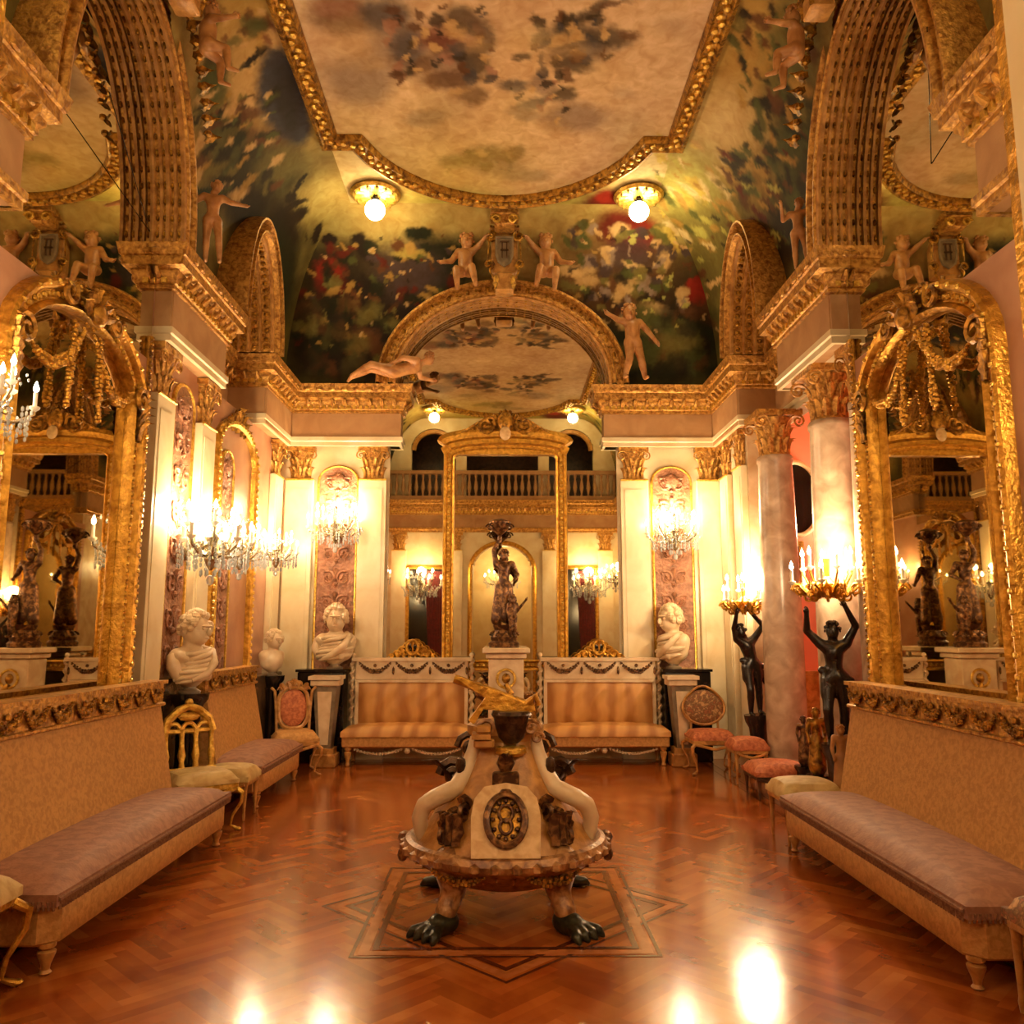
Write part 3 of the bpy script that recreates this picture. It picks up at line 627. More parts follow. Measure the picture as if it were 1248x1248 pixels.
(2.001, 1.176, 22.49, -1.992, -6.428, -53.94, 7, 0.3, 0.8),
(1.233, 1.778, 4.796, -15.03, -34.99, -8.548, 7, 0.3, 0.8),
(1.543, 0.771, 14.5, -25.69, -25.38, -21.34, 7, 0.3, 0.8),
(2.386, 0.82, -12.75, -21.82, -44.01, 36.55, 9, 0.3, 0.8),
(0.996, 1.045, 17.35, -28.3, -35.97, -28.65, 16, 0.3, 0.8),
(1.626, 0.69, 32.44, -10.02, -9.453, -44.92, 1, 0.3, 0.8),
(1.815, 0.912, -18.28, -8.18, -17.77, 58.28, 16, 0.3, 0.8),
(2.144, 1.095, 24.41, -18.19, -20.34, -32.86, 9, 0.3, 0.8),
(1.246, 0.554, 6.427, -34.69, -31.61, -9.277, 1, 0.3, 0.8),
(2.238, 0.64, -29.2, -27.44, -56.61, 93.64, 16, 0.3, 0.8),
(0.846, 0.931, -37.69, -20.36, -24.55, 63.31, 7, 0.3, 0.8),
(1.774, 1.696, 8.797, -29.54, -56.45, -15.56, 7, 0.3, 0.8),
(1.901, 0.504, 14.77, -15.35, -18.7, -28.72, 9, 0.3, 0.8),
(1.617, 0.581, 4.774, -29.71, -38.37, -9.833, 7, 0.3, 0.8),
(2.259, 1.583, 19.75, -5.515, -17.24, -38.27, 7, 0.3, 0.8),
(1.42, 0.873, 32.66, 0.826, 0.219, -55.95, 7, 0.3, 0.8),
(0.937, 1.776, 21.03, -5.017, -9.334, -20.39, 15, 0.3, 0.8),
(1.893, 0.791, 19.29, -25.97, -36.42, -39.76, 16, 0.3, 0.8),
(2.155, 1.176, -8.023, -19.72, -47.37, 20.52, 16, 0.3, 0.8),
(2.132, 1.472, -28.78, -29.09, -47.79, 42.36, 15, 0.3, 0.8),
(1.461, 1.823, -17.11, -13.21, -20.73, 15.02, 1, 0.3, 0.8),
(1.3, 0.687, -21.74, -7.878, -8.283, 35.49, 7, 0.3, 0.8),
(1.946, 0.606, 22.15, -45.07, -57.33, -44.21, 7, 0.3, 0.8),
(0.914, 1.853, 7.093, -19.22, -32.81, -7.723, 9, 0.3, 0.8),
(1.841, 1.476, -2.158, -27.42, -46.07, 0.146, 7, 0.3, 0.8),
(1.705, 1.167, 23.48, -18.71, -33.7, -48.9, 16, 0.3, 0.8),
(1.31, 0.408, 14.21, -36.83, -32.56, -20.2, 1, 0.3, 0.8),
(1.806, 0.757, -17.49, -31.3, -51.82, 42.46, 7, 0.3, 0.8),
(1.295, 0.922, -1.917, -22.93, -42.27, 4.021, 1, 0.3, 0.8),
(2.321, 0.868, -12.74, -24.72, -28.05, 19.91, 16, 0.3, 0.8),
(2.354, 0.902, 28.44, -37.97, -46.62, -49.09, 7, 0.3, 0.8),
(0.959, 0.406, 2.543, -52.23, -69.35, -5.11, 1, 0.3, 0.8),
(1.387, 1.67, 30.39, -21.52, -35.53, -34.72, 1, 0.3, 0.8)],
"left": [(9.391, 1.636, 9.422, 8.421, 2.697, -5.301, 1, 0.2, 1),
(8.411, 1.531, 4.055, 8.786, 8.372, -10.34, 1, 0.2, 1),
(8.359, 1.711, 19.05, 6.651, 2.258, -5.668, 1, 0.2, 1),
(8.541, 1.47, 0.068, 3.905, 12.61, -8.775, 1, 0.2, 1),
(8.786, 1.476, -0.787, 5.097, 9.692, -3.233, 1, 0.3, 1),
(8.769, 1.172, 1.295, 2.295, 1.025, -1.9, 1, 0.4, 1),
(9.111, 0.846, 1.407, 1.934, 0.741, -1.836, 2, 0.4, 1),
(9.258, 1.468, 15.84, -33.46, -17.61, -15.26, 1, 0.3, 0.8),
(6.117, 1.786, 0.678, 1.272, 1.795, -1.121, 15, 0.8, 0.8),
(6.687, 1.6, 0.85, 1.569, 1.5, -1.352, 7, 0.8, 0.7),
(6.967, 1.227, 0.863, 1.311, 1.98, -2.781, 15, 0.7, 0.7),
(6.975, 2.021, 0.703, 2.678, 1.614, -0.449, 11, 0.25, 1),
(7.453, 1.986, 0.146, 3.849, 2.748, -0.329, 11, 0.3, 1),
(7.098, 2.031, 1.355, 5.267, 1.751, -0.476, 1, 0.5, 0.7),
(6.414, 1.977, -0.362, 2.45, 21.47, 1.076, 1, 0.2, 1),
(6.354, 2.284, 2.833, 3.227, 5.997, -2.886, 7, 0.4, 0.9),
(6.189, 1.415, 3.207, 4.984, 4.6, -4.775, 1, 0.3, 0.9),
(6.272, 1.308, 2.853, 4.194, 3.74, -4.383, 3, 0.5, 0.9),
(6.442, 1.189, 2.283, 3.164, 2.271, -3.048, 3, 0.5, 0.9),
(7.169, 1.327, 0.801, 1.333, 2.939, -3.865, 9, 0.6, 0.8),
(7.551, 1.254, 0.188, 1.54, 2.143, -2.079, 2, 0.5, 0.9),
(6.798, 1.112, 1.779, 2.433, 2.029, -3.07, 3, 0.6, 0.8),
(7.697, 0.98, 1.257, 1.709, 1.571, -2.985, 1, 0.5, 1),
(7.822, 1.574, -0.196, 3.155, 3.72, -1.506, 4, 0.6, 0.8),
(6.805, 1.388, 0.037, 9.089, 28.08, -16.6, 15, 0.4, 0.92),
(6.851, 1.562, -1.786, 7.351, 13.71, -1.595, 1, 0.4, 0.92),
(7.119, 0.94, 1.346, 7.325, 14.15, -17.97, 1, 0.4, 0.92),
(6.561, 1.399, -3.943, 15.34, 38.58, -7.214, 15, 0.4, 0.92),
(7.461, 0.967, 0.28, 7.402, 12.09, -13.12, 7, 0.4, 0.92),
(7.327, 1.479, 0.531, 10.92, 32.77, -20.37, 1, 0.4, 0.92),
(6.463, 1.16, -1.16, 10.09, 15.95, -8.882, 1, 0.4, 0.92),
(7.384, 1.684, 1.029, 9.28, 25.4, -12.83, 1, 0.4, 0.92),
(7.002, 0.74, 3.415, 17.35, 37.95, -54.4, 9, 0.4, 0.92),
(6.613, 1.223, -1.981, 15.13, 55.99, -27.98, 2, 0.4, 0.92),
(6.6, 1.331, 1.726, 8.363, 22.57, -19.14, 9, 0.4, 0.92),
(7.731, 1.429, -2.65, 8.649, 22.31, -0.387, 2, 0.4, 0.92),
(6.489, 1.205, 1.283, 8.419, 34.21, -30.17, 7, 0.4, 0.92),
(6.336, 1.012, -0.923, 12.9, 28.25, -20.07, 1, 0.4, 0.92),
(7.304, 1.439, 0.458, 7.26, 22.24, -15.03, 4, 0.4, 0.92),
(6.876, 1.367, -0.354, 7.212, 18.48, -10, 1, 0.4, 0.92),
(6.44, 1.084, -4.113, 12.23, 19.19, -2.629, 15, 0.4, 0.92),
(6.538, 0.874, -4.921, 17.32, 42.32, -13.45, 15, 0.4, 0.92),
(7.171, 1.002, -0.079, 12.97, 43.18, -40.27, 1, 0.4, 0.92),
(6.773, 1.272, -1.924, 18.11, 68.7, -35.53, 7, 0.4, 0.92),
(6.546, 1.215, -0.076, 13.78, 30.32, -20.88, 1, 0.4, 0.92),
(7.101, 1.008, -2.396, 14.9, 40.75, -24.32, 3, 0.4, 0.92),
(7.421, 1.544, -0.307, 10.46, 31.93, -14.69, 7, 0.4, 0.92),
(6.681, 0.786, 1.361, 22.22, 72.66, -82.25, 4, 0.4, 0.92),
(6.95, 1.86, -2.74, 6.002, 21.01, 6.771, 1, 0.4, 0.92),
(7.06, 1.476, -5.477, 15.08, 26.9, 1.845, 4, 0.4, 0.92),
(7.745, 1.567, -2.163, 7.899, 17.08, -0.47, 7, 0.4, 0.92),
(6.96, 1.846, -1.636, 7.773, 31.5, 0.83, 3, 0.4, 0.92),
(7.263, 1.205, -3.555, 9.255, 15.75, 1.877, 2, 0.4, 0.92),
(7.202, 0.878, -1.508, 12.36, 18.32, -14.23, 3, 0.4, 0.92),
(6.651, 1.317, -3.892, 11.78, 31.38, -2.482, 7, 0.4, 0.92),
(7.278, 1.178, -1.435, 12.83, 27.25, -16.51, 15, 0.4, 0.92),
(6.578, 1.086, 1.38, 6.922, 15.74, -16.52, 9, 0.4, 0.92),
(6.298, 1.189, -0.284, 8.181, 21.04, -13.49, 7, 0.4, 0.92),
(6.768, 1.573, 1.033, 13.65, 29.53, -15.19, 3, 0.4, 0.92),
(6.722, 0.984, 2.24, 20.36, 36.95, -38.97, 2, 0.4, 0.92),
(6.497, 0.917, -3.634, 19.69, 29.11, -16.37, 7, 0.4, 0.92),
(6.362, 0.985, 3.92, 16.66, 50.37, -56.76, 2, 0.4, 0.92),
(7.066, 1.29, 1.51, 13.95, 36.91, -31.17, 3, 0.4, 0.92),
(7.551, 1.159, -1.516, 7.629, 19.12, -8.16, 15, 0.4, 0.92),
(6.826, 0.637, 2.267, 11.65, 33.1, -48.7, 3, 0.4, 0.92),
(6.815, 0.643, -0.067, 8.051, 21.48, -24.44, 2, 0.4, 0.92),
(7.533, 1.69, -7.212, 14.79, 44.09, 18.26, 9, 0.4, 0.92),
(7.425, 1.467, -4.348, 11.41, 26.96, 3.928, 3, 0.4, 0.92),
(6.787, 1.553, 0.363, 8.238, 26.09, -13, 9, 0.4, 0.92),
(6.979, 1.542, -1.391, 7.394, 17.26, -3.64, 9, 0.4, 0.92),
(6.816, 1.319, -9.588, 21.39, 26.1, 5.809, 3, 0.4, 0.92),
(7.186, 1.038, 1.668, 12.52, 23.35, -26.31, 4, 0.4, 0.92),
(6.679, 0.901, -1.481, 13.04, 21.29, -15.7, 1, 0.4, 0.92),
(6.983, 0.77, 0.986, 7.371, 26.92, -35.44, 2, 0.4, 0.92),
(6.922, 0.926, -0.699, 8.016, 14.08, -11.27, 4, 0.4, 0.92),
(6.979, 1.421, -3.723, 10.39, 32.61, 1.179, 15, 0.4, 0.92),
(7.917, 1.292, -3.454, 9.547, 17.85, 2.57, 4, 0.4, 0.92),
(7.032, 1.273, -1.768, 7.822, 13.54, -4.101, 2, 0.4, 0.92),
(6.904, 1.822, -6.421, 15.54, 32.56, 8.143, 7, 0.4, 0.92),
(7.396, 1.64, -2.063, 10, 24.8, -2.834, 3, 0.4, 0.92),
(6.961, 1.466, -6.325, 12.72, 34.17, 12.06, 4, 0.4, 0.92),
(6.755, 1.195, -1.734, 15.1, 43.12, -23.88, 1, 0.4, 0.92),
(6.893, 1.562, -5.01, 10.88, 20.58, 5.311, 7, 0.4, 0.92),
(6.327, 1.111, 0.333, 11.38, 27.63, -21.71, 1, 0.4, 0.92),
(6.501, 1.191, 1.474, 9.029, 18.92, -17.17, 1, 0.4, 0.92),
(6.529, 0.877, -1.089, 10.31, 17.24, -13, 7, 0.4, 0.92),
(7.971, 1.352, -3.501, 10.2, 12.62, 1.162, 1, 0.4, 0.92),
(6.613, 0.792, 1.698, 6.567, 13.27, -18.15, 9, 0.4, 0.92),
(6.765, 0.997, 2.12, 21.31, 39.4, -40.9, 1, 0.4, 0.92),
(7.327, 1.48, -3.175, 8.3, 11.88, 1.658, 2, 0.4, 0.92),
(6.5, 1.176, -1.482, 9.747, 35.82, -17.45, 1, 0.4, 0.92),
(6.507, 1.274, -2.059, 11.72, 20.7, -8.061, 4, 0.4, 0.92),
(7.338, 1.483, 1.164, 10.45, 20.42, -14.33, 9, 0.4, 0.92),
(6.666, 0.779, -3.189, 18.35, 28.4, -18.81, 7, 0.4, 0.92),
(6.911, 1.487, -3.707, 8.973, 15.37, 2.42, 9, 0.4, 0.92),
(7.196, 0.911, 0.148, 13.87, 28.2, -29.33, 7, 0.4, 0.92),
(6.821, 1.587, -0.133, 14.37, 32.01, -13.13, 7, 0.4, 0.92),
(6.695, 0.712, -3.488, 11.82, 24.76, -7.248, 7, 0.4, 0.92),
(7.118, 1.769, 1.71, 14.63, 47.08, -19.05, 3, 0.4, 0.92),
(7.789, 1.361, -3.451, 9.836, 12.44, 1.165, 1, 0.4, 0.92),
(7.271, 1.34, -1.646, 12.11, 22.45, -9.945, 7, 0.4, 0.92),
(7.119, 1.679, -5.739, 12.48, 40.36, 12.15, 7, 0.4, 0.92),
(6.951, 1.085, -0.876, 10.62, 20.91, -14.72, 2, 0.4, 0.92),
(6.688, 1.45, -0.858, 9.725, 27.14, -11.14, 4, 0.4, 0.92),
(6.679, 1.435, -6.465, 18.27, 27.89, 0.145, 7, 0.4, 0.92),
(6.521, 1.196, -0.723, 19.56, 49.68, -32.58, 9, 0.4, 0.92),
(6.775, 1.411, -1, 12.07, 28.85, -13.05, 9, 0.4, 0.92),
(6.933, 1.159, -6.317, 16.95, 25.54, 0.808, 7, 0.4, 0.92),
(7.19, 0.916, -4.464, 14.05, 23.54, -3.094, 1, 0.4, 0.92),
(6.488, 1.216, -1.037, 8.884, 31.43, -16.33, 4, 0.4, 0.92),
(6.703, 1.354, -4.374, 13.5, 19.75, -1.526, 7, 0.4, 0.92),
(8.014, 1.437, -1.68, 8.833, 19.39, -5.382, 9, 0.4, 0.92),
(6.937, 1.024, -0.532, 8.679, 15.21, -11.95, 1, 0.4, 0.92),
(6.708, 0.809, 1.397, 8.988, 33.16, -41.59, 15, 0.4, 0.92),
(6.144, 1.863, 0.315, -17.81, -25.21, 3.633, 5, 0.4, 0.7),
(5.979, 1.408, 13.63, 4.892, 18.58, -31.64, 3, 0.4, 0.7),
(6.229, 1.777, -2.169, -13.51, -30.81, 11.31, 7, 0.4, 0.7),
(6.1, 1.869, 5.426, -12.09, -22.51, -5.271, 3, 0.4, 0.7),
(6.112, 1.836, 2.263, -14.44, -32.38, 1.49, 9, 0.4, 0.7),
(6.31, 2, 7.174, -5.045, -9.325, -10.66, 15, 0.4, 0.7),
(6.072, 1.642, 21.09, -13.52, -9.794, -25.55, 5, 0.4, 0.7),
(6.006, 1.492, 10.99, -10.75, -15.78, -21.91, 15, 0.4, 0.7),
(6.244, 2.124, 8.326, -1.729, -3.567, -9.733, 5, 0.4, 0.7),
(5.809, 1.67, 1.206, -21.3, -28.47, 6.907, 7, 0.4, 0.7),
(6.156, 2.166, 8.523, -0.08, -2.189, -15.02, 5, 0.4, 0.7),
(6.066, 1.935, 2.862, -10.47, -14.13, -1.621, 3, 0.4, 0.7),
(5.986, 2.183, 9.888, -3.857, -11.36, -15.53, 15, 0.4, 0.7),
(5.929, 1.714, 6.025, -15.2, -32.63, -3.567, 7, 0.4, 0.7),
(6.125, 2.019, 10.67, 0.18, 0.812, -11.93, 5, 0.4, 0.7),
(6.024, 1.947, 18.01, -3.336, -2.536, -19.32, 3, 0.4, 0.7),
(5.772, 1.638, 4.361, -9.215, -11.93, -1.87, 5, 0.4, 0.7),
(6.14, 2.048, 10.6, -11.45, -23.19, -15.32, 9, 0.4, 0.7),
(6.318, 2.041, 6.181, -13.24, -17.92, -6.103, 15, 0.4, 0.7),
(6.016, 2.145, 9.224, 16.6, 22.89, -6.927, 7, 0.4, 0.7),
(6.346, 2.1, 10.05, -0.436, -1.016, -9.677, 7, 0.4, 0.7),
(5.994, 1.983, 21.31, -0.772, 0.667, -20.61, 9, 0.4, 0.7),
(5.814, 1.711, 13.58, 4.431, 12.21, -20.16, 9, 0.4, 0.7),
(5.854, 1.597, 7.238, -18.65, -26.64, -1.37, 3, 0.4, 0.7),
(6.148, 2.035, -0.939, -7.205, -9.644, 1.104, 3, 0.4, 0.7),
(6.173, 1.981, 3.359, -7.143, -12.25, -3.724, 3, 0.4, 0.7),
(6.351, 2.043, 12.46, 3.306, 9.913, -27.2, 5, 0.4, 0.7),
(5.782, 1.669, 10.7, -0.493, 4.615, -17.06, 15, 0.4, 0.7),
(5.713, 1.59, -8.245, -16.92, -27.13, 18.95, 9, 0.4, 0.7),
(6.151, 1.702, 1.014, -11.83, -21.86, 4.5, 3, 0.4, 0.7)],
"right": [(8.381, 2.261, -0.335, -2.566, 3.216, 0.055, 14, 0.9, 0.35),
(8.651, 2.048, -0.971, -0.826, 0.939, -1.511, 16, 0.6, 0.8),
(9.54, 1.547, -0.447, -1.08, 0.907, -1.311, 4, 0.6, 0.8),
(9.404, 0.943, -3.238, -0.2, 7.636, -27.5, 7, 0.3, 1),
(9.658, 1.171, -3.96, -7.524, 6.973, -14.7, 9, 0.3, 1),
(9.488, 1.744, 0.988, -7.836, 13.38, -2.436, 1, 0.35, 0.9),
(9.481, 1.601, 8.764, -3.052, -2.407, 21.11, 4, 0.35, 0.9),
(9.43, 1.842, 6.361, 0.059, -3.153, 18.48, 4, 0.35, 0.9),
(9.809, 0.206, 3.449, -3.648, -2.285, 15.07, 4, 0.5, 0.7),
(9.464, 0.598, 1.119, -6.227, 3.226, -2.3, 4, 0.5, 0.7),
(9.873, 0.686, 3.27, -6.541, 1.091, 11.23, 9, 0.5, 0.7),
(9.628, 0.274, 0.581, -5.751, 4.361, -6.289, 3, 0.5, 0.7),
(9.676, 0.661, -0.172, -4.274, 6.421, -11.6, 3, 0.5, 0.7),
(9.435, 0.554, 2.648, -8.521, 4.291, 3.534, 3, 0.5, 0.7),
(8.923, 2.237, 0.932, -4.243, 14.22, 6.109, 3, 0.4, 0.9),
(8.627, 1.859, 2.462, -10.69, 37.4, 4.183, 15, 0.4, 0.9),
(9.268, 1.705, 3.907, -12.57, 21.71, 5.452, 3, 0.4, 0.9),
(8.769, 1.92, 1.124, -5.718, 12, 1.276, 8, 0.4, 0.9),
(9.127, 1.326, 0.652, -7.723, 13.51, -9.148, 15, 0.4, 0.9),
(8.83, 1.491, 0.781, -9.196, 16.67, -8.45, 16, 0.4, 0.9),
(8.093, 1.755, 4.877, -10.1, 17.7, 9.241, 15, 0.4, 0.9),
(8.927, 1.697, 1.939, -8.043, 17.22, 0.636, 3, 0.4, 0.9),
(8.521, 1.739, 2.517, -5.716, 11.6, 5.772, 8, 0.4, 0.9),
(8.758, 2.169, 1.206, -4.784, 14.12, 5.628, 14, 0.4, 0.9),
(9.105, 1.296, -0.627, -8.503, 20.6, -22.71, 14, 0.4, 0.9),
(8.41, 1.884, 0.955, -5.478, 12.67, 0.332, 8, 0.4, 0.9),
(9.02, 2.328, 1.915, -3.311, 11.14, 9.923, 15, 0.4, 0.9),
(8.153, 1.626, 1.711, -6.533, 15.49, -0.029, 14, 0.4, 0.9),
(8.47, 1.445, 2.909, -9.914, 22.81, 0.58, 15, 0.4, 0.9),
(8.393, 1.71, 3.198, -6.813, 16.97, 9.356, 14, 0.4, 0.9),
(7.875, 2.085, -0.051, -12.28, 39.63, -1.08, 8, 0.4, 0.9),
(8.122, 1.536, 1.122, -7.211, 20.9, -6.114, 3, 0.4, 0.9),
(8.229, 1.181, 3.597, -13.24, 31.17, -4.615, 3, 0.4, 0.9),
(8.265, 2.234, 4.074, -5.515, 16.87, 15.23, 15, 0.4, 0.9),
(7.626, 1.605, 2.624, -8.543, 18.72, 0.94, 15, 0.4, 0.9),
(8.189, 1.14, 1.886, -6.947, 15.5, -2.515, 15, 0.4, 0.9),
(8.44, 2.188, 2.082, -10.76, 34.02, 10.96, 15, 0.4, 0.9),
(7.991, 1.256, 2.661, -9.628, 20.38, -2.693, 15, 0.4, 0.9),
(9.317, 1.882, 0.553, -7.841, 16.17, -2.436, 15, 0.4, 0.9),
(8.593, 1.937, 1.148, -4.814, 15.99, 2.916, 14, 0.4, 0.9),
(7.947, 1.619, 1.765, -9.042, 29.99, -4.581, 14, 0.4, 0.9),
(9.414, 1.696, 4.158, -11.75, 22.11, 8.691, 3, 0.4, 0.9),
(8.179, 2.121, 0.311, -8.976, 37.04, 2.065, 15, 0.4, 0.9),
(8.205, 2.202, 6.253, -5.44, 23.44, 30.18, 14, 0.4, 0.9),
(8.345, 1.235, 3.435, -12.16, 19.72, -1.609, 15, 0.4, 0.9),
(8.123, 1.369, 2.1, -6.309, 14.92, 1.477, 14, 0.4, 0.9),
(8.309, 1.178, 3.038, -13.8, 19.46, -6.577, 16, 0.4, 0.9),
(8.438, 1.837, 2.583, -9.202, 29.22, 5.205, 15, 0.4, 0.9),
(9.098, 1.501, 1.041, -7.61, 13.38, -5.009, 16, 0.4, 0.9),
(7.793, 1.671, 2.981, -10.79, 30.12, 0.958, 14, 0.4, 0.9),
(8.53, 1.63, -0.437, -10.03, 27.41, -16.51, 14, 0.4, 0.9),
(9.255, 1.663, 1.118, -9.446, 17.63, -4.847, 3, 0.4, 0.9),
(7.824, 2.061, 3.129, -7.351, 19.83, 9.115, 15, 0.4, 0.9),
(8.851, 1.991, 1.86, -4.312, 14.04, 7.955, 15, 0.4, 0.9),
(7.836, 1.552, 4.017, -11.67, 18.63, 2.49, 3, 0.4, 0.9),
(7.852, 1.504, 2.251, -7.66, 19.09, -0.102, 15, 0.4, 0.9),
(8.232, 2.273, 2.665, -5.218, 19.85, 13.8, 16, 0.4, 0.9),
(9.414, 1.655, 2.979, -7.938, 17.06, 7.85, 15, 0.4, 0.9),
(9.481, 1.767, 0.186, -4.965, 9.514, -3.35, 14, 0.4, 0.9),
(8.93, 1.278, 21.22, -21.86, 1.58, 37.24, 9, 0.3, 0.8),
(9.465, 1.585, -1.558, -22.29, 28.65, -22.69, 1, 0.3, 0.8),
(9.822, 0.575, -6.779, -14.71, 21.76, -61.07, 7, 0.3, 0.8),
(9.569, 1.51, 16.99, -21.68, 7.572, 28.22, 15, 0.3, 0.8),
(8.78, 1.342, 9.733, -18.71, 7.735, 9.68, 15, 0.3, 0.8),
(9.179, 1.508, -1.656, -21.55, 30.59, -26.6, 16, 0.3, 0.8),
(9.625, 1.048, 16.65, 5.932, -22.77, 72.94, 1, 0.3, 0.8),
(8.613, 1.348, -7.204, -17.06, 22.52, -33.88, 1, 0.3, 0.8),
(9.793, 0.915, 9.485, -28.49, 20.93, 16.17, 7, 0.3, 0.8),
(9.476, 1.274, -1.162, -17.26, 21, -24.48, 16, 0.3, 0.8),
(8.662, 1.419, -6.003, -14.13, 24.79, -35.54, 1, 0.3, 0.8),
(9.12, 1.286, 10.97, -36.55, 30.31, 3.127, 9, 0.3, 0.8),
(6.392, 2.038, -0.674, -1.452, 0.822, -0.347, 15, 0.8, 0.9),
(7.328, 1.861, -0.833, -1.877, 1.904, -1.347, 0, 0.8, 0.6),
(6.166, 1.447, -1.399, -2.94, 1.154, -1.073, 3, 0.6, 0.8),
(6.57, 0.932, -1.445, -2.31, 1.07, -1.683, 2, 0.5, 0.9),
(6.464, 1.25, -0.962, -2.629, 6.873, -7.394, 1, 0.4, 0.9),
(7.207, 1.034, -0.052, -4.577, 1.363, -1.31, 3, 0.5, 0.8),
(7.648, 1.257, -2.323, 0.655, 0.542, -2.322, 15, 0.6, 0.6),
(7.241, 0.574, -1.494, -1.227, 1.247, -2.969, 1, 0.5, 1),
(6.655, 1.404, -0.696, -3.216, 10.57, -8.801, 1, 0.3, 1),
(7.556, 1.213, 2.982, -10.84, 21.67, -3.954, 4, 0.4, 0.92),
(6.365, 1.153, 6.463, -18.91, 32.88, -3.58, 1, 0.4, 0.92),
(6.16, 1.353, 12.75, -17.68, 20.14, 17.35, 4, 0.4, 0.92),
(6.918, 1.434, 4.672, -8.592, 11.86, 6.086, 3, 0.4, 0.92),
(6.582, 1.444, 5.357, -9.706, 16.94, 7.485, 9, 0.4, 0.92),
(5.971, 1.526, 3.807, -11.03, 28.35, -0.711, 9, 0.4, 0.92),
(6.099, 1.675, 5.186, -18.16, 36.17, -1.073, 15, 0.4, 0.92),
(6.19, 1.837, 8.447, -7.227, 16.13, 18.61, 4, 0.4, 0.92),
(6.17, 2.195, 2.228, -6.062, 26.08, 8.485, 4, 0.4, 0.92),
(5.979, 1.494, 6.318, -7.147, 12.44, 13.09, 4, 0.4, 0.92),
(5.955, 1.45, 6.302, -9.567, 16.67, 8.677, 4, 0.4, 0.92),
(6.464, 1.368, 9.133, -12.08, 13.83, 15.71, 3, 0.4, 0.92),
(6.805, 1.513, 5.705, -9.383, 15.1, 9.289, 3, 0.4, 0.92),
(6.508, 1.053, 1.852, -10.11, 15.91, -8.014, 9, 0.4, 0.92),
(6.766, 1.381, 4.966, -15.43, 38.17, -2.495, 1, 0.4, 0.92),
(5.738, 1.467, 3.415, -16.83, 33.35, -7.932, 9, 0.4, 0.92),
(6.479, 1.6, 4.747, -9.787, 20.87, 5.423, 2, 0.4, 0.92),
(7.113, 0.916, 4.063, -11.6, 16.39, 0.325, 2, 0.4, 0.92),
(6.281, 1.668, 6.406, -6.213, 10.62, 13.46, 15, 0.4, 0.92),
(6.503, 1.192, 4.432, -9.256, 20.05, 6.108, 15, 0.4, 0.92),
(6.218, 1.28, 3.593, -12.13, 18.81, -3.412, 15, 0.4, 0.92),
(6.006, 1.931, 3.002, -6.663, 14.63, 3.612, 9, 0.4, 0.92),
(7.093, 1.08, 3.067, -8.695, 15.51, 0.142, 3, 0.4, 0.92),
(6.481, 1.933, 7.629, -7.415, 22.03, 20.75, 3, 0.4, 0.92),
(6.902, 1.22, 5.443, -10.55, 14.94, 8.224, 15, 0.4, 0.92),
(6.104, 1.617, 8.097, -14.91, 30.84, 9.187, 1, 0.4, 0.92),
(6.248, 1.671, 7.165, -18.47, 42.68, 4.425, 3, 0.4, 0.92),
(6.345, 2.11, 4.935, -6.376, 16.55, 9.92, 3, 0.4, 0.92),
(7.057, 1.414, 4.49, -11.45, 16.64, 2.219, 2, 0.4, 0.92),
(6.148, 1.846, 4.511, -13.86, 37.45, 3.804, 3, 0.4, 0.92),
(6.635, 0.705, 0.913, -14.18, 23.46, -22.6, 9, 0.4, 0.92),
(6.312, 1.1, 6.159, -9.954, 9.3, 8.205, 4, 0.4, 0.92),
(5.753, 1.643, 6.514, -11.61, 23.92, 6.452, 2, 0.4, 0.92),
(5.851, 1.597, 11.94, -16.6, 26.69, 14.29, 3, 0.4, 0.92),
(7.054, 1.429, 5.133, -7.936, 10.92, 9.951, 1, 0.4, 0.92),
(7.402, 0.924, 6.563, -15.12, 15.99, 9.311, 3, 0.4, 0.92),
(6.518, 1.919, 6.23, -6.895, 21.63, 17.51, 1, 0.4, 0.92),
(6.53, 1.027, 1.047, -9.445, 18.36, -12.19, 2, 0.4, 0.92),
(6.409, 1.221, 11.55, -21.34, 24.14, 11.44, 1, 0.4, 0.92),
(6.15, 2, 8.079, -4.978, 13.85, 19.06, 9, 0.4, 0.92),
(6.177, 1.788, 7.457, -12.61, 27.24, 10.38, 9, 0.4, 0.92),
(6.144, 1.229, 1.553, -8.718, 15.82, -6.466, 15, 0.4, 0.92),
(6.496, 1.725, 8.873, -12.85, 30.22, 18.03, 9, 0.4, 0.92),
(6.27, 1.523, 4.507, -9.264, 17.84, 4.054, 15, 0.4, 0.92),
(5.847, 1.869, 8.882, -6.306, 20, 25.49, 1, 0.4, 0.92),
(6.184, 1.538, 7.064, -7.615, 10.91, 13.25, 2, 0.4, 0.92),
(7.266, 0.931, 3.51, -15.91, 22.05, -10.31, 9, 0.4, 0.92),
(7.678, 1.332, 9.006, -17.58, 21.92, 15.77, 15, 0.4, 0.92),
(6.905, 1.764, 5.497, -6.12, 9.83, 10.67, 15, 0.4, 0.92),
(6.467, 0.99, 1.424, -15.47, 32.82, -23.46, 9, 0.4, 0.92),
(7.081, 1.421, 3.298, -7.863, 14.12, 2.923, 3, 0.4, 0.92),
(6.872, 0.729, 4.642, -11.49, 9.918, 3.184, 3, 0.4, 0.92),
(7.029, 0.711, 2.827, -9.644, 13.65, -3.349, 3, 0.4, 0.92),
(7.56, 1.509, 2.45, -10.52, 16.53, -2.567, 4, 0.4, 0.92),
(7.589, 1.22, 4.928, -10.74, 16.4, 8.752, 3, 0.4, 0.92),
(6.5, 1.442, 5.868, -7.824, 16.19, 16.2, 4, 0.4, 0.92),
(6.336, 1.374, 5.213, -12.69, 25.04, 1.944, 1, 0.4, 0.92),
(5.884, 1.771, 11.21, -11.19, 24.54, 21.3, 3, 0.4, 0.92),
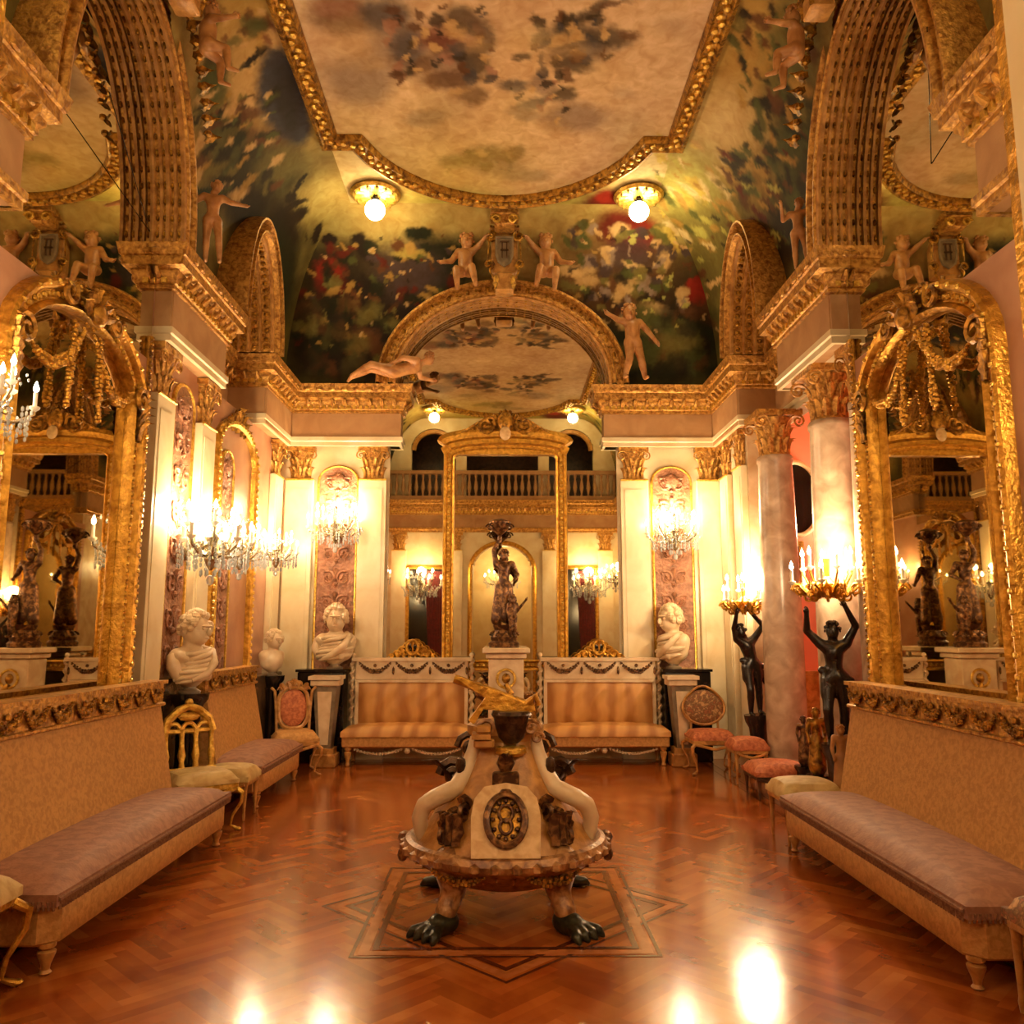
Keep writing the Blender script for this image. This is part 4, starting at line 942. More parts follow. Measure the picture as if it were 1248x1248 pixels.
(6.75, 1.796, 4.156, -14.85, 43.94, 2.386, 4, 0.4, 0.92),
(6.964, 1.079, 5.956, -13.67, 18.6, 5.877, 1, 0.4, 0.92),
(6.085, 2.117, 7.269, -4.2, 10.37, 12.51, 4, 0.4, 0.92),
(8.07, 1.251, 2.031, -11.35, 14.44, -6.254, 4, 0.4, 0.92),
(7.044, 1.18, 3.424, -8.21, 11.88, 2.655, 2, 0.4, 0.92),
(7.321, 0.99, 4.037, -9.599, 13.2, 5.379, 2, 0.4, 0.92),
(7.312, 1.439, 10.74, -15.22, 16.7, 21.38, 2, 0.4, 0.92),
(6.938, 0.866, 4.013, -9.492, 14.98, 5.5, 1, 0.4, 0.92),
(6.424, 1.667, 7.373, -9.621, 15.99, 11.98, 15, 0.4, 0.92),
(7.625, 1.244, 1.844, -12.74, 22.01, -11.38, 3, 0.4, 0.92),
(6.757, 0.666, 2.743, -10.01, 12.83, -4.665, 1, 0.4, 0.92),
(7.884, 1.193, 3.668, -8.015, 7.262, 4.768, 3, 0.4, 0.92),
(6.83, 1.246, 4.337, -12, 22.07, 0.139, 2, 0.4, 0.92),
(6.585, 1.356, 5.407, -8.06, 9.816, 8.685, 9, 0.4, 0.92),
(5.976, 2.083, 6.708, -9.97, 37.89, 17.64, 1, 0.4, 0.92),
(5.65, 1.456, 8.895, -9.706, 15.14, 15.47, 9, 0.4, 0.92),
(6.386, 0.949, 4.613, -23.42, 32.2, -16.71, 3, 0.4, 0.92),
(6.135, 1.668, 6.155, -6.771, 15.95, 14.78, 3, 0.4, 0.92),
(6.259, 1.988, 8.167, -8.368, 30.98, 24.22, 1, 0.4, 0.92),
(5.976, 1.61, 9.037, -12.63, 19.39, 10.79, 4, 0.4, 0.92),
(6.474, 1.052, 7.034, -18.7, 38.69, -0.338, 4, 0.4, 0.92),
(5.777, 1.453, 6.759, -21.41, 48.21, -4.923, 3, 0.4, 0.92),
(6.433, 0.81, 3.051, -14.69, 26.36, -14.55, 3, 0.4, 0.92),
(5.87, 1.301, 5.886, -9.868, 14.49, 6.135, 9, 0.4, 0.92),
(7.863, 1.178, 3.328, -7.157, 7.906, 5.591, 9, 0.4, 0.92),
(6.77, 1.221, 2.66, -20.41, 54.89, -28.72, 3, 0.4, 0.92),
(6.213, 1.535, 7.33, -16.8, 43.2, 5.808, 2, 0.4, 0.92),
(7.553, 1.456, 3.569, -9.709, 16.46, 2.313, 1, 0.4, 0.92),
(5.994, 2.117, 8.524, -6.414, 16.4, 14.96, 1, 0.4, 0.92),
(6.623, 1.786, 6.304, -8.987, 24.88, 15.47, 3, 0.4, 0.92),
(7.473, 0.891, 1.397, -11.87, 19.22, -15.52, 9, 0.4, 0.92),
(7.678, 1.456, 4.888, -7.635, 8.022, 9.128, 2, 0.4, 0.92),
(7.385, 0.566, 0.119, -10.12, 21.74, -28.14, 3, 0.35, 0.92),
(7.67, 1.114, -0.332, -8.419, 20.24, -20.47, 16, 0.35, 0.92),
(7.515, 1.476, -0.142, -7.858, 17.3, -10.84, 1, 0.35, 0.92),
(7.67, 0.849, 2.283, -12.57, 17.23, -10.97, 1, 0.35, 0.92),
(7.86, 1.54, 1.263, -10.69, 31.13, -11.21, 9, 0.35, 0.92),
(8.461, 0.962, 4.329, -18.13, 25.22, -8.187, 9, 0.35, 0.92),
(7.709, 1.569, -0.022, -6.822, 23.82, -12.7, 1, 0.35, 0.92),
(7.701, 0.72, 0.384, -8.618, 20.77, -23.9, 15, 0.35, 0.92),
(7.27, 1.118, -1.769, -13.2, 54.29, -59.52, 9, 0.35, 0.92),
(7.396, 0.994, 4.07, -15.51, 22.2, -6.614, 15, 0.35, 0.92),
(7.432, 0.585, -0.874, -15.42, 33.52, -48.44, 9, 0.35, 0.92),
(7.873, 0.927, -0.854, -8.956, 17.85, -23.58, 5, 0.35, 0.92),
(7.657, 1.354, -2.208, -13.92, 40.92, -39.69, 9, 0.35, 0.92),
(7.248, 0.775, -0.255, -10.02, 35.2, -42.2, 15, 0.35, 0.92),
(7.348, 1.215, 4.725, -14.83, 33.26, -2.149, 3, 0.35, 0.92),
(7.841, 1.255, 2.145, -11.55, 18.13, -7.451, 5, 0.35, 0.92),
(7.175, 0.664, 0.542, -13.41, 29.79, -33.43, 15, 0.35, 0.92),
(7.501, 0.846, 1.576, -16.97, 26.22, -23.79, 1, 0.35, 0.92),
(7.765, 1.355, 0.426, -18.52, 51.26, -35.44, 9, 0.35, 0.92),
(7.258, 0.966, -2.436, -9.337, 21.73, -30.44, 16, 0.35, 0.92),
(7.645, 0.611, -2.721, -10.78, 37.6, -68.13, 16, 0.35, 0.92),
(7.721, 1.207, 2.152, -15.18, 29.44, -16.26, 16, 0.35, 0.92),
(8.602, 1.211, 4.862, -19.97, 31.61, -6.954, 16, 0.35, 0.92),
(7.264, 1.231, -0.611, -12.9, 41.13, -35.55, 9, 0.35, 0.92),
(7.348, 1.15, 0.788, -10.83, 26.3, -19.07, 15, 0.35, 0.92),
(7.688, 1.118, -0.587, -8.662, 16.35, -17.36, 3, 0.35, 0.92),
(6.802, 1.019, 1.668, -17.62, 42.91, -31.03, 5, 0.35, 0.92),
(7.229, 0.617, -1.455, -17.36, 28.97, -41.39, 1, 0.35, 0.92),
(7.579, 0.93, 2.515, -15.23, 41.32, -26.87, 15, 0.35, 0.92),
(7.112, 1.202, 1.509, -15.3, 43.06, -26.58, 9, 0.35, 0.92),
(8.72, 1.086, 0.071, -13.55, 29.14, -31.63, 1, 0.35, 0.92),
(8.329, 1.1, -1.13, -7.104, 14.45, -19.56, 9, 0.35, 0.92),
(7.549, 0.663, 0.635, -13.36, 33.73, -39.16, 16, 0.35, 0.92),
(7.349, 0.962, -3.764, -13.24, 32.17, -46.8, 9, 0.35, 0.92),
(8.04, 1.401, -1.364, -9.105, 24.17, -23.38, 3, 0.35, 0.92),
(7.693, 1.273, 0.573, -8.491, 17.03, -11.38, 1, 0.35, 0.92),
(7.456, 1.467, 1.922, -9.557, 27.05, -6.696, 3, 0.35, 0.92),
(7.279, 1.216, -0.214, -12.67, 30.74, -25.52, 1, 0.35, 0.92),
(7.634, 0.689, 1.261, -16.39, 35.39, -37.89, 5, 0.35, 0.92),
(7.021, 0.863, -1.626, -10.05, 27.85, -36.45, 9, 0.35, 0.92),
(7.662, 1.678, 0.367, -9.258, 28.98, -10.54, 9, 0.35, 0.92),
(7.248, 1.16, 0.631, -12.36, 33.17, -24.91, 1, 0.35, 0.92),
(7.353, 1.398, 2.533, -11.22, 23.49, -5.576, 3, 0.35, 0.92),
(7.665, 1.63, -0.845, -8.64, 28.8, -17.46, 5, 0.35, 0.92),
(7.711, 0.934, 0.856, -9.542, 20.13, -17.63, 5, 0.35, 0.92),
(7.649, 0.746, -2.245, -16.94, 39.81, -59.9, 9, 0.35, 0.92),
(8.265, 1.369, -0.254, -6.483, 17.11, -14.46, 15, 0.35, 0.92),
(6.845, 0.987, -1.992, -6.298, 19.15, -25.77, 15, 0.35, 0.92),
(7.171, 1.132, -3.319, -10.19, 48.87, -63.48, 3, 0.35, 0.92),
(7.912, 1.476, 3.79, -10.05, 14.64, 3.209, 9, 0.35, 0.92)]}
V = Vector

# ------------------------------------------------------------------ materials
def lin(c):
    if isinstance(c, int): c = ((c >> 16 & 255) / 255, (c >> 8 & 255) / 255, (c & 255) / 255)
    return tuple((x / 12.92 if x <= .04045 else ((x + .055) / 1.055) ** 2.4) for x in c)
def mat(name, c1, c2=None, rough=.5, metal=0., scale=8., bump=0., bscale=None, kind='noise', c3=None, emit=0., coat=0., stretch=(1, 1, 1), lo=.35, hi=.65, trans=0., attr=None, spec=.5, dist=.01):
    m = bpy.data.materials.new(name); m.use_nodes = True
    nt = m.node_tree; N = nt.nodes; L = nt.links
    p = N['Principled BSDF']
    p.inputs['Roughness'].default_value = rough; p.inputs['Metallic'].default_value = metal
    p.inputs['Coat Weight'].default_value = coat; p.inputs['Coat Roughness'].default_value = .12
    p.inputs['Transmission Weight'].default_value = trans
    p.inputs['Specular IOR Level'].default_value = spec
    a = lin(c1); p.inputs['Base Color'].default_value = (*a, 1)
    if emit:
        p.inputs['Emission Color'].default_value = (*a, 1); p.inputs['Emission Strength'].default_value = emit
    tc = N.new('ShaderNodeTexCoord'); mp = N.new('ShaderNodeMapping'); mp.inputs['Scale'].default_value = stretch
    L.new(tc.outputs['Object'], mp.inputs['Vector'])
    if c2 is not None:
        if kind == 'wave':
            t = N.new('ShaderNodeTexWave'); t.inputs['Scale'].default_value = scale; t.inputs['Distortion'].default_value = 7; t.inputs['Detail'].default_value = 3
        elif kind == 'vor':
            t = N.new('ShaderNodeTexVoronoi'); t.inputs['Scale'].default_value = scale
        elif kind == 'magic':
            t = N.new('ShaderNodeTexMagic'); t.inputs['Scale'].default_value = scale; t.turbulence_depth = 4
        else:
            t = N.new('ShaderNodeTexNoise'); t.inputs['Scale'].default_value = scale; t.inputs['Detail'].default_value = 6; t.inputs['Distortion'].default_value = .6
        L.new(mp.outputs[0], t.inputs['Vector'])
        r = N.new('ShaderNodeValToRGB'); r.color_ramp.elements[0].position = lo; r.color_ramp.elements[1].position = hi
        r.color_ramp.elements[0].color = (*a, 1); r.color_ramp.elements[1].color = (*lin(c2), 1)
        if c3 is not None:
            e = r.color_ramp.elements.new((lo + hi) / 2); e.color = (*lin(c3), 1)
        L.new(t.outputs['Distance' if kind == 'vor' else ('Fac' if kind != 'magic' else 'Fac')], r.inputs[0])
        out = r.outputs[0]
        if attr:
            at = N.new('ShaderNodeAttribute'); at.attribute_name = attr
            mx = N.new('ShaderNodeMix'); mx.data_type = 'RGBA'; mx.blend_type = 'MULTIPLY'; mx.inputs[0].default_value = 1
            L.new(at.outputs['Color'], mx.inputs[6]); L.new(out, mx.inputs[7]); out = mx.outputs[2]
        L.new(out, p.inputs['Base Color'])
    elif attr:
        at = N.new('ShaderNodeAttribute'); at.attribute_name = attr; L.new(at.outputs['Color'], p.inputs['Base Color'])
    if bump:
        n = N.new('ShaderNodeTexNoise'); n.inputs['Scale'].default_value = bscale or scale * 3; n.inputs['Detail'].default_value = 4
        L.new(mp.outputs[0], n.inputs['Vector'])
        b = N.new('ShaderNodeBump'); b.inputs['Strength'].default_value = bump; b.inputs['Distance'].default_value = dist
        L.new(n.outputs['Fac'], b.inputs['Height']); L.new(b.outputs[0], p.inputs['Normal'])
    return m
M = {}
M['gold'] = mat('gilding', 0xE6B048, 0x9A6A22, .32, .8, 18, .8, 45, lo=.3, hi=.7)
M['goldb'] = mat('bright_gilding', 0xF0C860, 0xB88A34, .28, .75, 25, .6, 70)
M['golddk'] = mat('aged_gilding', 0xCC9638, 0x623C12, .36, .65, 18, .8, 45)
M['plast'] = mat('warm_plaster', 0xBC9264, 0xA87C50, .6, 0, 4, .1, 60)
M['orn'] = mat('gilt_plaster_ornament', 0xD8A450, 0x8C5A24, .38, .5, 24, .8, 50)
M['cream'] = mat('cream_marble', 0xE6D6B2, 0xD6BE90, .3, 0, 3, .05, 20)
M['pier'] = mat('ivory_marble', 0xDCCBAA, 0xC4A880, .28, 0, 5, .03, 20)
M['pink'] = mat('pink_veined_marble', 0xC09070, 0xAE7A5C, .3, 0, 3, .05, 20)
M['pinkw'] = mat('coral_wall_paint', 0xE08468, 0xD87A60, .7, 0, 2)
M['grey'] = mat('veined_column_marble', 0xCDB396, 0x9B8068, .25, 0, 6, .04, 20, c3=0xB59A80, kind='noise', lo=.3, hi=.7)
M['black'] = mat('black_marble', 0x15100D, 0x3A2A22, .15, 0, 12, 0, lo=.5, hi=.8)
M['green'] = mat('dark_veined_marble', 0x35261C, 0x6A5238, .15, 0, 9, 0)
M['statue'] = mat('dark_patinated_bronze', 0x2A1A12, 0x5A3E26, .3, .5, 30, .3, 60)
M['statue2'] = mat('brown_gilt_bronze', 0x4A2C1A, 0xA87A48, .35, .5, 22, .3, 60, lo=.45, hi=.7)
M['ebony'] = mat('ebonised_figure', 0x0E0A09, 0x2A1C16, .25, 0, 20, .1)
M['marb'] = mat('white_statuary_marble', 0xE2CCA8, 0xCCAE86, .35, 0, 6, .1, 40)
M['putto'] = mat('painted_plaster_flesh', 0xC08A52, 0x9A6434, .45, 0, 9, .15, 50)
M['fab'] = mat('tan_damask', 0xC28E4C, 0xAC7A3E, .7, 0, 34, .25, 90, lo=.4, hi=.6)
M['fabp'] = mat('gold_patterned_silk', 0xD09A56, 0xAE7438, .5, 0, 1.3, .2, 80, kind='wave', lo=.2, hi=.9)
M['mauve'] = mat('faded_mauve_silk', 0x9C6C50, 0x865840, .62, 0, 16, .3, 70, lo=.4, hi=.6)
M['fringe'] = mat('brown_fringe', 0x6E4632, 0x8E6444, .8, 0, 60, .4, 120)
M['ivfab'] = mat('ivory_silk', 0xCBAF74, 0xB08F52, .6, 0, 12, .2, 80)
M['red'] = mat('rose_damask', 0xC87848, 0x9C4E2C, .65, 0, 30, .2, 80)
M['tapes'] = mat('flowered_tapestry', 0x9A5A34, 0xC0905A, .7, 0, 28, .2, 90, c3=0x6A4A28, kind='noise', lo=.35, hi=.65)
M['relief'] = mat('carved_rose_relief', 0xB08060, 0x7A5238, .4, 0, 14, .6, 34, c3=0xA06C50, dist=.03)
M['mirror'] = mat('silvered_glass', 0xD9CFB4, None, .015, 1.0)
M['flame'] = mat('lit_bulb', 0xFFF0CC, None, .5, 0, emit=30.)
M['globe'] = mat('lit_opal_glass', 0xFFE9B0, None, .5, 0, emit=26.)
M['wax'] = mat('white_candle', 0xF4ECD8, None, .4)
M['crys'] = mat('cut_crystal', 0xE8EEF0, None, .05, 0, trans=.55, spec=.9)
M['red2'] = mat('crimson_drape', 0x6A1810, 0x4A0E0A, .8, 0, 20, .3, 40)
M['dark'] = mat('dark_glass', 0x14100C, None, .12)
M['wood'] = mat('dark_wood', 0x3A2214, 0x5A3820, .4, 0, 10)
M['socle'] = mat('grey_socle_marble', 0x8E7C62, 0x6E5E4A, .35, 0, 8)
M['silver'] = mat('silvered_brass', 0xC8C0A8, 0x9A8A68, .2, .8, 20)
M['dial'] = mat('cream_enamel', 0xD8B888, 0xC09868, .4, 0, 20)
M['jasper'] = mat('brown_jasper', 0xB98C5C, 0x6A4022, .3, .1, 20, .4, 50, c3=0x9A6C40)
M['terra'] = mat('warm_stone', 0xC8924E, 0x98652E, .38, 0, 12, .3, 50)
M['drk'] = mat('dark_green_bronze', 0x1E201A, 0x3E3A26, .3, .4, 20, .2, 60)
M['vest'] = mat('vestibule_plaster', 0xD8C08C, 0xC8AC74, .6, 0, 3)
M['floor'] = mat('herringbone_parquet', 0xFFFFFF, 0xD8BCA8, .16, 0, 3, .16, 9, attr='Col', coat=.3, stretch=(1, 1, 1), dist=.006)
M['inlay'] = mat('dark_inlay', 0x6A2E12, 0x4A1C0A, .15, 0, 10, .1, 14, coat=.35, dist=.006)
M['inlay2'] = mat('pale_inlay', 0xB8703C, 0xA05C2C, .15, 0, 10, .1, 14, coat=.35, dist=.006)
M['paint'] = mat('fresco', 0xFFFFFF, 0xE0D4C4, .7, 0, 9, .08, 60, attr='Col', lo=.3, hi=.7, spec=.15)

# ------------------------------------------------------------------ mesh builder
class MB:
    def __init__(s, T=None): s.v = []; s.f = []; s.T = T
    def add(s, vs, fs, T=None):
        o = len(s.v)
        for q in (T, s.T):
            if q is not None: vs = [q @ V(p) for p in vs]
        s.v.extend(tuple(p) for p in vs)
        s.f.extend(tuple(i + o for i in f) for f in fs); return s
    def box(s, x0, x1, y0, y1, z0, z1, T=None, b=0.):
        if b:
            return s.prism([(x0 + b, y0), (x1 - b, y0), (x1, y0 + b), (x1, y1 - b), (x1 - b, y1), (x0 + b, y1), (x0, y1 - b), (x0, y0 + b)], z0, z1, T, b)
        return s.add([(x0, y0, z0), (x1, y0, z0), (x1, y1, z0), (x0, y1, z0), (x0, y0, z1), (x1, y0, z1), (x1, y1, z1), (x0, y1, z1)],
                     [(0, 3, 2, 1), (4, 5, 6, 7), (0, 1, 5, 4), (1, 2, 6, 5), (2, 3, 7, 6), (3, 0, 4, 7)], T)
    def prism(s, poly, z0, z1, T=None, b=0.):
        n = len(poly); cx = sum(p[0] for p in poly) / n; cy = sum(p[1] for p in poly) / n
        lv = [(z0, 0), (z0 + b, 1), (z1 - b, 1), (z1, 0)] if b else [(z0, 1), (z1, 1)]
        vs = []
        ex = max(abs(p[0] - cx) for p in poly) or 1; ey = max(abs(p[1] - cy) for p in poly) or 1
        for z, k in lv:
            for p in poly:
                if k: vs.append((p[0], p[1], z))
                else: vs.append((cx + (p[0] - cx) * (1 - b / ex), cy + (p[1] - cy) * (1 - b / ey), z))
        fs = [tuple(range(n - 1, -1, -1)), tuple(range((len(lv) - 1) * n, len(lv) * n))]
        for k in range(len(lv) - 1):
            fs += [(k * n + i, k * n + (i + 1) % n, (k + 1) * n + (i + 1) % n, (k + 1) * n + i) for i in range(n)]
        return s.add(vs, fs, T)
    def lathe(s, prof, n=20, T=None, c=(0, 0, 0), sx=1., sy=1., a0=0., a1=2 * pi):
        full = abs(a1 - a0 - 2 * pi) < 1e-6; m = n if full else n + 1
        vs = []
        for r, z in prof:
            for i in range(m):
                a = a0 + (a1 - a0) * i / n
                vs.append((c[0] + r * cos(a) * sx, c[1] + r * sin(a) * sy, c[2] + z))
        fs = []
        for k in range(len(prof) - 1):
            for i in range(n):
                j = (i + 1) % m
                fs.append((k * m + i, k * m + j, (k + 1) * m + j, (k + 1) * m + i))
        if full:
            if prof[0][0] > 1e-4: fs.append(tuple(range(m - 1, -1, -1)))
            if prof[-1][0] > 1e-4: fs.append(tuple(range((len(prof) - 1) * m, len(prof) * m)))
        return s.add(vs, fs, T)
    def ball(s, c, r, n=8, T=None, m=None):
        if not hasattr(r, '__len__'): r = (r, r, r)
        m = m or max(3, n // 2)
        vs = [(c[0], c[1], c[2] - r[2])]
        for k in range(1, m):
            t = -pi / 2 + pi * k / m
            for i in range(n):
                a = 2 * pi * i / n
                vs.append((c[0] + r[0] * cos(t) * cos(a), c[1] + r[1] * cos(t) * sin(a), c[2] + r[2] * sin(t)))
        vs.append((c[0], c[1], c[2] + r[2])); fs = []
        for i in range(n):
            j = (i + 1) % n
            fs.append((0, 1 + j, 1 + i)); e = 1 + (m - 2) * n
            fs.append((e + i, e + j, len(vs) - 1))
            for k in range(m - 2): fs.append((1 + k * n + i, 1 + k * n + j, 1 + (k + 1) * n + j, 1 + (k + 1) * n + i))
        return s.add(vs, fs, T)
    def tube(s, pts, r, n=6, T=None, closed=False):
        pts = [V(p) for p in pts]; m = len(pts)
        if not hasattr(r, '__len__'): r = [r] * m
        up = None; vs = []; fs = []
        for k in range(m):
            a = pts[(k - 1) % m] if (closed or k) else pts[0]; b = pts[(k + 1) % m] if (closed or k < m - 1) else pts[-1]
            t = (b - a); t = t.normalized() if t.length > 1e-9 else V((0, 0, 1))
            if up is None:
                up = V((0, 0, 1)) if abs(t.z) < .9 else V((1, 0, 0))
            u = (up - t * up.dot(t)); u = u.normalized() if u.length > 1e-6 else t.orthogonal().normalized(); up = u; w = t.cross(u)
            for i in range(n):
                an = 2 * pi * i / n; vs.append(pts[k] + (u * cos(an) + w * sin(an)) * r[k])
        K = m if closed else m - 1
        for k in range(K):
            k2 = (k + 1) % m
            for i in range(n):
                j = (i + 1) % n; fs.append((k * n + i, k * n + j, k2 * n + j, k2 * n + i))
        if not closed: fs += [tuple(range(n - 1, -1, -1)), tuple(range((m - 1) * n, m * n))]
        return s.add(vs, fs, T)
    def sweep(s, path, prof, nrm, closed=False, T=None, endcap=True):
        """profile (a,b): a along the in-plane outward side, b along nrm; mitred"""
        P = [V(p) for p in path]; nrm = V(nrm).normalized(); m = len(P); vs = []; n = len(prof)
        for k in range(m):
            d1 = (P[k] - P[k - 1]) if (closed or k) else (P[1] - P[0])
            d2 = (P[(k + 1) % m] - P[k]) if (closed or k < m - 1) else (P[-1] - P[-2])
            n1 = d1.normalized().cross(nrm); n2 = d2.normalized().cross(nrm)
            q = (n1 + n2); q = q.normalized() if q.length > 1e-6 else n1
            q = q / max(.35, q.dot(n1))
            for a, b in prof: vs.append(P[k] + q * a + nrm * b)
        fs = []
        for k in range(m if closed else m - 1):
            k2 = (k + 1) % m
            for i in range(n - 1): fs.append((k * n + i, k * n + i + 1, k2 * n + i + 1, k2 * n + i))
        if not closed and endcap: fs += [tuple(range(n)), tuple(range(m * n - 1, (m - 1) * n - 1, -1))]
        return s.add(vs, fs, T)
    def scroll(s, c, r, u, w, turns=1.4, tr=.012, a0=0., sgn=1, n=5, tail=None):
        """flat spiral in the plane u,w; optional tail curve to a point"""
        c = V(c); u = V(u); w = V(w); pts = []; rr = []
        N = int(turns * 10)
        for i in range(N + 1):
            t = i / N; a = a0 + sgn * t * turns * 2 * pi; q = r * (1 - .82 * t)
            pts.append(c + (u * cos(a) + w * sin(a)) * q); rr.append(tr * (1.1 - .3 * t))
        rr[-1] = tr * 1.5
        if tail is not None:
            tl = V(tail); p0 = pts[0]; tg = (pts[0] - pts[1]).normalized() * r
            pre = []
            for i in range(6):
                t = i / 6; mid = p0 + tg; pre.append(tl * (1 - t) ** 2 + mid * 2 * t * (1 - t) + p0 * t * t)
            pts = pre + pts; rr = [tr * (.4 + .1 * i) for i in range(6)] + rr
        return s.tube(pts, rr, n)
    def leaf(s, base, up, out, h, w, curl=.5, lob=True):
        """acanthus leaf: rises along up, tip curls along out"""
        base = V(base); up = V(up).normalized(); out = V(out).normalized(); side = up.cross(out).normalized()
        vs = []; K = 6
        for k in range(K + 1):
            t = k / K; y = h * (t if t < .8 else .8 + (t - .8) * .3); o = curl * h * (t ** 3)
            if t > .9: y -= h * .08
            ww = w * (.55 + .45 * sin(pi * min(1, t * 1.1))) * (1 - .75 * t ** 4)
            if lob and k % 2: ww *= .72
            c = base + up * y + out * o
            vs += [c - side * ww / 2 - out * .12 * w, c + out * .14 * w, c + side * ww / 2 - out * .12 * w]
        fs = []
        for k in range(K):
            for i in range(2): fs.append((k * 3 + i, k * 3 + i + 1, k * 3 + i + 4, k * 3 + i + 3))
        n0 = len(vs)
        vs2 = [p - out * .01 for p in vs]
        fs2 = [tuple(reversed([i + n0 for i in f])) for f in fs]
        return s.add(vs + vs2, fs + fs2)
    def build(s, name, m, parent=None, ang=40, loc=None, rz=0.):
        me = bpy.data.meshes.new(name); me.from_pydata(s.v, [], s.f); me.update()
        return link(name, me, m, parent, ang, loc, rz)
def link(name, me, m, parent=None, ang=40, loc=None, rz=0.):
    if ang:
        me.shade_smooth(); me.set_sharp_from_angle(angle=radians(ang))
    me.materials.clear(); me.materials.append(M[m] if isinstance(m, str) else m)
    o = bpy.data.objects.new(name, me); COL.objects.link(o)
    if parent is not None: o.parent = parent
    if loc is not None: o.location = loc
    if rz: o.rotation_euler = (0, 0, rz)
    return o
def thing(name, label, cat, loc=(0, 0, 0), rz=0., group=None):
    o = bpy.data.objects.new(name, None); COL.objects.link(o); o.location = loc; o.rotation_euler = (0, 0, rz)
    o.empty_display_size = .1
    return tag(o, label, cat, group)
def tag(o, label, cat, group=None):
    o['label'] = label; o['category'] = cat
    if group: o['group'] = group
    return o
def struct(o, label=None):
    o['kind'] = 'structure'
    if label: o['label'] = label
    return o
def sempty(name, loc=(0, 0, 0), rz=0.):
    o = bpy.data.objects.new(name, None); COL.objects.link(o); o.location = loc; o.rotation_euler = (0, 0, rz); return struct(o)
def kids(o): return [c for c in bpy.data.objects if c.parent == o]
def copy_tree(o, parent=None, mirror=False):
    c = o.copy(); COL.objects.link(c); c.parent = parent
    for ch in kids(o): copy_tree(ch, c)
    return c
def dup(o, loc, rz=None, label=None, sx=None):
    c = copy_tree(o); c.location = loc
    if rz is not None: c.rotation_euler = (0, 0, rz)
    if sx: c.scale = (sx * c.scale[0], c.scale[1], c.scale[2])
    if label: c['label'] = label
    return c
def lamp(loc, power, r=.08, col=(1, .72, .41), parent=None, name='lamp_light'):
    l = bpy.data.lights.new(name, 'POINT'); l.energy = power; l.shadow_soft_size = r; l.color = col
    o = bpy.data.objects.new(name, l); COL.objects.link(o); o.location = loc
    if parent: o.parent = parent
    return o

# ------------------------------------------------------------------ soft bodies (continuous surfaces)
def blobmesh(caps, res, extra=()):
    """caps: (p0,r0,p1,r1) tapering capsules melted into one continuous skin"""
    mb = bpy.data.metaballs.new('tmpskin'); mb.resolution = res; mb.render_resolution = res; mb.threshold = .35
    o = bpy.data.objects.new('tmpskin', mb); COL.objects.link(o)
    K = .60
    for p0, r0, p1, r1 in caps:
        p0 = V(p0); p1 = V(p1); L = (p1 - p0).length; n = max(1, int(L / (.55 * min(r0, r1)) + .99))
        for i in range(n + 1):
            t = i / n; e = mb.elements.new(); e.co = p0.lerp(p1, t); e.radius = (r0 + (r1 - r0) * t) / .66; e.stiffness = 2
    for c, r in extra:
        e = mb.elements.new(); e.type = 'ELLIPSOID'; e.co = c; q = max(r); e.radius = q / .66; e.stiffness = 2
        e.size_x = r[0] / q; e.size_y = r[1] / q; e.size_z = r[2] / q
    bpy.context.view_layer.update(); dg = bpy.context.evaluated_depsgraph_get()
    me = bpy.data.meshes.new_from_object(o.evaluated_get(dg)); bpy.data.objects.remove(o); bpy.data.metaballs.remove(mb)
    return me
ADULT = dict(head=(0, -.01, .925), neck=(0, 0, .86), chest=(0, 0, .76), waist=(0, 0, .64), pelvis=(0, 0, .55),
    shL=(-.1, 0, .815), elL=(-.135, .01, .66), haL=(-.13, -.04, .52), shR=(.1, 0, .815), elR=(.135, .01, .66), haR=(.13, -.04, .52),
    hiL=(-.05, 0, .52), knL=(-.055, -.015, .28), foL=(-.055, .01, .03), hiR=(.05, 0, .52), knR=(.055, -.015, .28), foR=(.055, .01, .03))
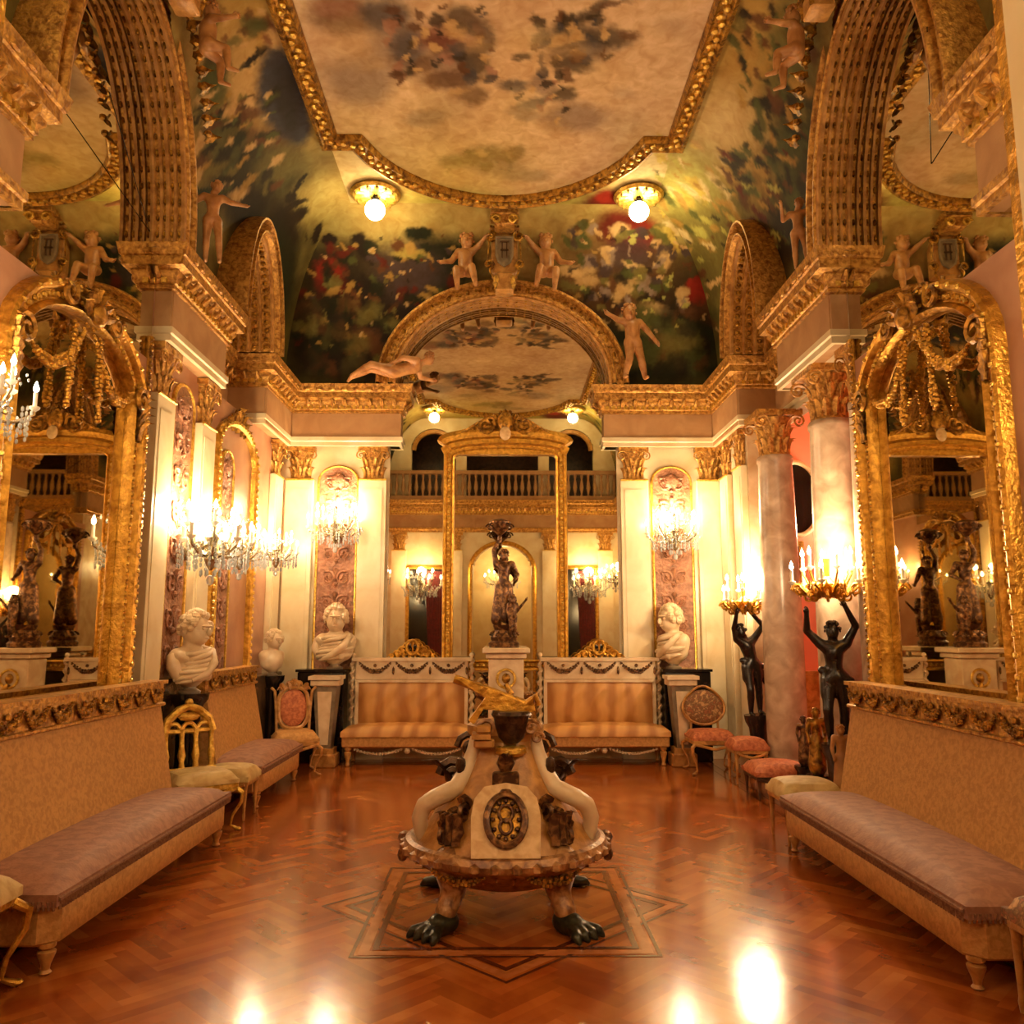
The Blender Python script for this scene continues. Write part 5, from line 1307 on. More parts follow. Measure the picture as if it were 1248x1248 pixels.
def figure(name, m, H, pose=None, putto=False, parent=None, loc=None, rz=0., extra=(), face=(0, -1), res=None, hair='', drape=()):
    p = dict(ADULT)
    if pose: p.update(pose)
    if putto:
        R = dict(head=.105, neck=.045, chest=.092, waist=.088, pelvis=.085, sh=.045, el=.036, ha=.024, hi=.066, kn=.045, fo=.028)
    else:
        R = dict(head=.062, neck=.032, chest=.072, waist=.056, pelvis=.066, sh=.036, el=.026, ha=.017, hi=.052, kn=.034, fo=.02)
    P = {k: V(v) * H for k, v in p.items()}; R = {k: v * H for k, v in R.items()}
    if putto: P['head'] = P['head'] + V((0, 0, .0))
    c = []
    def cap(a, ra, b, rb): c.append((P[a], R[ra], P[b], R[rb]))
    cap('neck', 'neck', 'chest', 'neck'); cap('chest', 'chest', 'waist', 'waist'); cap('waist', 'waist', 'pelvis', 'pelvis')
    c.append((P['neck'], R['neck'], P['head'] - V((0, 0, R['head'] * .4)), R['neck']))
    for s in 'LR':
        c.append((P['chest'].lerp(P['sh' + s], .4), R['chest'] * .7, P['sh' + s], R['sh'])); cap('sh' + s, 'sh', 'el' + s, 'el'); cap('el' + s, 'el', 'ha' + s, 'ha')
        c.append((P['pelvis'].lerp(P['hi' + s], .5), R['pelvis'] * .9, P['hi' + s], R['hi'])); cap('hi' + s, 'hi', 'kn' + s, 'kn')
        mid = P['kn' + s].lerp(P['fo' + s], .3) ; c.append((P['kn' + s], R['kn'], mid, R['kn'] * .98)); c.append((mid, R['kn'] * .98, P['fo' + s], R['fo']))
        f = V((face[0], face[1], 0)).normalized(); sh = (P['fo' + s] - P['kn' + s]).normalized(); fd = (f - sh * f.dot(sh)); fd = fd.normalized() if fd.length > .1 else f
        if sh.z > -.5: fd = (fd + sh).normalized()
        c.append((P['fo' + s], R['fo'] * .95, P['fo' + s] + fd * R['head'] * 1.1, R['fo'] * .7))
        hd = (P['ha' + s] - P['el' + s]).normalized(); h0 = P['ha' + s]
        c.append((h0, R['ha'], h0 + hd * R['head'] * .55, R['ha'] * 1.15))
    h = P['head']; r = R['head']; f = V((face[0], face[1], 0)).normalized()
    ex = [(h, (r * .86, r * .95, r * 1.12)), (h + f * r * .3 - V((0, 0, r * .5)), (r * .6, r * .6, r * .55))]
    for a, ra, b, rb in drape: c.append((V(a) * H, ra * H, V(b) * H, rb * H))
    me = blobmesh(c, res or H * .016, ex)
    # features in real geometry: nose, brow, lips, ears, fingers, hair
    b = MB(); sd = V((-f.y, f.x, 0))
    fs = h + f * r * 1.04
    b.ball(fs - V((0, 0, r * .16)), (r * .11, r * .16, r * .2), 6); b.ball(fs - V((0, 0, r * .52)) - f * r * .02, (r * .2, r * .1, r * .07), 6)
    for s in (-1, 1):
        b.ball(fs + sd * s * r * .33 + V((0, 0, r * .12)) - f * r * .12, (r * .16, r * .12, r * .09), 6)
        b.ball(h + sd * s * r * .98 - V((0, 0, r * .08)), (r * .12, r * .16, r * .24), 6)
    for s in 'LR':
        hd = (P['ha' + s] - P['el' + s]).normalized(); h0 = P['ha' + s] + hd * r * .5; q = hd.orthogonal().normalized(); q2 = hd.cross(q)
        for i in range(4):
            o = q * (i - 1.5) * r * .15; L = r * (.62, .72, .66, .5)[i]
            b.tube([h0 + o, h0 + o * 1.1 + hd * L * .5, h0 + o * 1.1 + hd * L * .85 + q2 * L * .3], [r * .085, r * .078, r * .05], 5)
        b.tube([h0 - hd * r * .35 - q * r * .2, h0 - q * r * .45 + q2 * r * .1, h0 - q * r * .42 + hd * r * .3 + q2 * r * .15], [r * .09, r * .085, r * .06], 5)
    rn = random.Random(hash(name) % 97 + int(H * 100))
    rn = random.Random(int(H * 1000) + len(c))
    for i in range(26):
        a = rn.uniform(0, 2 * pi); e = rn.uniform(.1, 1.4); d = V((cos(a) * cos(e), sin(a) * cos(e), sin(e)))
        if d.dot(f) > .62: continue
        b.ball(h + V((d.x * r * .95, d.y * r * 1.02, d.z * r * 1.16)), r * rn.uniform(.24, .34), 7)
    tmp = bpy.data.meshes.new('t'); tmp.from_pydata(b.v, [], b.f)
    n = len(me.vertices); vs = [tuple(v.co) for v in me.vertices] + b.v; fs_ = [tuple(q.vertices) for q in me.polygons] + [tuple(i + n for i in q) for q in b.f]
    bpy.data.meshes.remove(tmp); bpy.data.meshes.remove(me)
    out = bpy.data.meshes.new(name); out.from_pydata(vs, [], fs_); out.update()
    return link(name, out, m, parent, 60, loc, rz)

# ------------------------------------------------------------------ ornament kit
def festoon(b, p0, p1, sag, r, n=14, down=(0, 0, -1), taper=True):
    """hanging garland of fruit and leaves"""
    p0 = V(p0); p1 = V(p1); dn = V(down)
    for i in range(n):
        t = (i + .5) / n; c = p0.lerp(p1, t) + dn * sag * 4 * t * (1 - t)
        q = r * (.55 + .6 * sin(pi * t)) if taper else r
        for k in range(3):
            a = i * 1.7 + k * 2.1
            b.ball(c + V((cos(a), sin(a * 1.3) * .6, sin(a))) * q * .55, q * .62, 6)
def crest(b, w, h, n=5, y=0.):
    """symmetrical scroll and leaf cresting, centred at x=0, base z=0"""
    for s in (-1, 1):
        for i in range(n):
            t = (i + .5) / n; x = s * w / 2 * t; hh = h * (1 - t) ** 1.1 + .12 * h
            b.scroll((x, y, hh * .45), hh * .32 + .006, (s, 0, 0), (0, 0, 1), 1.3, .009 + h * .02, a0=pi * .4, sgn=1, tail=(x + s * w * .12, y, 0))
            b.leaf((x, y - .005, 0), (s * .25, 0, 1), (s * .3, -1, 0), hh * .95, w / n * .4, .25)
    b.leaf((0, y - .01, h * .3), (0, 0, 1), (0, -1, 0), h * .75, w * .14, .3)
    for k in range(5):
        a = (k - 2) * .45; b.leaf((0, y - .01, h * .55), (sin(a), 0, cos(a)), (0, -1, 0), h * .5, w * .06, .2)
def frame_path(kind, x0, x1, z0, z1, rise=0., n=14):
    """closed counter-clockwise path in x,z"""
    if kind == 'rect': return [(x0, z0), (x1, z0), (x1, z1), (x0, z1)]
    c = (x0 + x1) / 2; a = (x1 - x0) / 2
    return [(x0, z0), (x1, z0)] + [(c + a * cos(pi * i / n), z1 + rise * sin(pi * i / n)) for i in range(n + 1)]
FR = [(0, 0), (0, .045), (.012, .06), (.025, .05), (.04, .025), (.06, .022), (.075, .045), (.09, .06), (.1, .055), (.105, 0)]
def scaled(prof, k, kb=None): return [(a * k, c * (kb or k)) for a, c in prof]
def resample(P, step, closed=True):
    P = [V(p) for p in P]; out = []; n = len(P)
    for k in range(n if closed else n - 1):
        a, b = P[k], P[(k + 1) % n]; L = (b - a).length; m = max(1, round(L / step))
        for i in range(m): out.append((a.lerp(b, (i + .5) / m), (b - a).normalized()))
    return out
def capital(b, w, h, d, T=None, half=True):
    """Corinthian capital, front towards -y, base z=0, top z=h"""
    s = MB(T)
    s.lathe([(w * .36, 0), (w * .36, h * .06), (w * .34, h * .1), (w * .36, h * .55), (w * .46, h * .86)], 16, c=(0, 0, 0), sy=(d / (w * .5)) if half else 1.)
    s.box(-w * .56, w * .56, -d * 1.12, d * .2 if half else d * 1.12, h * .87, h)
    angs = [pi * (1 + k / 6) for k in range(7)] if half else [2 * pi * k / 12 for k in range(12)]
    ey = d / (w * .5) if half else 1.
    for row, (z0, hh) in enumerate(((.05, .42), (.3, .45))):
        for i, a in enumerate(angs):
            if row: a += (pi / 12)
            if half and not pi <= a <= 2 * pi + .01: continue
            o = V((cos(a), sin(a) * ey, 0)); s.leaf((w * .36 * cos(a), w * .36 * sin(a) * ey, h * z0), (0, 0, 1), o, h * hh, w * .2, .38)
    for sx in (-1, 1):
        for fy in ((-1,) if half else (-1, 1)):
            s.scroll((sx * w * .46, fy * d * .98, h * .73), h * .15, (sx, 0, 0), (0, 0, 1), 1.5, w * .028, a0=pi * .6, sgn=-1, tail=(sx * w * .16, fy * d * .8, h * .5))
    for fy in ((-1,) if half else (-1, 1)):
        s.ball((0, fy * d * 1.14, h * .9), (w * .09, d * .12, h * .09), 8)
    b.add(s.v, s.f)
# ================================================================== ARCHITECTURE
W = 2.75; BK = 10.05; NR = 1.0; CZ0 = 4.5; CH = 6.5; INS = .95
# ---- camera
cam = bpy.data.cameras.new('camera'); co = bpy.data.objects.new('camera', cam); COL.objects.link(co)
cam.sensor_width = 36; cam.lens = 36 * 1000 / 1248; cam.clip_start = .05; cam.clip_end = 60
pt = math.atan(144 / 1000); yw = math.atan(.012 * cos(pt))
co.location = (0, 0, 1.5); co.rotation_euler = (pi / 2 + pt, 0, -yw)
bpy.context.scene.camera = co

# ---- floor : herringbone parquet laid at 45 degrees
def parquet():
    L, w = .36, .06; b = MB(); cols = []; r = random.Random(3)
    pal = [lin(c) for c in (0xAC6026, 0xA05620, 0xB4682C, 0x9A521E, 0xBA7032, 0xA65A24)]
    c45 = cos(pi / 4)
    def put(x0, y0, dx, dy):
        cx, cy = (x0 + dx / 2), (y0 + dy / 2); X = (cx - cy) * c45; Y = (cx + cy) * c45 + 4
        if not (-2.95 < X < 6.2 and -1.9 < Y < 10.3): return
        q = []
        for a, c in ((x0, y0), (x0 + dx, y0), (x0 + dx, y0 + dy), (x0, y0 + dy)): q.append(((a - c) * c45, (a + c) * c45 + 4, 0))
        o = len(b.v); b.v += q; b.f.append((o, o + 1, o + 2, o + 3))
        k = pal[r.randrange(6)]; f = r.uniform(.92, 1.08) * (1.05 if dx > dy else .95); cols.append((k[0] * f, k[1] * f, k[2] * f, 1))
    for i in range(-150, 151):
        for j in range(-22, 23):
            x, y = i * w + j * L, i * w - j * L
            X, Y = (x - y) * c45, (x + y) * c45 + 4
            if not (-3.6 < X < 6.8 and -2.6 < Y < 11): continue
            put(x, y, L, w); put(x + L, y + w - L, w, L)
    me = bpy.data.meshes.new('floor'); me.from_pydata(b.v, [], b.f); me.update()
    ca = me.color_attributes.new('Col', 'FLOAT_COLOR', 'CORNER')
    flat = []
    for k in cols: flat += list(k) * 4
    ca.data.foreach_set('color', flat)
    return struct(link('floor', me, 'floor', ang=0))
fl = parquet()
sub = MB().box(-3, 6.3, -1.95, 10.4, -.15, -.004); sub.build('subfloor', 'wood', fl)
def band(b, pts, w, z=.0015, closed=True):
    b.sweep([(p[0], p[1], z) for p in pts], [(-w / 2, 0), (w / 2, 0)], (0, 0, 1), closed)
b = MB(); c0 = (0.02, 4.78)
def star(r, k=.62): return [(c0[0] + r * sin(a) * (1 if i % 2 == 0 else k) , c0[1] - r * cos(a) * (1 if i % 2 == 0 else k)) for i, a in enumerate([pi / 4 * q for q in range(8)])]
dia = lambda r: [(c0[0], c0[1] - r), (c0[0] + r, c0[1]), (c0[0], c0[1] + r), (c0[0] - r, c0[1])]
sqr = lambda r: [(c0[0] - r, c0[1] - r), (c0[0] + r, c0[1] - r), (c0[0] + r, c0[1] + r), (c0[0] - r, c0[1] + r)]
for f in (dia, sqr):
    k = 1.0 if f is dia else .72; zz = .0012 if f is dia else .0022
    band(b, f(.86 * k), .03, zz); band(b, f(1.0 * k), .018, zz)
b.build('inlay_band', 'inlay', fl, 0)
b = MB()
for f in (dia, sqr):
    k = 1.0 if f is dia else .72; band(b, f(.93 * k), .05, .0008 if f is dia else .0018)
b.build('pale_inlay', 'inlay2', fl, 0)
b = MB(); 
for q in (.35, .45): band(b, [(-2.75 + q, 1.0 + q), (2.75 - q, 1.0 + q), (2.75 - q, 10.05 - q), (-2.75 + q, 10.05 - q)], .02)
b.build('border_inlay', 'inlay', fl, 0)

# ---- walls
def arched_wall(b, x0, x1, z0, z1, ops, y0, y1, st=.04):
    xs = {x0, x1}
    for a, c, zb, zs, ri in ops:
        n = max(2, int((c - a) / st)); xs |= {a + (c - a) * i / n for i in range(n + 1)}
    xs = sorted(xs)
    for a, c in zip(xs, xs[1:]):
        m = (a + c) / 2; cuts = []
        for oa, oc, zb, zs, ri in ops:
            if oa < m < oc:
                t = (m - (oa + oc) / 2) / ((oc - oa) / 2); cuts.append((zb, zs + ri * sqrt(max(0, 1 - t * t))))
        z = z0
        for lo, hi in sorted(cuts):
            if lo > z: b.box(a, c, y0, y1, z, lo)
            z = hi
        if z < z1: b.box(a, c, y0, y1, z, z1)
struct(MB().box(-3.2, -W, .85, 7.48, 0, 6.6).box(-3.2, -W, 7.48, 8.86, 0, 3.76).box(-3.2, -3.05, 7.48, 8.86, 3.76, 6.6).box(-3.2, -W, 8.86, 10.2, 0, 6.6).build('wall_left', 'pink', ang=0))
b = MB(); b.box(W, 2.95, .85, 6.15, 0, 6.6); b.box(W, 3.2, 6.15, 7.48, 3.76, 6.6); b.box(3.05, 3.2, 7.48, 8.86, 3.76, 6.6); b.box(W, 3.2, 8.86, 10.2, 3.76, 6.6); b.box(W, 3.0, 9.0, 10.2, 0, 3.76)
struct(b.build('wall_right', 'pier', ang=0))
struct(MB().box(-2.95, 2.95, BK, 10.2, 0, 6.6).build('wall_back', 'cream', ang=0))
b = MB()
arched_wall(b, -2.95, 2.95, 0, 4.5, [(-.68, .68, 0, 2.85, .6)], .85, 1.0)
arched_wall(b, -2.95, 2.95, 4.5, 6.6, [(-2.15, -1.1, 4.5, 5.75, .5), (1.1, 2.15, 4.5, 5.75, .5), (-.85, .85, 4.5, 5.7, .6)], .85, 1.0)
struct(b.build('wall_front', 'cream', ang=0))
b = MB(); b.box(-3, 3, -1.95, -1.85, 0, 4.3); b.box(-3, -2.9, -1.85, .85, 0, 6.6); b.box(2.9, 3, -1.85, .85, 0, 6.6); b.box(-3, 3, -1.95, .85, 4.3, 4.4)
struct(b.build('wall_vestibule', 'vest', ang=0))
b = MB(); b.box(-3, 3, -.9, -.8, 4.4, 6.6); b.box(-3, 3, -.9, .85, 6.6, 6.7); b.box(-2.9, -2.85, -.8, .85, 4.4, 6.6); b.box(2.85, 2.9, -.8, .85, 4.4, 6.6); b.box(-2.9, 2.9, -.8, .85, 4.401, 4.42)
struct(b.build('wall_gallery', 'wood', ang=0))
# side room seen between the columns
b = MB(); b.box(2.95, 6.2, 10.3, 10.4, 0, 5); b.box(6.1, 6.2, 5, 10.3, 0, 5); b.box(2.95, 6.2, 5, 5.1, 0, 5)
sr = struct(b.build('wall_side_room', 'pinkw', ang=0))
MB().box(2.96, 6.1, 10.26, 10.299, 0, .95).box(2.96, 6.1, 10.24, 10.3, .95, 1.0).build('dado_panel', 'terra', sr)
struct(MB().box(2.95, 6.2, 5, 10.4, 4.6, 4.7).build('ceiling_side_room', 'cream', ang=0))

# ---- painted ceiling and coves
PIG = [lin(c) for c in (0xD8C08C, 0x241A10, 0x20220F, 0x4C5026, 0x6E6430, 0x5C1E10, 0x8A2414, 0xC8A46C, 0xC8B050, 0x5C381C, 0x463634, 0x3C3A40, 0x9C7058, 0x8E7866, 0xD6C28C, 0xA88440, 0xB0AC58)]
PD = {k: [list(q[:6]) + [PIG[q[6]]] + list(q[7:]) for q in s] for k, s in PAINT.items()}
def fresco(key, pts, uv, base):
    """paint the scene described in surface metres onto the vertices"""
    n = len(uv); U = np.array(uv); c = np.array(base)
    wob = np.array([[noise.noise((p[0] * 3, p[1] * 3, p[2] * 3)), noise.noise((p[0] * 3 + 9, p[1] * 3, p[2] * 3))] for p in pts]) * .05
    wob += np.array([[noise.noise((p[0] * 11, p[1] * 11, p[2] * 11)), noise.noise((p[0] * 11 + 9, p[1] * 11, p[2] * 11))] for p in pts]) * .022
    wob += np.array([[noise.noise((p[0] * 27, p[1] * 27, p[2] * 27)), noise.noise((p[0] * 27 + 9, p[1] * 27, p[2] * 27))] for p in pts]) * .03
    Q = U + wob
    for u0, v0, a, b_, c_, d, colr, soft, al in PD[key]:
        du = Q[:, 0] - u0; dv = Q[:, 1] - v0
        q = np.sqrt((a * du + b_ * dv) ** 2 + (c_ * du + d * dv) ** 2)
        w = np.clip((1 + soft - q) / (2 * soft), 0, 1); w = w * w * (3 - 2 * w) * al
        c = c * (1 - w[:, None]) + np.array(colr)[None] * w[:, None]
    return c
def grid_mesh(name, nu, nv, fn, key, uvf, basef, parent=None, hole=None):
    pts = []; 
    for j in range(nv + 1):
        for i in range(nu + 1): pts.append(fn(i / nu, j / nv))
    fs = []
    for j in range(nv):
        for i in range(nu):
            q = (j * (nu + 1) + i, j * (nu + 1) + i + 1, (j + 1) * (nu + 1) + i + 1, (j + 1) * (nu + 1) + i)
            if hole and hole(pts[q[0]]) and hole(pts[q[2]]): continue
            fs.append(q)
    uv = [uvf(p, k) for k, p in enumerate(pts)]
    c = fresco(key, pts, uv, [basef(p) for p in pts])
    me = bpy.data.meshes.new(name); me.from_pydata(pts, [], fs); me.update()
    ca = me.color_attributes.new('Col', 'FLOAT_COLOR', 'POINT')
    ca.data.foreach_set('color', np.concatenate([np.clip(c, 0, 1), np.ones((len(pts), 1))], 1).ravel())
    return struct(link(name, me, 'paint', parent, 180))
def arc_y(x): return 7.83 + 1.17 * max(0, 1 - (abs(x) / 1.5) ** 2) ** .72
def inside(x, y):
    y = y if y > 5.2 else 10.4 - y
    return abs(x) < 1.78 and y < 7.83 or (abs(x) < 1.5 and y < arc_y(x))
S = {k: np.array(lin(v)) for k, v in dict(sky=0xD2B488, mv=0xC4A084, cr=0xEED6B0, oc=0xB0904E, ol=0x746A34, dk=0x3A301C, br=0x7A5A34, yg=0xC2B068).items()}
def fb(p, s=1.3, o=0): return .5 + .5 * (noise.noise((p[0] * s + o, p[1] * s, p[2] * s)) + .5 * noise.noise((p[0] * s * 2.3 + o, p[1] * s * 2.3, p[2] * s * 2.3)))
def base_flat(p):
    t = min(1, max(0, fb(p, 1.2)))
    if inside(p[0], p[1]): return S['mv'] * (1 - t) + S['cr'] * t
    return S['oc'] * (1 - t) + S['yg'] * t
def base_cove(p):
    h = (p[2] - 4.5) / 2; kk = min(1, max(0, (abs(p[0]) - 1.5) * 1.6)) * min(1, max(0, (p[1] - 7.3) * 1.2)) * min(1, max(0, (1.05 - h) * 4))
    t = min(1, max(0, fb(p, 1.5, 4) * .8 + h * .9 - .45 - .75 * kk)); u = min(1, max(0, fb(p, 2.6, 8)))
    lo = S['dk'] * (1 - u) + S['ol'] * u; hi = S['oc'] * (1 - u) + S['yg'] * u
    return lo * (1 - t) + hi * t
ceil = grid_mesh('ceiling', 190, 380, lambda u, v: (-1.82 + 3.64 * u, NR + (9.12 - NR) * v, CH), 'flat', lambda p, k: (p[0], p[1] if p[1] > 5.2 else 10.4 - p[1]), base_flat)
def ins(t): return INS * (1 - cos(t * pi / 2))
def cz(t): return CZ0 + 2.0 * sin(t * pi / 2)
NV = 90
def s_of(k, nu): return (k // (nu + 1)) / NV * 2.4
ARCH = dict(A=(5.2, .88, 1.5), B=(8.13, .5, 1.08))
def lun(y, z, y0, a, r): return z < CZ0 + r * 1.05 and ((y - y0) / (a * 1.06)) ** 2 + (max(0, z - CZ0) / (r * 1.04)) ** 2 < 1
for sd, key in ((-1, 'left'), (1, 'right')):
    nu = 330
    def fn(u, v, sd=sd):
        i = ins(v); return (sd * (W - i), NR + (BK - i - NR) * u, cz(v))
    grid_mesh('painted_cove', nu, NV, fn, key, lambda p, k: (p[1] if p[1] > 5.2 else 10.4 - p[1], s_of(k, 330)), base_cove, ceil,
              lambda p: any(lun(p[1], p[2], *q) for q in ARCH.values()))
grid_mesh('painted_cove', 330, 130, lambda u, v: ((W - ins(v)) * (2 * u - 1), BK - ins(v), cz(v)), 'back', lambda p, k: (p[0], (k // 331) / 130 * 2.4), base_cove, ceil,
          lambda p: p[2] < CZ0 + 1.2 and (p[0] / 1.44) ** 2 + (max(0, p[2] - CZ0) / 1.22) ** 2 < 1)
MB().box(-3, 3, .85, 10.2, 6.62, 6.7).build('ceiling_slab', 'plast', ceil)

# gilded frame of the ceiling canvas
half = [(-1.78, 5.2), (-1.78, 7.83), (-1.5, 7.83)] + [(-1.5 + 3.0 * i / 22, arc_y(-1.5 + 3.0 * i / 22)) for i in range(1, 22)] + [(1.5, 7.83), (1.78, 7.83), (1.78, 5.2)]
P = [(x, y, CH) for x, y in half] + [(x, 10.4 - y, CH) for x, y in reversed(half[1:-1])]
cf = thing('ceiling_frame', 'heavy gilded moulding with lobed ends framing the sky painting on the ceiling', 'frame', (0, 0, 0))
b = MB(); pr_ = [(-.09, 0), (-.09, .03), (-.07, .07), (-.04, .05), (.04, .05), (.065, .085), (.1, .07), (.11, 0)]
b.sweep(P, pr_, (0, 0, -1), True); b.build('moulding', 'golddk', cf)
b = MB()
for i, (p, t) in enumerate(resample(P, .085)):
    sdv = t.cross(V((0, 0, -1))); b.ball(p + V((0, 0, -.06)) + sdv * (.018 if i % 2 else -.018), (.036, .036, .03), 6)
b.build('leaf_beading', 'goldb', cf)

# ---- entablatures
ARCHIT = [(-.02, 3.75), (.015, 3.75), (.015, 3.8), (.03, 3.81), (.03, 3.86), (0, 3.87)]
FRIEZE = [(0, 3.86), (0, 4.18)]
CORN = [(0, 4.16), (.03, 4.17), (.03, 4.2), (.045, 4.21), (.045, 4.25), (.07, 4.28), (.07, 4.31), (.125, 4.33), (.125, 4.4), (.14, 4.41), (.15, 4.46), (.16, 4.5), (-.12, 4.5)]
def entab(name, path, flip=False, dz=0., am='cream'):
    e = sempty(name); n = (0, 0, 1)
    pth = [(x, y, dz) for x, y in (reversed(path) if flip else path)]
    def sw(prof): return MB().sweep(pth, prof, n)
    sw([(a, z) for a, z in ARCHIT]).build('architrave', am, e); sw(FRIEZE).build('frieze', 'plast', e); sw(CORN).build('cornice', 'orn', e)
    b = MB()
    for p, t in resample(pth, .075, False):
        q = t.cross(V(n)); T = Matrix.Translation(p) @ Matrix(((t.x, q.x, 0, 0), (t.y, q.y, 0, 0), (0, 0, 1, 0), (0, 0, 0, 1)))
        b.box(-.022, .022, .03, .062, 4.205, 4.25, T)
        b.ball((0, .045, 4.3), (.028, .02, .03), 6, T)
    b.build('dentils', 'goldb', e)
    b = MB()
    for i, (p, t) in enumerate(resample(pth, .15, False)):
        q = t.cross(V(n)); T = Matrix.Translation(p) @ Matrix(((t.x, q.x, 0, 0), (t.y, q.y, 0, 0), (0, 0, 1, 0), (0, 0, 0, 1)))
        b.tube([(0, .03, 4.275), (0, .07, 4.262), (0, .105, 4.29), (0, .115, 4.318)], [.026, .03, .022, .014], 6, T)
        b.ball((0, .15, 4.435), (.05, .018, .028), 6, T)
    b.build('modillions', 'orn', e)
    return e
left = [(-1.26, 10.05), (-1.26, 9.93), (-2.63, 9.93), (-2.63, 8.83), (-3.04, 8.83), (-3.04, 7.5), (-2.62, 7.5), (-2.62, 6.22), (-2.8, 6.22)]
right = [(-x, y) for x, y in left]
entab('trim_1', left, True); entab('trim_2', right)
nl = [(-2.8, 4.19), (-2.62, 4.19), (-2.62, 2.8), (-2.74, 2.8), (-2.74, 1.1), (-.9, 1.1), (.9, 1.1), (2.74, 1.1), (2.74, 2.8), (2.62, 2.8), (2.62, 4.19), (2.8, 4.19)]
entab('trim_3', nl, True, am='orn')
# gilded soffit panels under the projecting cornices
# wall slabs that carry the ressauts
for i, (sx, y0, y1) in enumerate(((-1, 6.24, 7.48), (1, 6.24, 7.48), (-1, 8.85, 10.0), (1, 8.85, 10.0), (-1, 2.82, 4.17), (1, 2.82, 4.17))):
    struct(MB().box(min(sx * 2.61, sx * 2.75), max(sx * 2.61, sx * 2.75), y0, y1, 3.76, 4.49).build('trim_%d' % (4 + i), 'plast', ang=0))

# ---- arches (ribs) standing on the entablature
def ell(a, r, n=28, z0=CZ0): return [(a * cos(pi * i / n), z0 + r * sin(pi * i / n)) for i in range(n + 1)]
def rib(name, a_in, r_in, th, depth, lab=None, inner='orn', thz=None):
    """arch in local x,z; front face at y=-depth, back y=0"""
    e = sempty(name); n = 36; thz = thz or th
    A = ell(a_in, r_in, n); B_ = ell(a_in + th, r_in + thz, n)
    b = MB(); prof = [(0, 0), (0, 1), (.06, 1.0), (.12, 1.1), (.22, 1.1), (.28, 1.0), (.34, .9), (.66, .9), (.72, 1.0), (.8, 1.12), (.92, 1.12), (1, 1.0), (1, 0)]
    vs = []; m = len(prof)
    for i in range(n + 1):
        for f, d in prof: vs.append((A[i][0] * (1 - f) + B_[i][0] * f, -depth * d, A[i][1] * (1 - f) + B_[i][1] * f))
    fs = [(k * m + i, k * m + (i + 1) % m, (k + 1) * m + (i + 1) % m, (k + 1) * m + i) for k in range(n) for i in range(m)]
    b.add(vs, fs).build('arch_band', 'orn', e)
    b = MB()
    for f in (.06, .3, .5, .72, .96): b.tube([(A[i][0] * .992, -depth * f, CZ0 + (A[i][1] - CZ0) * .992) for i in range(n + 1)], .016 if f in (.3, .72) else .022, 5)
    b.build('arch_moulding', 'terra', e)
    b = MB(); 
    for i, (p, t) in enumerate(resample([((A[k][0] + B_[k][0]) / 2, -depth * .9, (A[k][1] + B_[k][1]) / 2) for k in range(n + 1)], th * .55, False)):
        if i % 2: b.ball(p, (th * .12, .012, th * .2), 6)
        else:
            for s in (-1, 1): b.ball(p + V((s * th * .1, 0, 0)), (th * .1, .014, th * .1), 6)
    for i, (p, t) in enumerate(resample([(A[k][0], -depth * .5, A[k][1]) for k in range(n + 1)], .1, False)):
        
        for f in (.18, .4, .61, .84): b.ball((p.x * .995, -depth * f, p.z - .002), (.022, depth * .06, .03), 6)
    b.build('arch_ornament', 'golddk', e)
    return e
def on_left(e, y, x=-W): e.location = (x, y, 0); e.rotation_euler = (0, 0, pi / 2)
def on_right(e, y, x=W): e.location = (x, y, 0); e.rotation_euler = (0, 0, -pi / 2)
k = 10
for y, a, r in ARCH.values():
    for f in (on_left, on_right):
        e = rib('trim_%d' % k, a, r, .18, .26 if a > .6 else .56); f(e, y)
        if a < .6: e.location.x = 3.05 if e.location.x > 0 else -3.05
        k += 1
e = rib('trim_%d' % k, 1.34, 1.12, .22, .32); e.location = (0, BK, 0); k += 1

# ---- wall mirrors (the lunettes and the bays are silvered)
def lunette_mirror(name, a, r, lab, z0, x0, x1):
    t = thing(name, lab, 'mirror'); n = 30
    E = [(a * 1.04 * cos(pi * i / n), CZ0 + r * 1.03 * sin(pi * i / n)) for i in range(n + 1)]
    poly = [(x0, z0), (x1, z0)] + ([(x1, CZ0)] if x1 > E[0][0] + .01 else []) + E + ([(x0, CZ0)] if x0 < E[-1][0] - .01 else [])
    m = len(poly); b = MB(); vs = [(x, -.012, z) for x, z in poly] + [(x, -.001, z) for x, z in poly]
    b.add(vs, [tuple(range(m))] + [tuple(range(2 * m - 1, m - 1, -1))] + [(i, i + m, (i + 1) % m + m, (i + 1) % m) for i in range(m)])
    b.build('mirror_glass', 'mirror', t, 0); return t
lm = lunette_mirror('wall_mirror', .88, 1.5, 'tall wall mirror behind the gilded arched frame over the long sofa by the left wall', 1.05, -1.15, .97)
on_left(lm, 5.2)
lm = lunette_mirror('wall_mirror', .88, 1.5, 'tall wall mirror behind the gilded arched frame over the long sofa by the right wall', 1.05, -.97, 1.15)
on_right(lm, 5.2)
for f, s in ((on_left, 'left'), (on_right, 'right')):
    lm = lunette_mirror('lunette_mirror', .5, 1.08, 'dark mirror in the narrow arch above the %s cornice near the back corner' % s, 4.5, -.5, .5); f(lm, 8.13); lm.location.x = 3.05 if lm.location.x > 0 else -3.05
lm = lunette_mirror('back_wall_mirror', 1.34, 1.12, 'huge arched mirror between the pilasters of the end wall, reflecting the balcony', .3, -1.4, 1.42); lm.location = (0, BK, 0)

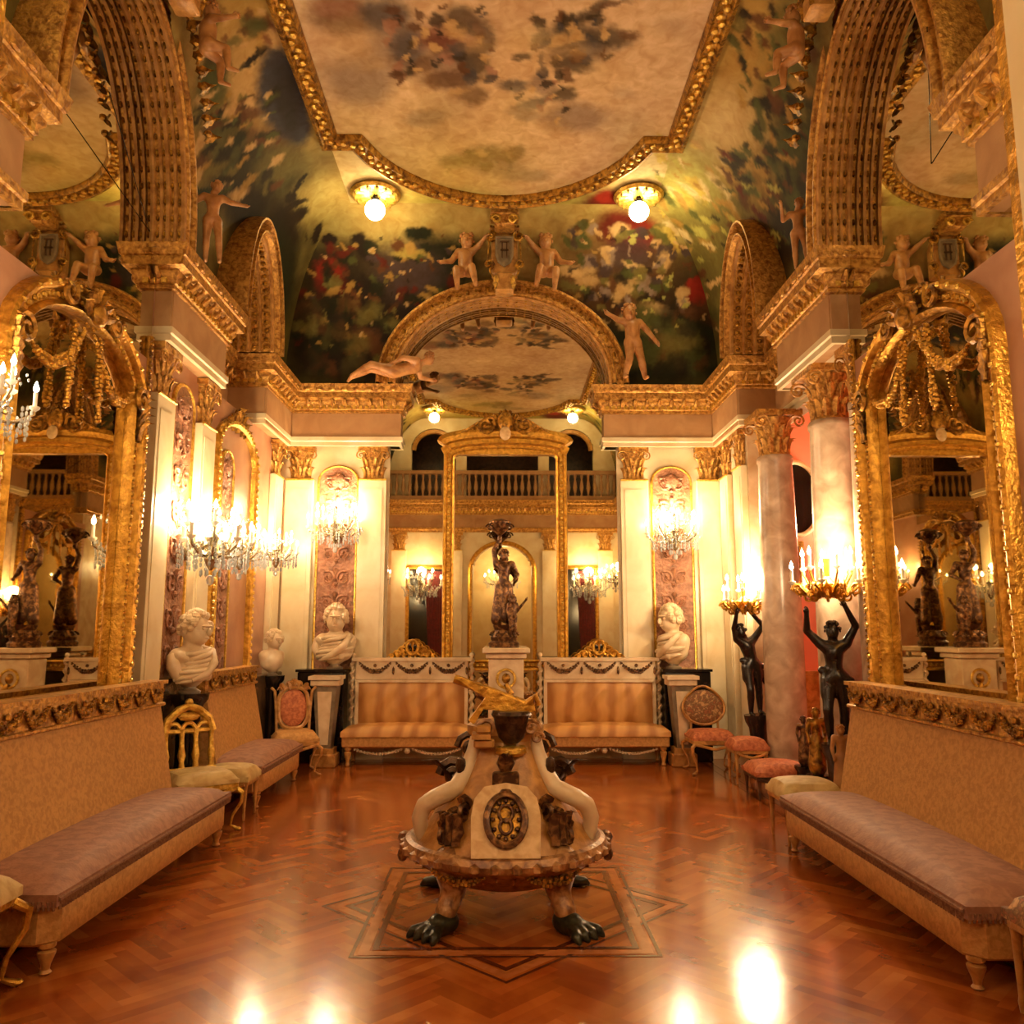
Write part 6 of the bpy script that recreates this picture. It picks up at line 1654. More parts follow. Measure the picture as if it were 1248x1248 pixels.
# marble spandrels around the big frames
def spandrel(fn, y, s):
    t = sempty('trim_%d' % K[0]); K[0] += 1
    # local x: along wall; frame outer half width .9 , centre 0
    b = MB()
    for q in (-1, 1):
        ends = 1.15 if q == (-1 if s > 0 else 1) else .97
        E = [(q * .86 * cos(pi / 2 * i / 10), 3.02 + .66 * sin(pi / 2 * i / 10)) for i in range(11)]
        E = [p for p in E if p[1] < 3.56]; E.append((E[-1][0] - q * .06, 3.56))
        poly = [(q * ends, 1.05), (q * .86, 1.05)] + E + [(q * ends, 3.56)]
        m = len(poly); vs = [(x, -.03, z) for x, z in poly] + [(x, -.005, z) for x, z in poly]
        fs = [tuple(range(m)), tuple(range(2 * m - 1, m - 1, -1))] + [(i, i + m, (i + 1) % m + m, (i + 1) % m) for i in range(m)]
        b.add(vs, fs)
    b.build('marble_spandrel', 'pink', t, 0); fn(t, y)
    b = MB(); q = 1 if s > 0 else -1
    xx = .98 * q
    b.tube([(xx, -.03, 1.05), (xx, -.03, 3.74)], .022, 8)
    for i in range(60): b.ball((xx, -.05, 1.1 + i * .0445), (.026, .02, .02), 6)
    b.build('gilded_edge', 'golddk', t)
K = [k]
spandrel(on_left, 5.12, 1); spandrel(on_right, 5.12, -1)
k = K[0]

# ---- gilded frames of the side bays
def bay_frame(lab):
    t = thing('arched_mirror_frame', lab, 'frame')
    pts = [(x, 0, z) for x, z in frame_path('arch', -.7, .7, 1.12, 3.06, .43, 20)]
    b = MB(); b.sweep(pts, [(0, 0), (0, .05), (.02, .075), (.04, .06), (.05, .04), (.11, .05), (.13, .09), (.155, .1), (.175, .085), (.185, .03), (.185, 0)], (0, -1, 0), True)
    b.build('moulding', 'gold', t)
    b = MB()
    for i, (p, tt) in enumerate(resample(pts, .055)):
        o = tt.cross(V((0, -1, 0))); b.ball(p + o * .08 + V((0, -.05, 0)), (.022, .018, .022), 6)
        if i % 2: b.ball(p + o * .155 + V((0, -.1, 0)), (.018, .014, .018), 6)
    b.build('beading', 'goldb', t)
    b = MB()
    for s in (-1, 1):
        for i in range(4): b.leaf((s * .77, -.08, 2.86 + i * .06), (s * .2, 0, 1), (s * .6, -1, 0), .2, .12, .4)
        b.scroll((s * .74, -.1, 3.16), .09, (s, 0, 0), (0, 0, 1), 1.5, .022, a0=.5)
        b.scroll((s * .3, -.09, 3.56), .08, (s, 0, 0), (0, 0, 1), 1.4, .02, a0=2.5, tail=(s * .08, -.09, 3.66))
    for i in range(7):
        a = (i - 3) * .42; b.leaf((0, -.1, 3.5), (sin(a), 0, cos(a)), (0, -1, 0), .24, .08, .3)
    b.ball((0, -.12, 3.52), (.07, .05, .08), 10)
    b.build('crest', 'golddk', t)
    b = MB()
    
    for s in (-1, 1):
        b = MB(); festoon(b, (s * .03, -.07, 3.46), (s * .62, -.06, 3.14), .2, .034, 24); b.build('garland', 'gold', t)
        b = MB(); festoon(b, (s * .16, -.06, 3.42), (s * .2, -.06, 2.86), .02, .028, 17, taper=False); b.build('garland_drop', 'gold', t)
    return t
f1 = bay_frame('gilded arched mirror frame with fruit garlands, over the long sofa by the left wall'); on_left(f1, 5.12, -2.737)
f2 = dup(f1, (2.737, 5.1, 0), -pi / 2, 'gilded arched mirror frame with fruit garlands, over the long sofa by the right wall')

# ---- pilasters
def pilaster(w=.34, d=.07, z0=.12, m='cream', zt=3.34):
    t = sempty('trim_%d' % K[0]); K[0] += 1
    b = MB(); b.box(-w / 2, w / 2, -d, 0, z0, zt, b=.004)
    b.box(-w / 2 + .05, w / 2 - .05, -d - .006, -d + .01, z0 + .5, zt - .12); b.build('shaft', m, t, 30)
    b = MB(); b.box(-w / 2 - .03, w / 2 + .03, -d - .03, 0, 0, .2); b.box(-w / 2 - .02, w / 2 + .02, -d - .02, 0, .2, .26); b.build('base', m, t, 30)
    b = MB(); b.tube([(-w / 2, -d - .004, zt), (w / 2, -d - .004, zt)], .014, 6); b.build('necking', 'goldb', t)
    b = MB(); capital(b, w * .96, .41, d + .02, Matrix.Translation((0, 0, zt))); b.build('capital', 'orn', t)
    return t
PI_ = []
p0 = pilaster(); p0.location = (-1.6, BK, 0)
def put_p(x, y, rz):
    c = copy_tree(p0); c.location = (x, y, 0); c.rotation_euler = (0, 0, rz); c.name = 'trim_%d' % K[0]; K[0] += 1; return c
for x in (-2.5, 1.63, 2.58): put_p(x, BK, 0)
for y in (6.4, 7.36, 9.75): put_p(-W, y, pi / 2)
for y in (9.78, 9.2): put_p(W, y, -pi / 2)
for x in (-2.4, -1.1, 1.1, 2.4): put_p(x, NR, pi)
# the ivory piers between pilasters
# ---- carved relief panels
def relief(lab, w=.46, z0=1.05, z1=3.5, rise=.18):
    t = thing('relief_panel', lab, 'wall panel')
    pts = frame_path('arch', -w / 2, w / 2, z0, z1 - rise, rise, 12); m = len(pts)
    b = MB(); b.add([(x, -.015, z) for x, z in pts] + [(x, 0, z) for x, z in pts], [tuple(range(m)), tuple(range(2 * m - 1, m - 1, -1))] + [(i, i + m, (i + 1) % m + m, (i + 1) % m) for i in range(m)])
    b.build('panel_ground', 'relief', t, 0)
    b = MB(); b.sweep([(x, 0, z) for x, z in pts], [(0, 0), (0, .03), (.015, .035), (.03, .02), (.03, 0)], (0, -1, 0), True); b.build('panel_moulding', 'goldb', t)
    b = MB(); r = random.Random(4)
    z = z0 + .15
    while z < z1 - .25:
        for s in (-1, 1):
            b.scroll((s * w * .2, -.02, z + .06), w * .19, (s, 0, 0), (0, 0, 1), 1.4, .016, a0=1.2, sgn=1, tail=(0, -.02, z - .06))
            b.leaf((s * w * .05, -.015, z), (s * .8, 0, 1), (0, -1, 0), .15, .08, .25)
        b.leaf((0, -.015, z + .02), (0, 0, 1), (0, -1, 0), .2, .09, .3); b.ball((0, -.03, z - .02), .028, 8)
        z += .29
    b.ball((0, -.02, z1 - .17), (.1, .03, .1), 12); b.build('carving', 'relief', t)
    return t
rl = relief('carved rose marble relief panel with scrolling foliage, on the end wall left of the mirror'); rl.location = (-2.03, BK, 0)
dup(rl, (2.1, BK, 0), 0, 'carved rose marble relief panel with scrolling foliage, on the end wall right of the mirror')
dup(rl, (-W, 6.88, 0), pi / 2, 'carved rose relief panel between the first two ivory pilasters of the left wall').scale = (.9, 1, 1.02)
dup(rl, (-W, 8.05, 0), pi / 2, 'carved rose relief panel on the left wall above the far sofa').scale = (.72, 1, .93)

# gilded doorway frame on the left wall with a bracket arch
t = thing('gilded_door_frame', 'slim gilded frame with a scrolled arched top on the left wall above the far sofa', 'frame', (-W, 8.32, 0), pi / 2)
b = MB()
pts = [(x, 0, z) for x, z in frame_path('arch', -.6, .55, 1.1, 3.25, .3, 14)]
b.sweep(pts, [(0, 0), (0, .05), (.02, .07), (.05, .06), (.07, .03), (.07, 0)], (0, -1, 0), True); b.build('moulding', 'gold', t)
b = MB()
for p, tt in resample(pts, .07): b.ball(p + tt.cross(V((0, -1, 0))) * .035 + V((0, -.07, 0)), (.026, .016, .026), 6)
b.build('beading', 'goldb', t)
b = MB(Matrix.Translation((0, -.03, 3.5))); crest(b, .9, .3, 4); b.build('crest', 'golddk', t)

# ---- free-standing columns of the right colonnade
def column(lab, y):
    t = thing('marble_column', lab, 'column', (2.86, y, 0))
    b = MB(); b.lathe([(.19, .25), (.195, .35), (.2, .8), (.198, 1.6), (.185, 2.6), (.172, 3.22), (.185, 3.24), (.185, 3.28), (.172, 3.3)], 40); b.build('shaft', 'grey', t)
    b = MB(); b.box(-.27, .27, -.27, .27, 0, .1, b=.01); b.lathe([(.25, .1), (.265, .13), (.25, .17), (.215, .19), (.225, .22), (.2, .25)], 40); b.build('base', 'grey', t)
    b = MB(); capital(b, .42, .46, .21, Matrix.Translation((0, 0, 3.3)), half=False); b.build('capital', 'orn', t)
    return t
ca = column('round veined marble column standing nearest the arched mirror on the right side', 6.95)
dup(ca, (2.86, 8.42, 0), 0, 'farther veined marble column, right of the chairs beside the low rose stool')
dup(ca, (2.86, 6.3, 0), 0, 'marble column half hidden at the edge of the right arched mirror').scale = (.6, .6, 1)

# ---- central gilt frame on the mirror wall
t = thing('pedimented_mirror_frame', 'tall gilded frame with scrolled pediment in the middle of the end wall mirror', 'frame', (.035, BK - .013, 0))
pts = [(x, 0, z) for x, z in frame_path('arch', -.63, .63, 1.15, 3.62, .1, 12)]
b = MB(); b.sweep(pts, [(0, 0), (0, .05), (.02, .07), (.04, .045), (.08, .045), (.1, .08), (.125, .08), (.135, .03), (.135, 0)], (0, -1, 0), True); b.build('moulding', 'gold', t)
b = MB()
for i, (p, tt) in enumerate(resample(pts, .065)):
    b.ball(p + tt.cross(V((0, -1, 0))) * .065 + V((0, -.05, 0)), (.024, .018, .024), 6)
b.build('beading', 'goldb', t)
b = MB()
b.sweep([(.76 * cos(pi * i / 16), 0, 3.78 + .12 * sin(pi * i / 16)) for i in range(17)][::-1], [(-.1, 0), (-.1, .08), (-.04, .12), (.02, .1), (.06, .15), (.11, .15), (.13, 0)], (0, -1, 0)); b.build('pediment_cornice', 'gold', t)
b = MB(); q = [(-.76, 3.66), (.76, 3.66), (.8, 3.74), (.6, 3.84), (.45, 3.95), (.28, 4.05), (.12, 4.1), (-.12, 4.1), (-.28, 4.05), (-.45, 3.95), (-.6, 3.84), (-.8, 3.74)]; m = len(q)
b.add([(x, -.06, z) for x, z in q] + [(x, 0, z) for x, z in q], [tuple(range(m)), tuple(range(2 * m - 1, m - 1, -1))] + [(i, i + m, (i + 1) % m + m, (i + 1) % m) for i in range(m)]); b.build('pediment_panel', 'gold', t, 20)
b = MB(Matrix.Translation((0, -.08, 3.86))); crest(b, 1.3, .38, 6); b.ball((0, -.04, .2), (.1, .06, .13), 12)
for s in (-1, 1):
    b.scroll((s * .24, -.03, .16), .12, (s, 0, 0), (0, 0, 1), 1.5, .024, a0=2.6, tail=(s * .6, -.02, .02))
b.build('pediment_crest', 'golddk', t)
b = MB(); b.ball((0, -.17, 3.9), (.07, .03, .09), 10); b.build('cartouche', 'dial', t)

# ---- cartouches with putti
def cartouche(lab, loc, rz, tall=True):
    t = thing('heraldic_cartouche', lab, 'cartouche', loc, rz)
    b = MB(); b.prism([(-.17, -.02), (.17, -.02), (.17, -.25), (-.17, -.25)], 0, .62, b=.03) if False else None
    b.box(-.16, .16, -.16, .02, .0, .58, b=.02); b.box(-.11, .11, -.2, .02, -.22, .02, b=.02); b.box(-.19, .19, -.19, .02, .56, .64, b=.015)
    if tall: b.box(-.12, .12, -.17, .02, .64, .86, b=.02); b.box(-.17, .17, -.2, .02, .84, .95, b=.02)
    b.build('block', 'terra', t)
    b = MB()
    for s in (-1, 1):
        b.scroll((s * .17, -.18, .48), .07, (s, 0, 0), (0, 0, 1), 1.5, .02, a0=2, tail=(s * .2, -.17, .2)); b.scroll((s * .19, -.18, .12), .06, (s, 0, 0), (0, 0, -1), 1.5, .018, a0=2, tail=(s * .08, -.18, -.1))
        b.leaf((s * .1, -.2, -.2), (0, 0, 1), (0, -1, 0), .2, .09, .3)
    if tall:
        for i in range(5): b.ball(((i - 2) * .055, -.19, .72), (.022, .03, .07), 6)
    for i in range(9): b.ball(((i - 4) * .042, -.2, .6), .018, 6)
    b.build('scrolls', 'golddk', t)
    b = MB(); sh = [(-.1, .46), (-.1, .24), (-.07, .15), (0, .1), (.07, .15), (.1, .24), (.1, .46)]
    b.sweep([(x, -.17, z) for x, z in sh], [(-.012, 0), (-.012, .03), (.012, .03), (.012, 0)], (0, -1, 0), True)
    b.add([(x, -.185, z) for x, z in sh] + [(x, -.16, z) for x, z in sh], [tuple(range(7)), tuple(range(13, 6, -1))]); b.build('shield', 'socle', t, 0)
    b = MB()
    b.box(-.035, -.02, -.197, -.18, .2, .4); b.box(.02, .035, -.197, -.18, .2, .4); b.box(-.05, .05, -.197, -.18, .29, .31); b.box(-.055, -.0, -.197, -.18, .4, .415); b.box(.0, .055, -.197, -.18, .4, .415)
    b.build('monogram', 'wood', t, 0)
    return t
SIT = dict(hiL=(-.06, 0, .5), knL=(-.12, -.2, .46), foL=(-.1, -.2, .18), hiR=(.06, 0, .5), knR=(.1, -.2, .5), foR=(.16, -.22, .22), haL=(-.3, -.08, .62), elL=(-.2, -.02, .66), elR=(.2, -.03, .9), haR=(.32, -.06, 1.02), head=(.02, -.02, .97))
cartouche('stone cartouche with a grey shield at the top of the arch on the end wall', (.02, 9.62, 5.78), 0)
t = thing('scroll_console', 'gilded scrolled console joining the end wall cartouche to the ceiling frame', 'console', (.02, 9.3, 6.3))
MB().box(-.12, .12, -.12, .12, -.02, .16, b=.02).box(-.17, .17, -.16, .14, .1, .18, b=.01).build('block', 'orn', t)
b = MB()
for s in (-1, 1): b.scroll((s * .1, -.14, .04), .06, (s, 0, 0), (0, 0, 1), 1.4, .02)
b.build('scrolls', 'goldb', t)
cx = dict(SIT)
def putto(lab, loc, rz, pose, H=.85, sx=1, m='putto', nm='putto_figure', face=(0, -1), grp=None):
    o = figure(nm, m, H, pose, putto=True, face=face, res=.012); o.location = loc; o.rotation_euler = (0, 0, rz)
    if sx < 0:
        me = o.data
        for v in me.vertices: v.co.x *= -1
        me.flip_normals()
    tag(o, lab, 'sculpture', grp); return o
putto('plaster putto seated on the end wall arch, left of the cartouche', (-.46, 9.55, 5.42), 0, dict(SIT, haR=(.26, -.1, .95)))
putto('plaster putto seated on the end wall arch, right of the cartouche', (.54, 9.55, 5.42), 0, dict(SIT, haR=(.26, -.1, .95)), sx=-1)
putto('standing pale putto leaning against the right end of the end wall arch', (1.58, 9.55, 4.5), .1, dict(haL=(-.33, -.06, .88), elL=(-.2, -.03, .82), elR=(.19, -.03, .7), haR=(.3, -.04, .56), knL=(-.06, -.05, .28), foL=(-.12, .0, .03), knR=(.1, -.04, .28), foR=(.17, .02, .03), head=(-.05, -.02, .94)), .88)
LIE = dict(pelvis=(0, 0, .1), hiL=(.03, -.04, .09), hiR=(.03, .04, .1), waist=(-.1, 0, .12), chest=(-.22, 0, .16), neck=(-.3, 0, .2), head=(-.37, -.02, .25), shL=(-.24, -.09, .17), shR=(-.25, .09, .19), elL=(-.26, -.16, .08), haL=(-.38, -.16, .05), elR=(-.1, .1, .22), haR=(.05, .06, .16), knL=(.28, -.05, .14), foL=(.5, -.06, .04), knR=(.26, .05, .16), foR=(.47, .03, .04))
o = figure('reclining_nymph_figure', 'putto', 1.1, LIE, face=(-.3, -1), res=.015, loc=(-1.3, 9.62, 4.5), rz=pi); tag(o, 'reclining plaster figure lying on the cornice at the left foot of the end wall arch', 'sculpture')
STD = dict(haR=(.34, -.05, .74), elR=(.2, -.03, .76), haL=(-.2, -.14, .9), elL=(-.19, -.03, .72), knR=(.08, -.06, .3), foR=(.1, -.01, .03), head=(.03, -.02, .935), drapeless=(0, 0, 0)); STD.pop('drapeless')
o = figure('standing_nymph_figure', 'putto', .72, STD, res=.011, loc=(-2.42, 6.45, 4.5), rz=.3); tag(o, 'standing plaster youth beside the foot of the tall rib on the left cornice', 'sculpture')
o = figure('standing_nymph_figure', 'putto', .62, dict(STD, haR=(.3, -.1, .6)), res=.011, loc=(2.5, 6.5, 4.5), rz=-.4); tag(o, 'small plaster youth beside the foot of the tall rib on the right cornice', 'sculpture')
for s, sdn in ((-1, 'left'), (1, 'right')):
    rz = pi / 2 if s < 0 else -pi / 2
    c = cartouche('gilded cartouche with shield at the crown of the big %s wall arch' % sdn, (s * 2.3, 5.2, 5.93), rz, False); c.scale = (.8, .8, .62)
    for q, where in ((1, 'far'), (-1, 'near')):
        y = 5.2 + q * .42
        putto('plaster putto sprawling at the %s side of the cartouche on the big %s wall arch' % (where, sdn), (s * 2.22, y, 5.52), rz - s * .6 * q, dict(SIT, haR=(.3, -.2, .8), elR=(.2, -.1, .8), haL=(-.32, -.2, .72)), .62, sx=(1 if q * s > 0 else -1))
    b = MB()
    for i in range(26):
        a = pi * (.18 + .64 * i / 25); y = 1.0 * cos(a) * .98; z = 4.5 + 1.6 * sin(a)
        b.leaf((y, -.4, z), (cos(a), 0, sin(a)), (0, -1, .2 * (i % 2)), .17, .11, .45); b.ball((y, -.42, z + .03), .03, 6)
    o = b.build('foliage_spray', 'golddk'); (on_left if s < 0 else on_right)(o, 5.2); tag(o, 'gilded leaf spray wound along the crown of the big %s wall arch' % sdn, 'ornament')
    bb = MB(); bb.tube([(s * 2.737, 4.84, 4.45), (s * 2.47, 4.3, 4.98)] if s > 0 else [(-2.737, 6.02, 4.56), (-2.55, 4.9, 4.95)], .0035, 5)
    tag(bb.build('stay_wire', 'ebony'), 'thin dark stay wire reaching the %s wall mirror above the gilded frame' % sdn, 'wire')

# ---- balcony on the near wall (seen in the mirrors)
t = thing('balustrade', 'pale balustrade of the musicians balcony reflected in the end wall mirror', 'balustrade', (0, 1.12, 0))
b = MB(); b.box(-2.7, 2.7, -.08, .08, 5.12, 5.2).box(-2.7, 2.7, -.08, .08, 4.5, 4.6); b.build('rail', 'plast', t)
b0 = MB(); b0.lathe([(.035, 4.6), (.02, 4.66), (.05, 4.8), (.03, 4.95), (.02, 5.0), (.04, 5.12)], 10); bal = b0.build('baluster', 'plast', t)
for i in range(-17, 18):
    if i:
        c = bal.copy(); COL.objects.link(c); c.parent = t; c.location = (i * .155, 0, 0)
for x, w_ in ((-1.62, .525), (1.62, .525), (0, .85)):
    e = sempty('trim_%d' % K[0]); K[0] += 1
    MB().sweep([(x + w_ * cos(pi * i / 16), NR, 5.72 + (.5 if x else .6) * sin(pi * i / 16)) for i in range(17)], [(0, 0), (0, .05), (.08, .06), (.1, 0)], (0, 1, 0)).build('archivolt', 'terra', e)
# doorway arch in the near wall and its side mirrors
t = thing('gilded_arch_surround', 'gilded arch around the doorway opposite, seen only in the end wall mirror', 'frame', (0, NR, 0))
pts = [(.7, 0, 0)] + [(.7 * cos(pi * i / 18), 0, 2.85 + .62 * sin(pi * i / 18)) for i in range(19)] + [(-.7, 0, 0)]
MB().sweep(pts, [(.0, 0), (.0, .05), (-.05, .07), (-.1, .03), (-.1, 0)], (0, 1, 0)).build('moulding', 'gold', t)
for s in (-1, 1):
    t = thing('side_doorway', 'crimson curtained doorway with gilded frame, %s of the arch reflected in the mirror' % ('left' if s < 0 else 'right'), 'doorway', (s * 1.75, NR, 0), pi)
    MB().box(-.4, .4, -.02, 0, .1, 2.9).build('glass_panel', 'dark', t, 0)
    b = MB(); b.sweep([(x, 0, z) for x, z in frame_path('rect', -.4, .4, .1, 2.9)], [(0, 0), (0, .05), (.03, .07), (.08, .05), (.1, 0)], (0, -1, 0), True); b.build('moulding', 'gold', t)
    b = MB()
    for i in range(9): b.tube([(-.36 + i * .045, -.05, 2.85), (-.37 + i * .04, -.05, 1.6), (-.36 + i * .03, -.05, .12)], .026, 6)
    b.build('curtain', 'red2', t)
# ================================================================== FURNITURE
def cushion(b, x0, x1, y0, y1, z0, z1, dome=.03, nx=14, ny=8, tuft=None):
    """upholstered seat: flat underside, rounded rim, gently domed top"""
    vs = []; fs = []
    def pt(i, j):
        u = i / nx * 2 - 1; v = j / ny * 2 - 1
        e = (1 - abs(u) ** 6) * (1 - abs(v) ** 5)
        x = (x0 + x1) / 2 + u * (x1 - x0) / 2; y = (y0 + y1) / 2 + v * (y1 - y0) / 2
        z = z1 - .035 * (1 - e) ** 2 * (1 if max(abs(u), abs(v)) < 1 else 1.2) + dome * (1 - u * u) ** .5 * (1 - v * v) ** .5
        if tuft: z -= tuft * (abs(cos(u * pi * 3.5)) ** 6 + abs(cos(v * pi * 2)) ** 6) * .5
        return (x, y, z)
    for j in range(ny + 1):
        for i in range(nx + 1): vs.append(pt(i, j))
    n = (nx + 1) * (ny + 1); vs += [(p[0] , p[1], z0) for p in vs]
    for j in range(ny):
        for i in range(nx):
            q = j * (nx + 1) + i; f = (q, q + 1, q + nx + 2, q + nx + 1); fs += [f, tuple(k + n for k in reversed(f))]
    rim = [i for i in range(nx + 1)] + [(j + 1) * (nx + 1) - 1 for j in range(1, ny + 1)] + [ny * (nx + 1) + i for i in range(nx - 1, -1, -1)] + [j * (nx + 1) for j in range(ny - 1, 0, -1)]
    for k in range(len(rim)):
        a, c = rim[k], rim[(k + 1) % len(rim)]; fs.append((a, a + n, c + n, c))
    b.add(vs, fs)
def turned_leg(b, x, y, h, r=.028, T=None):
    b.lathe([(r * .5, 0), (r * .8, h * .06), (r * .5, h * .16), (r * .6, h * .3), (r * 1.1, h * .62), (r * 1.15, h * .72), (r * .7, h * .78), (r * 1.1, h * .86), (r * 1.1, h)], 12, c=(x, y, 0), T=T)
def long_sofa(lab, L, D=.66):
    """local: x along the sofa, front towards -y, back plane y=0"""
    t = thing('long_sofa', lab, 'sofa', group=None)
    b = MB(); ch = .07; b.prism([(-L / 2 + ch, -D), (L / 2 - ch, -D), (L / 2, -D + ch), (L / 2, -.05), (-L / 2, -.05), (-L / 2, -D + ch)], .13, .31, b=.012); b.build('seat_base', 'fab', t)
    b = MB(); cushion(b, -L / 2 - .015, L / 2 + .015, -D - .015, -.1, .3, .395, .045, 24, 10); b.build('seat', 'mauve', t)
    b = MB(); r = random.Random(1)
    for x, y in [(-L / 2 + .02 + i * .022, -D - .012) for i in range(int(L / .022))] + [(sx * (L / 2 + .012), -D + i * .022) for sx in (-1, 1) for i in range(int((D - .1) / .022))]:
        b.tube([(x, y, .325), (x + r.uniform(-.004, .004), y - .004, .285)], [.011, .006], 4)
    b.tube([(-L / 2, -D - .015, .33), (L / 2, -D - .015, .33)], .011, 6)
    b.build('fringe', 'fringe', t)
    b = MB(); vs = [(-L / 2, -.26, .36), (L / 2, -.26, .36), (L / 2, -.14, .965), (-L / 2, -.14, .965), (-L / 2, -.02, .13), (L / 2, -.02, .13), (L / 2, -.05, .965), (-L / 2, -.05, .965)]
    b.add(vs, [(0, 1, 2, 3), (5, 4, 7, 6), (1, 5, 6, 2), (4, 0, 3, 7), (3, 2, 6, 7), (0, 4, 5, 1)]); b.build('backrest', 'fab', t, 20)
    b = MB(); b.box(-L / 2 - .02, L / 2 + .02, -.15, -.03, .96, 1.13, b=.012); b.box(-L / 2 - .03, L / 2 + .03, -.175, -.02, 1.115, 1.14)
    b.tube([(-L / 2 - .02, -.155, .97), (L / 2 + .02, -.155, .97)], .014, 6); b.build('top_rail', 'orn', t)
    b = MB(); n = round(L / .27)
    for i in range(n):
        x = -L / 2 + (i + .5) * L / n; w = L / n
        festoon(b, (x - w * .42, -.165, 1.085), (x + w * .42, -.165, 1.085), .075, .022, 11)
        b.ball((x, -.165, 1.07), (.022, .015, .022), 6); b.leaf((x - w / 2, -.155, 1.03), (0, 0, 1), (0, -1, 0), .08, .04, .2)
    b.build('festoon_carving', 'golddk', t)
    for sx in (-1, 1):
        for y in (-D + .05, -.1):
            b = MB(); turned_leg(b, sx * (L / 2 - .06), y, .135, .034); b.build('leg', 'ivfab' if 0 else 'terra', t)
    return t
s1 = long_sofa('very long low sofa with mauve seat under the left wall mirror', 2.3)
s1.location = (-2.62, 4.98, 0); s1.rotation_euler = (0, 0, pi / 2)
s2 = dup(s1, (2.62, 4.78, 0), -pi / 2, 'very long low sofa with mauve seat under the right wall mirror')
s3 = long_sofa('shorter low sofa with mauve seat by the left wall, beyond the white bust', 1.4, .64)
s3.location = (-2.69, 7.95, 0); s3.rotation_euler = (0, 0, pi / 2)

def crest_sofa(lab):
    t = thing('crested_sofa', lab, 'sofa'); w = 1.46
    b = MB(); b.box(-w / 2, w / 2, -.5, -.03, .2, .33, b=.015); b.build('seat_base', 'fab', t)
    b = MB(); cushion(b, -w / 2 - .01, w / 2 + .01, -.52, -.05, .32, .42, .035, 40, 14, .012); b.build('seat', 'fabp', t)
    b = MB()
    nx, nz = 40, 12; vs = []; fs = []
    for j in range(nz + 1):
        for i in range(nx + 1):
            u = i / nx; v = j / nz; e = (1 - abs(2 * u - 1) ** 6) * (1 - abs(2 * v - 1) ** 4)
            vs.append((-.62 + 1.24 * u, -.09 - .05 * e - .012 * sin(u * pi * 10 + 2.2 * sin(v * 5)) * e, .4 + .52 * v))
    m = len(vs); vs += [(x, -.03, z) for x, y, z in vs]
    for j in range(nz):
        for i in range(nx): q = j * (nx + 1) + i; f = (q, q + 1, q + nx + 2, q + nx + 1); fs += [f, tuple(k + m for k in reversed(f))]
    b.add(vs, fs); b.build('backrest', 'fabp', t, 60)
    b = MB(); b.box(-.66, .66, -.12, -.02, .92, 1.15, b=.012); b.box(-.7, .7, -.14, -.01, 1.14, 1.18); b.box(-.66, -.62, -.11, -.03, .36, .93); b.box(.62, .66, -.11, -.03, .36, .93); b.box(-.64, .64, -.13, -.02, .895, .925); b.build('back_frame', 'marb', t)
    b = MB()
    for i in range(3):
        x = (i - 1) * .43; festoon(b, (x - .19, -.13, 1.13), (x + .19, -.13, 1.13), .11, .026, 14); b.ball((x, -.13, 1.09), .022, 6)
        b.ball((x + .215, -.13, 1.03), (.016, .015, .05), 6)
    b.build('festoon_carving', 'statue2', t)
    b = MB(Matrix.Translation((0, -.07, 1.17))); crest(b, .56, .24, 4)
    b.tube([(.07 * cos(a), -.02, .13 + .08 * sin(a)) for a in [2 * pi * i / 16 for i in range(16)]], .018, 6, closed=True); b.build('crest', 'gold', t)
    MB().ball((0, -.075, 1.3), (.055, .012, .065), 14).build('crest_medallion', 'dark', t)
    for s in (-1, 1):
        b = MB(); b.tube([(s * .7 + .022 * cos(i * 1.1), -.07 + .022 * sin(i * 1.1), .42 + i * .018) for i in range(42)], .019, 6); b.tube([(s * .7, -.07, .3), (s * .7, -.07, 1.2)], .016, 8); b.ball((s * .7, -.07, 1.21), .03, 8)
        b.build('twisted_post', 'marb', t)
        for y in (-.46, -.1):
            b = MB(); turned_leg(b, s * .66, y, .205, .036); b.build('leg', 'terra', t)
    b = MB()
    for q in (-1, 1): festoon(b, (q * .6, -.46, .19), (q * .05, -.46, .19), .06, .018, 16, taper=False)
    b.ball((0, -.46, .165), .035, 8); b.build('apron_festoon', 'marb', t)
    return t
c1 = crest_sofa('gold silk sofa with crested back against the end wall, left of the white pedestal'); c1.location = (-1.06, 9.93, 0)
dup(c1, (1.15, 9.93, 0), 0, 'gold silk sofa with crested back against the end wall, right of the white pedestal')

